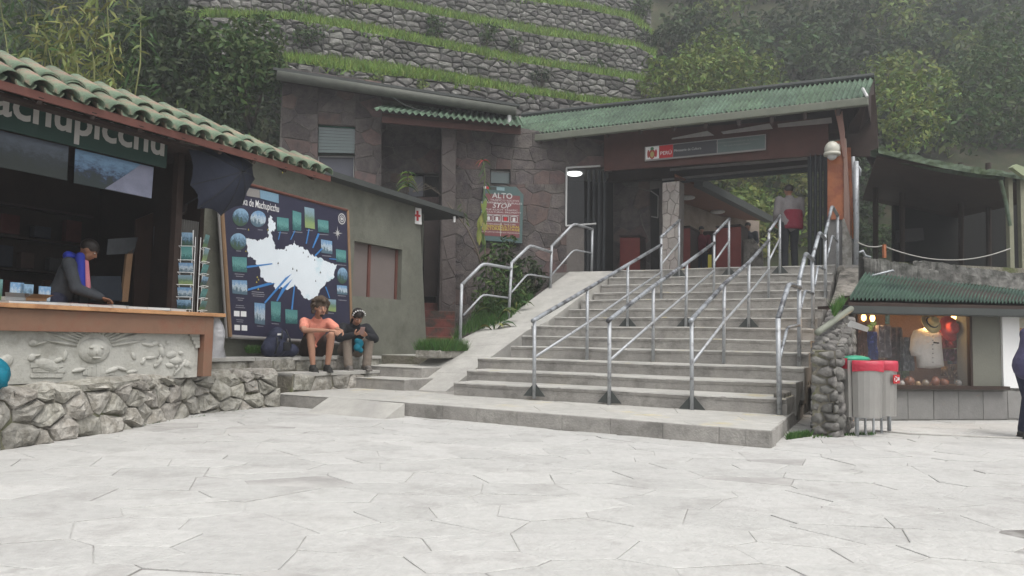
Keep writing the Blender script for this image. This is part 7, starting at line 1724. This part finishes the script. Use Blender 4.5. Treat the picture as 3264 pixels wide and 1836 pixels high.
    for S_ in 'LR':
        f_ = MB(); tv = Dv(J.get('toe', (0, 1, 0))); a_ = j['an'+S_]; z0 = a_.z-.075*s
        capsule(f_, a_+Vector((0, 0, -.01)), Vector((a_.x, a_.y, z0+.04*s))-tv*.03*s, .045*s, .045*s); capsule(f_, Vector((a_.x, a_.y, z0+.038*s))-tv*.04*s, Vector((a_.x, a_.y, z0+.032*s))+tv*.15*s, .042*s, .036*s, 12, .95)
        f_.box(Vector((a_.x, a_.y, z0-.012*s))-tv*.075*s-tv.cross(Vector((0, 0, 1)))*.04*s, tv*.26*s, tv.cross(Vector((0, 0, 1)))*.08*s, (0, 0, .025*s)); remesh(f_, 'shoe', M[shoes], o, .009, 2)
    h_ = MB()
    h_.ell(P_(0, -.016, .040), .086*s, .104*s, .090*s, 20, 14, rot)
    if hairk == 'long': 
        h_.ell(P_(0, -.07, -.01), .075*s, .05*s, .11*s, 14, 10, rot); capsule(h_, P_(0, -.09, -.05), P_(.03, -.09, -.26), .05*s, .03*s)
    if hairk == 'mid': h_.ell(P_(0, -.045, -.0), .088*s, .075*s, .095*s, 16, 12, rot)
    if hairk == 'curly':
        rc_ = random.Random(5)
        for q in range(150):
            th, ph_ = rc_.uniform(0, 6.28), rc_.uniform(-.15, 1.5); x_, y_, z_ = math.cos(th)*math.cos(ph_), math.sin(th)*math.cos(ph_), math.sin(ph_)
            if y_ > .45 and z_ < .55: continue
            r_ = rc_.uniform(.95, 1.12); h_.ell(P_(x_*.108*r_, y_*.118*r_-.012, z_*.112*r_+.035), .026*s, .026*s, .024*s, 8, 6)
        for q in range(50):
            th = rc_.uniform(math.pi*.92, math.pi*2.08); h_.ell(P_(math.cos(th)*.098, math.sin(th)*.10-.015, rc_.uniform(-.06, .04)), .026*s, .026*s, .026*s, 8, 6)
    remesh(h_, 'hair', M['hair'] if hairk != 'curly' else M['hat'], o, .009, 1 if hairk == 'curly' else 2)
    if hatm:
        q = MB(); vv = []
        for rr_, z in ((.148, .058), (.143, .070), (.107, .068), (.102, .09), (.090, .135), (.06, .15), (.001, .152)):
            for k_ in range(24): a_ = 2*math.pi*k_/24; vv.append(P_(rr_*.93*math.cos(a_), rr_*1.05*math.sin(a_)-.012, z-.005+.14*rr_*math.sin(a_)+.012*math.cos(2*a_)*(rr_ > .12)))
        q.add(vv, [(i*24+k_, i*24+(k_+1) % 24, (i+1)*24+(k_+1) % 24, (i+1)*24+k_) for i in range(6) for k_ in range(24)]); q.build('hat', M[hatm], o, True)
    return o, P_, rot, W_, Dv
# seated man: placed so that his shoes stand on the lower ledge in front of the seat slab
def seat_origin(x, back): # point on the lower ledge below pixel column x, 'back' metres behind the ledge edge
    p = L1.off(-back).hit(x, 1188); p.z = ZL+.0; return p
yawf = YS-math.pi/2+R(0)     # local +y -> +U is yaw = YS - 90deg... local y axis (0,1) rotated by yaw points to U
yaw_u = math.atan2(U.y, U.x)-math.pi/2
zs = .24
Jm = dict(pelvis=(0, -.33, .32), chest=(0.0, -.20, .58), neck=(-.01, -.10, .745), head=(-.02, .0, .865), shL=(-.165, -.12, .675), shR=(.165, -.14, .675), elL=(-.26, .08, .56), elR=(.22, .10, .56), wrL=(-.24, .31, .555), wrR=(-.06, .27, .56),
          hipL=(-.10, -.30, .29), hipR=(.10, -.30, .29), knL=(-.16, .08, .50), knR=(.13, .10, .50), anL=(-.13, .04, .08), anR=(.08, .10, .08))
SC = 1.16
om = seat_origin(1010, .22)
man = person('man with curly brown hair, salmon T-shirt and dark shorts sitting on the ledge', Jm, (om, yaw_u-R(34)), scale=SC, beard=True, hairk='curly', sleeve='short', legs='short', voxel=.011, face=(-.12, 1, -.12), handdirs={'L': ((.5, .5, -.1), (.3, -.3, -1)), 'R': ((-1, .3, .0), (0, -.3, -1))}, bulk=1.0)
Jw = dict(pelvis=(0, -.32, .30), chest=(.0, -.17, .53), neck=(.0, -.06, .675), head=(.0, .04, .775), shL=(-.175, -.10, .62), shR=(.175, -.10, .62), elL=(-.26, .06, .46), elR=(.26, .06, .46), wrL=(-.10, .23, .50), wrR=(.09, .23, .51),
          hipL=(-.10, -.28, .28), hipR=(.10, -.28, .28), knL=(-.17, .09, .44), knR=(.16, .09, .44), anL=(-.15, .06, .08), anR=(.13, .10, .08))
ow = seat_origin(1132, .22)
wom = person('woman in a black fleece and khaki trousers looking at her phone on the ledge', Jw, (ow, yaw_u-R(36)), scale=SC, top='blackcl', bottom='khaki', shoes='shoegrey', sleeve='long', legs='long', hairk='long', voxel=.011, face=(-.05, 1, -.75), handdirs={'L': ((.7, .5, .35), (0, -.6, .7)), 'R': ((-.7, .5, .35), (0, -.6, .7))}, bulk=1.08)
WPt, WDv = wom[3], wom[4]
ph = thing('mobile_phone', 'mobile phone held in both hands by the seated woman', 'phone', tuple(WPt((0, .31, .57))))
c = WPt((0, .31, .565)); ax = WDv((1, 0, 0)); ay = WDv((0, .55, .8)).normalized(); az = ax.cross(ay)
MB().box(c-ax*.04-ay*.07, ax*.08, ay*.15, az*.009).build('case', mat('pinkish_case', (.30, .19, .17), .4, .05, 3, 0), ph, bevel=.004)
MB().box(c-ax*.036-ay*.066+az*.0095, ax*.072, ay*.142, az*.001).build('screen', M['black'], ph)
sc = MB(); hbP, hbr = wom[1], wom[2]
for k in range(9):
    a = math.pi*(k/8); sc.ell(hbP(.088*math.cos(a), .035, .055+.082*math.sin(a)), .017, .014, .013, 8, 6, hbr)
sc.build('headband', M['offwhite'], wom[0], True)
tq_ = MB(); 
for dx, dy, dz, rr_ in ((-.01, .14, .39, .075), (.03, .17, .33, .06), (-.03, .16, .29, .045), (.02, .13, .42, .05)): tq_.ell(WPt((dx, dy, dz)), rr_, rr_*.9, rr_*1.05, 14, 10)
tag(remesh(tq_, 'folded_scarf', M['turq'], None, .012, 3), 'turquoise and blue cloth bundle held between the woman knees', 'scarf')
# backpack beside the man
bkp = thing('backpack', 'dark navy backpack standing on the ledge left of the man', 'backpack', tuple(L2.off(-.2).hit(880, 1128)))
bb = MB(); c = L2.off(-.12).hit(872, 1090); c.z = ZS
for dx, dz, rx, rz in ((0, .16, .20, .17), (.05, .30, .17, .13), (-.1, .12, .14, .13), (.16, .12, .15, .13), (.05, .38, .10, .08), (.32, .10, .16, .11)): bb.ell(c+L2.a*dx+Vector((0, 0, dz))+L2.n*.02, rx*.95, rx*.85, rz, 14, 10)
remesh(bb, 'pack_body', M['navycl'], bkp, .014, 3)
st_ = MB(); 
for k, (a_, b_) in enumerate((((-.12, .30), (-.16, .05)), ((.05, .42), (.16, .15)), ((-.02, .40), (-.10, .20)))): st_.tube([c+L2.a*a_[0]+L2.n*.19+Vector((0, 0, a_[1])), c+L2.a*(a_[0]+b_[0])/2+L2.n*.23+Vector((0, 0, (a_[1]+b_[1])/2)), c+L2.a*b_[0]+L2.n*.2+Vector((0, 0, b_[1]))], .014, 6)
st_.build('strap', M['black'], bkp, True); MB().box(c+L2.n*.20+Vector((0, 0, .10)), L2.a*.14, L2.n*.02, (0, 0, .13)).build('pocket', M['blackcl'], bkp, bevel=.015)
MB().box(c+L2.n*.19-L2.a*.12+Vector((0, 0, .33)), L2.a*.10, L2.n*.004, (0, 0, .03)).build('white_label', M['offwhite'], bkp)
# vendor behind the counter
Jv = dict(pelvis=(0, -.02, .95), chest=(0, .10, 1.24), neck=(0, .17, 1.40), head=(0, .27, 1.50), shL=(-.18, .12, 1.33), shR=(.18, .12, 1.33), elL=(-.20, .22, 1.05), elR=(.22, .22, 1.05), wrL=(-.05, .42, .96), wrR=(.10, .44, .96),
          hipL=(-.1, 0, .92), hipR=(.1, 0, .92), knL=(-.1, .02, .5), knR=(.1, .02, .5), anL=(-.1, 0, .08), anR=(.1, 0, .08))
ov = KP.off(-.72).hit(190, 960); ov.z = .44
ven = person('vendor in a grey jacket with blue collar bending over the kiosk counter', Jv, (ov, math.atan2(KP.a.y, KP.a.x)-math.pi/2-R(48)), skin='skindk', top='greycl', bottom='navycl', sleeve='long', legs='long', scale=1.0, hairk='short', voxel=.013, face=(.0, 1, -.65), bulk=1.1, handdirs={'L': ((.5, .8, -.2), (0, 0, -1)), 'R': ((-.3, .9, -.2), (0, 0, -1))})
vW, vD = ven[3], ven[4]; vv_ = MB()
for sg_ in (-1, 1): capsule(vv_, vW((.06*sg_, .20, 1.42)), vW((.10*sg_, .23, 1.06)), .05, .055); 
capsule(vv_, vW((-.08, .08, 1.42)), vW((.08, .08, 1.42)), .055, .055); remesh(vv_, 'blue_collar', M['bluecl'], ven[0], .013, 3)
pk = MB(); capsule(pk, vW((0, .24, 1.36)), vW((0, .27, 1.08)), .035, .04); pk.build('pink_shirt', M['pink'], ven[0], True)
# standing man on the landing
Js = dict(pelvis=(0, 0, .94), chest=(.0, .04, 1.24), neck=(.0, .02, 1.43), head=(.0, .05, 1.56), shL=(-.215, .01, 1.36), shR=(.215, .01, 1.36), elL=(-.25, .02, 1.10), elR=(.25, .04, 1.10), wrL=(-.20, .20, .98), wrR=(.22, .20, 1.0),
          hipL=(-.10, 0, .90), hipR=(.10, 0, .90), knL=(-.095, .02, .49), knR=(.095, .02, .49), anL=(-.10, 0, .08), anR=(.10, 0, .08))
tpos = tplane(7.95).hit(2518, 800); tpos.z = LZ+.0
stm = person('man in a grey and crimson jacket standing on the landing, seen from behind', Js, (tpos, R(5)), skin='skindk', top='jacketgrey', bottom='blackcl', sleeve='long', legs='long', scale=1.12, voxel=.014, bulk=1.30, no_face=False)
sW, sD = stm[3], stm[4]; cb = MB(); 
vc = [sW((.045+rx*math.cos(k*.2618), -.005+.17*rx/.215*math.sin(k*.2618), z)) for rx, z in ((.05, .79), (.205, .79), (.215, .84), (.212, 1.0), (.205, 1.14), (.19, 1.17), (.05, 1.17)) for k in range(24)]
cb.add(vc, [(i*24+k, i*24+(k+1) % 24, (i+1)*24+(k+1) % 24, (i+1)*24+k) for i in range(6) for k in range(24)])
cb.f += [tuple(range(23, -1, -1)), tuple(range(144, 168))]
remesh(cb, 'crimson_panel', M['crimson'], stm[0], .014, 3)
# staff behind the counters
Ju = dict(Js)
p1 = tplane(10.5).hit(2235, 800); p1.z = LZ-.0
sf1 = person('dim staff member in a dark red jacket behind the ticket counter by the pillar', Ju, (p1, R(175)), skin='skindk', top='crimson', bottom='navycl', sleeve='long', legs='long', scale=.86, voxel=.016, bulk=1.05)
p2_ = tplane(10.7).hit(2385, 800); p2_.z = LZ
sf2 = person('dim person in a green jacket standing beside the right ticket counter', Ju, (p2_, R(150)), skin='skindk', top='greycl', bottom='blackcl', sleeve='long', legs='long', scale=.90, voxel=.016, bulk=1.05)
gv = MB(); gv.ell(sf2[3]((.12, .06, 1.14)), .10, .10, .2, 12, 8); gv.build('green_vest', mat('green_vest', (.05, .09, .04), .9, .1, 5, .2), sf2[0], True)
# person at the right frame edge
Jp = dict(pelvis=(0, -.02, .86), chest=(0, .10, 1.12), neck=(0, .22, 1.25), head=(0, .33, 1.30), shL=(-.19, .14, 1.20), shR=(.19, .14, 1.20), elL=(-.22, .22, .95), elR=(.22, .22, .95), wrL=(-.10, .38, .88), wrR=(.10, .38, .88),
          hipL=(-.1, -.02, .82), hipR=(.1, -.02, .82), knL=(-.11, .06, .46), knR=(.12, .0, .46), anL=(-.11, -.02, .08), anR=(.12, -.16, .08), toe=(0, 1, 0))
pp0 = on(3294, 1398, 0)
prs = person('person in a purple padded jacket cut off by the right edge, bending forward', Jp, (pp0, R(-80)), top='purple', bottom='navycl', sleeve='long', legs='long', scale=1.0, voxel=.014, bulk=1.30, hairk='mid')

# ------------------------------------------------------------------ air
hz = MB().box((-62, -12, -1), (144, 0, 0), (0, 154, 0), (0, 0, 76))
hm = bpy.data.materials.new('haze_air'); hm.use_nodes = True; hn = hm.node_tree; hn.nodes.remove(hn.nodes['Principled BSDF'])
pv = hn.nodes.new('ShaderNodeVolumePrincipled'); pv.inputs['Density'].default_value = .0039; pv.inputs['Color'].default_value = (.93, .95, .97, 1); pv.inputs['Anisotropy'].default_value = .3
hn.links.new(pv.outputs[0], hn.nodes['Material Output'].inputs['Volume'])
stuff(hz.build('haze', hm))
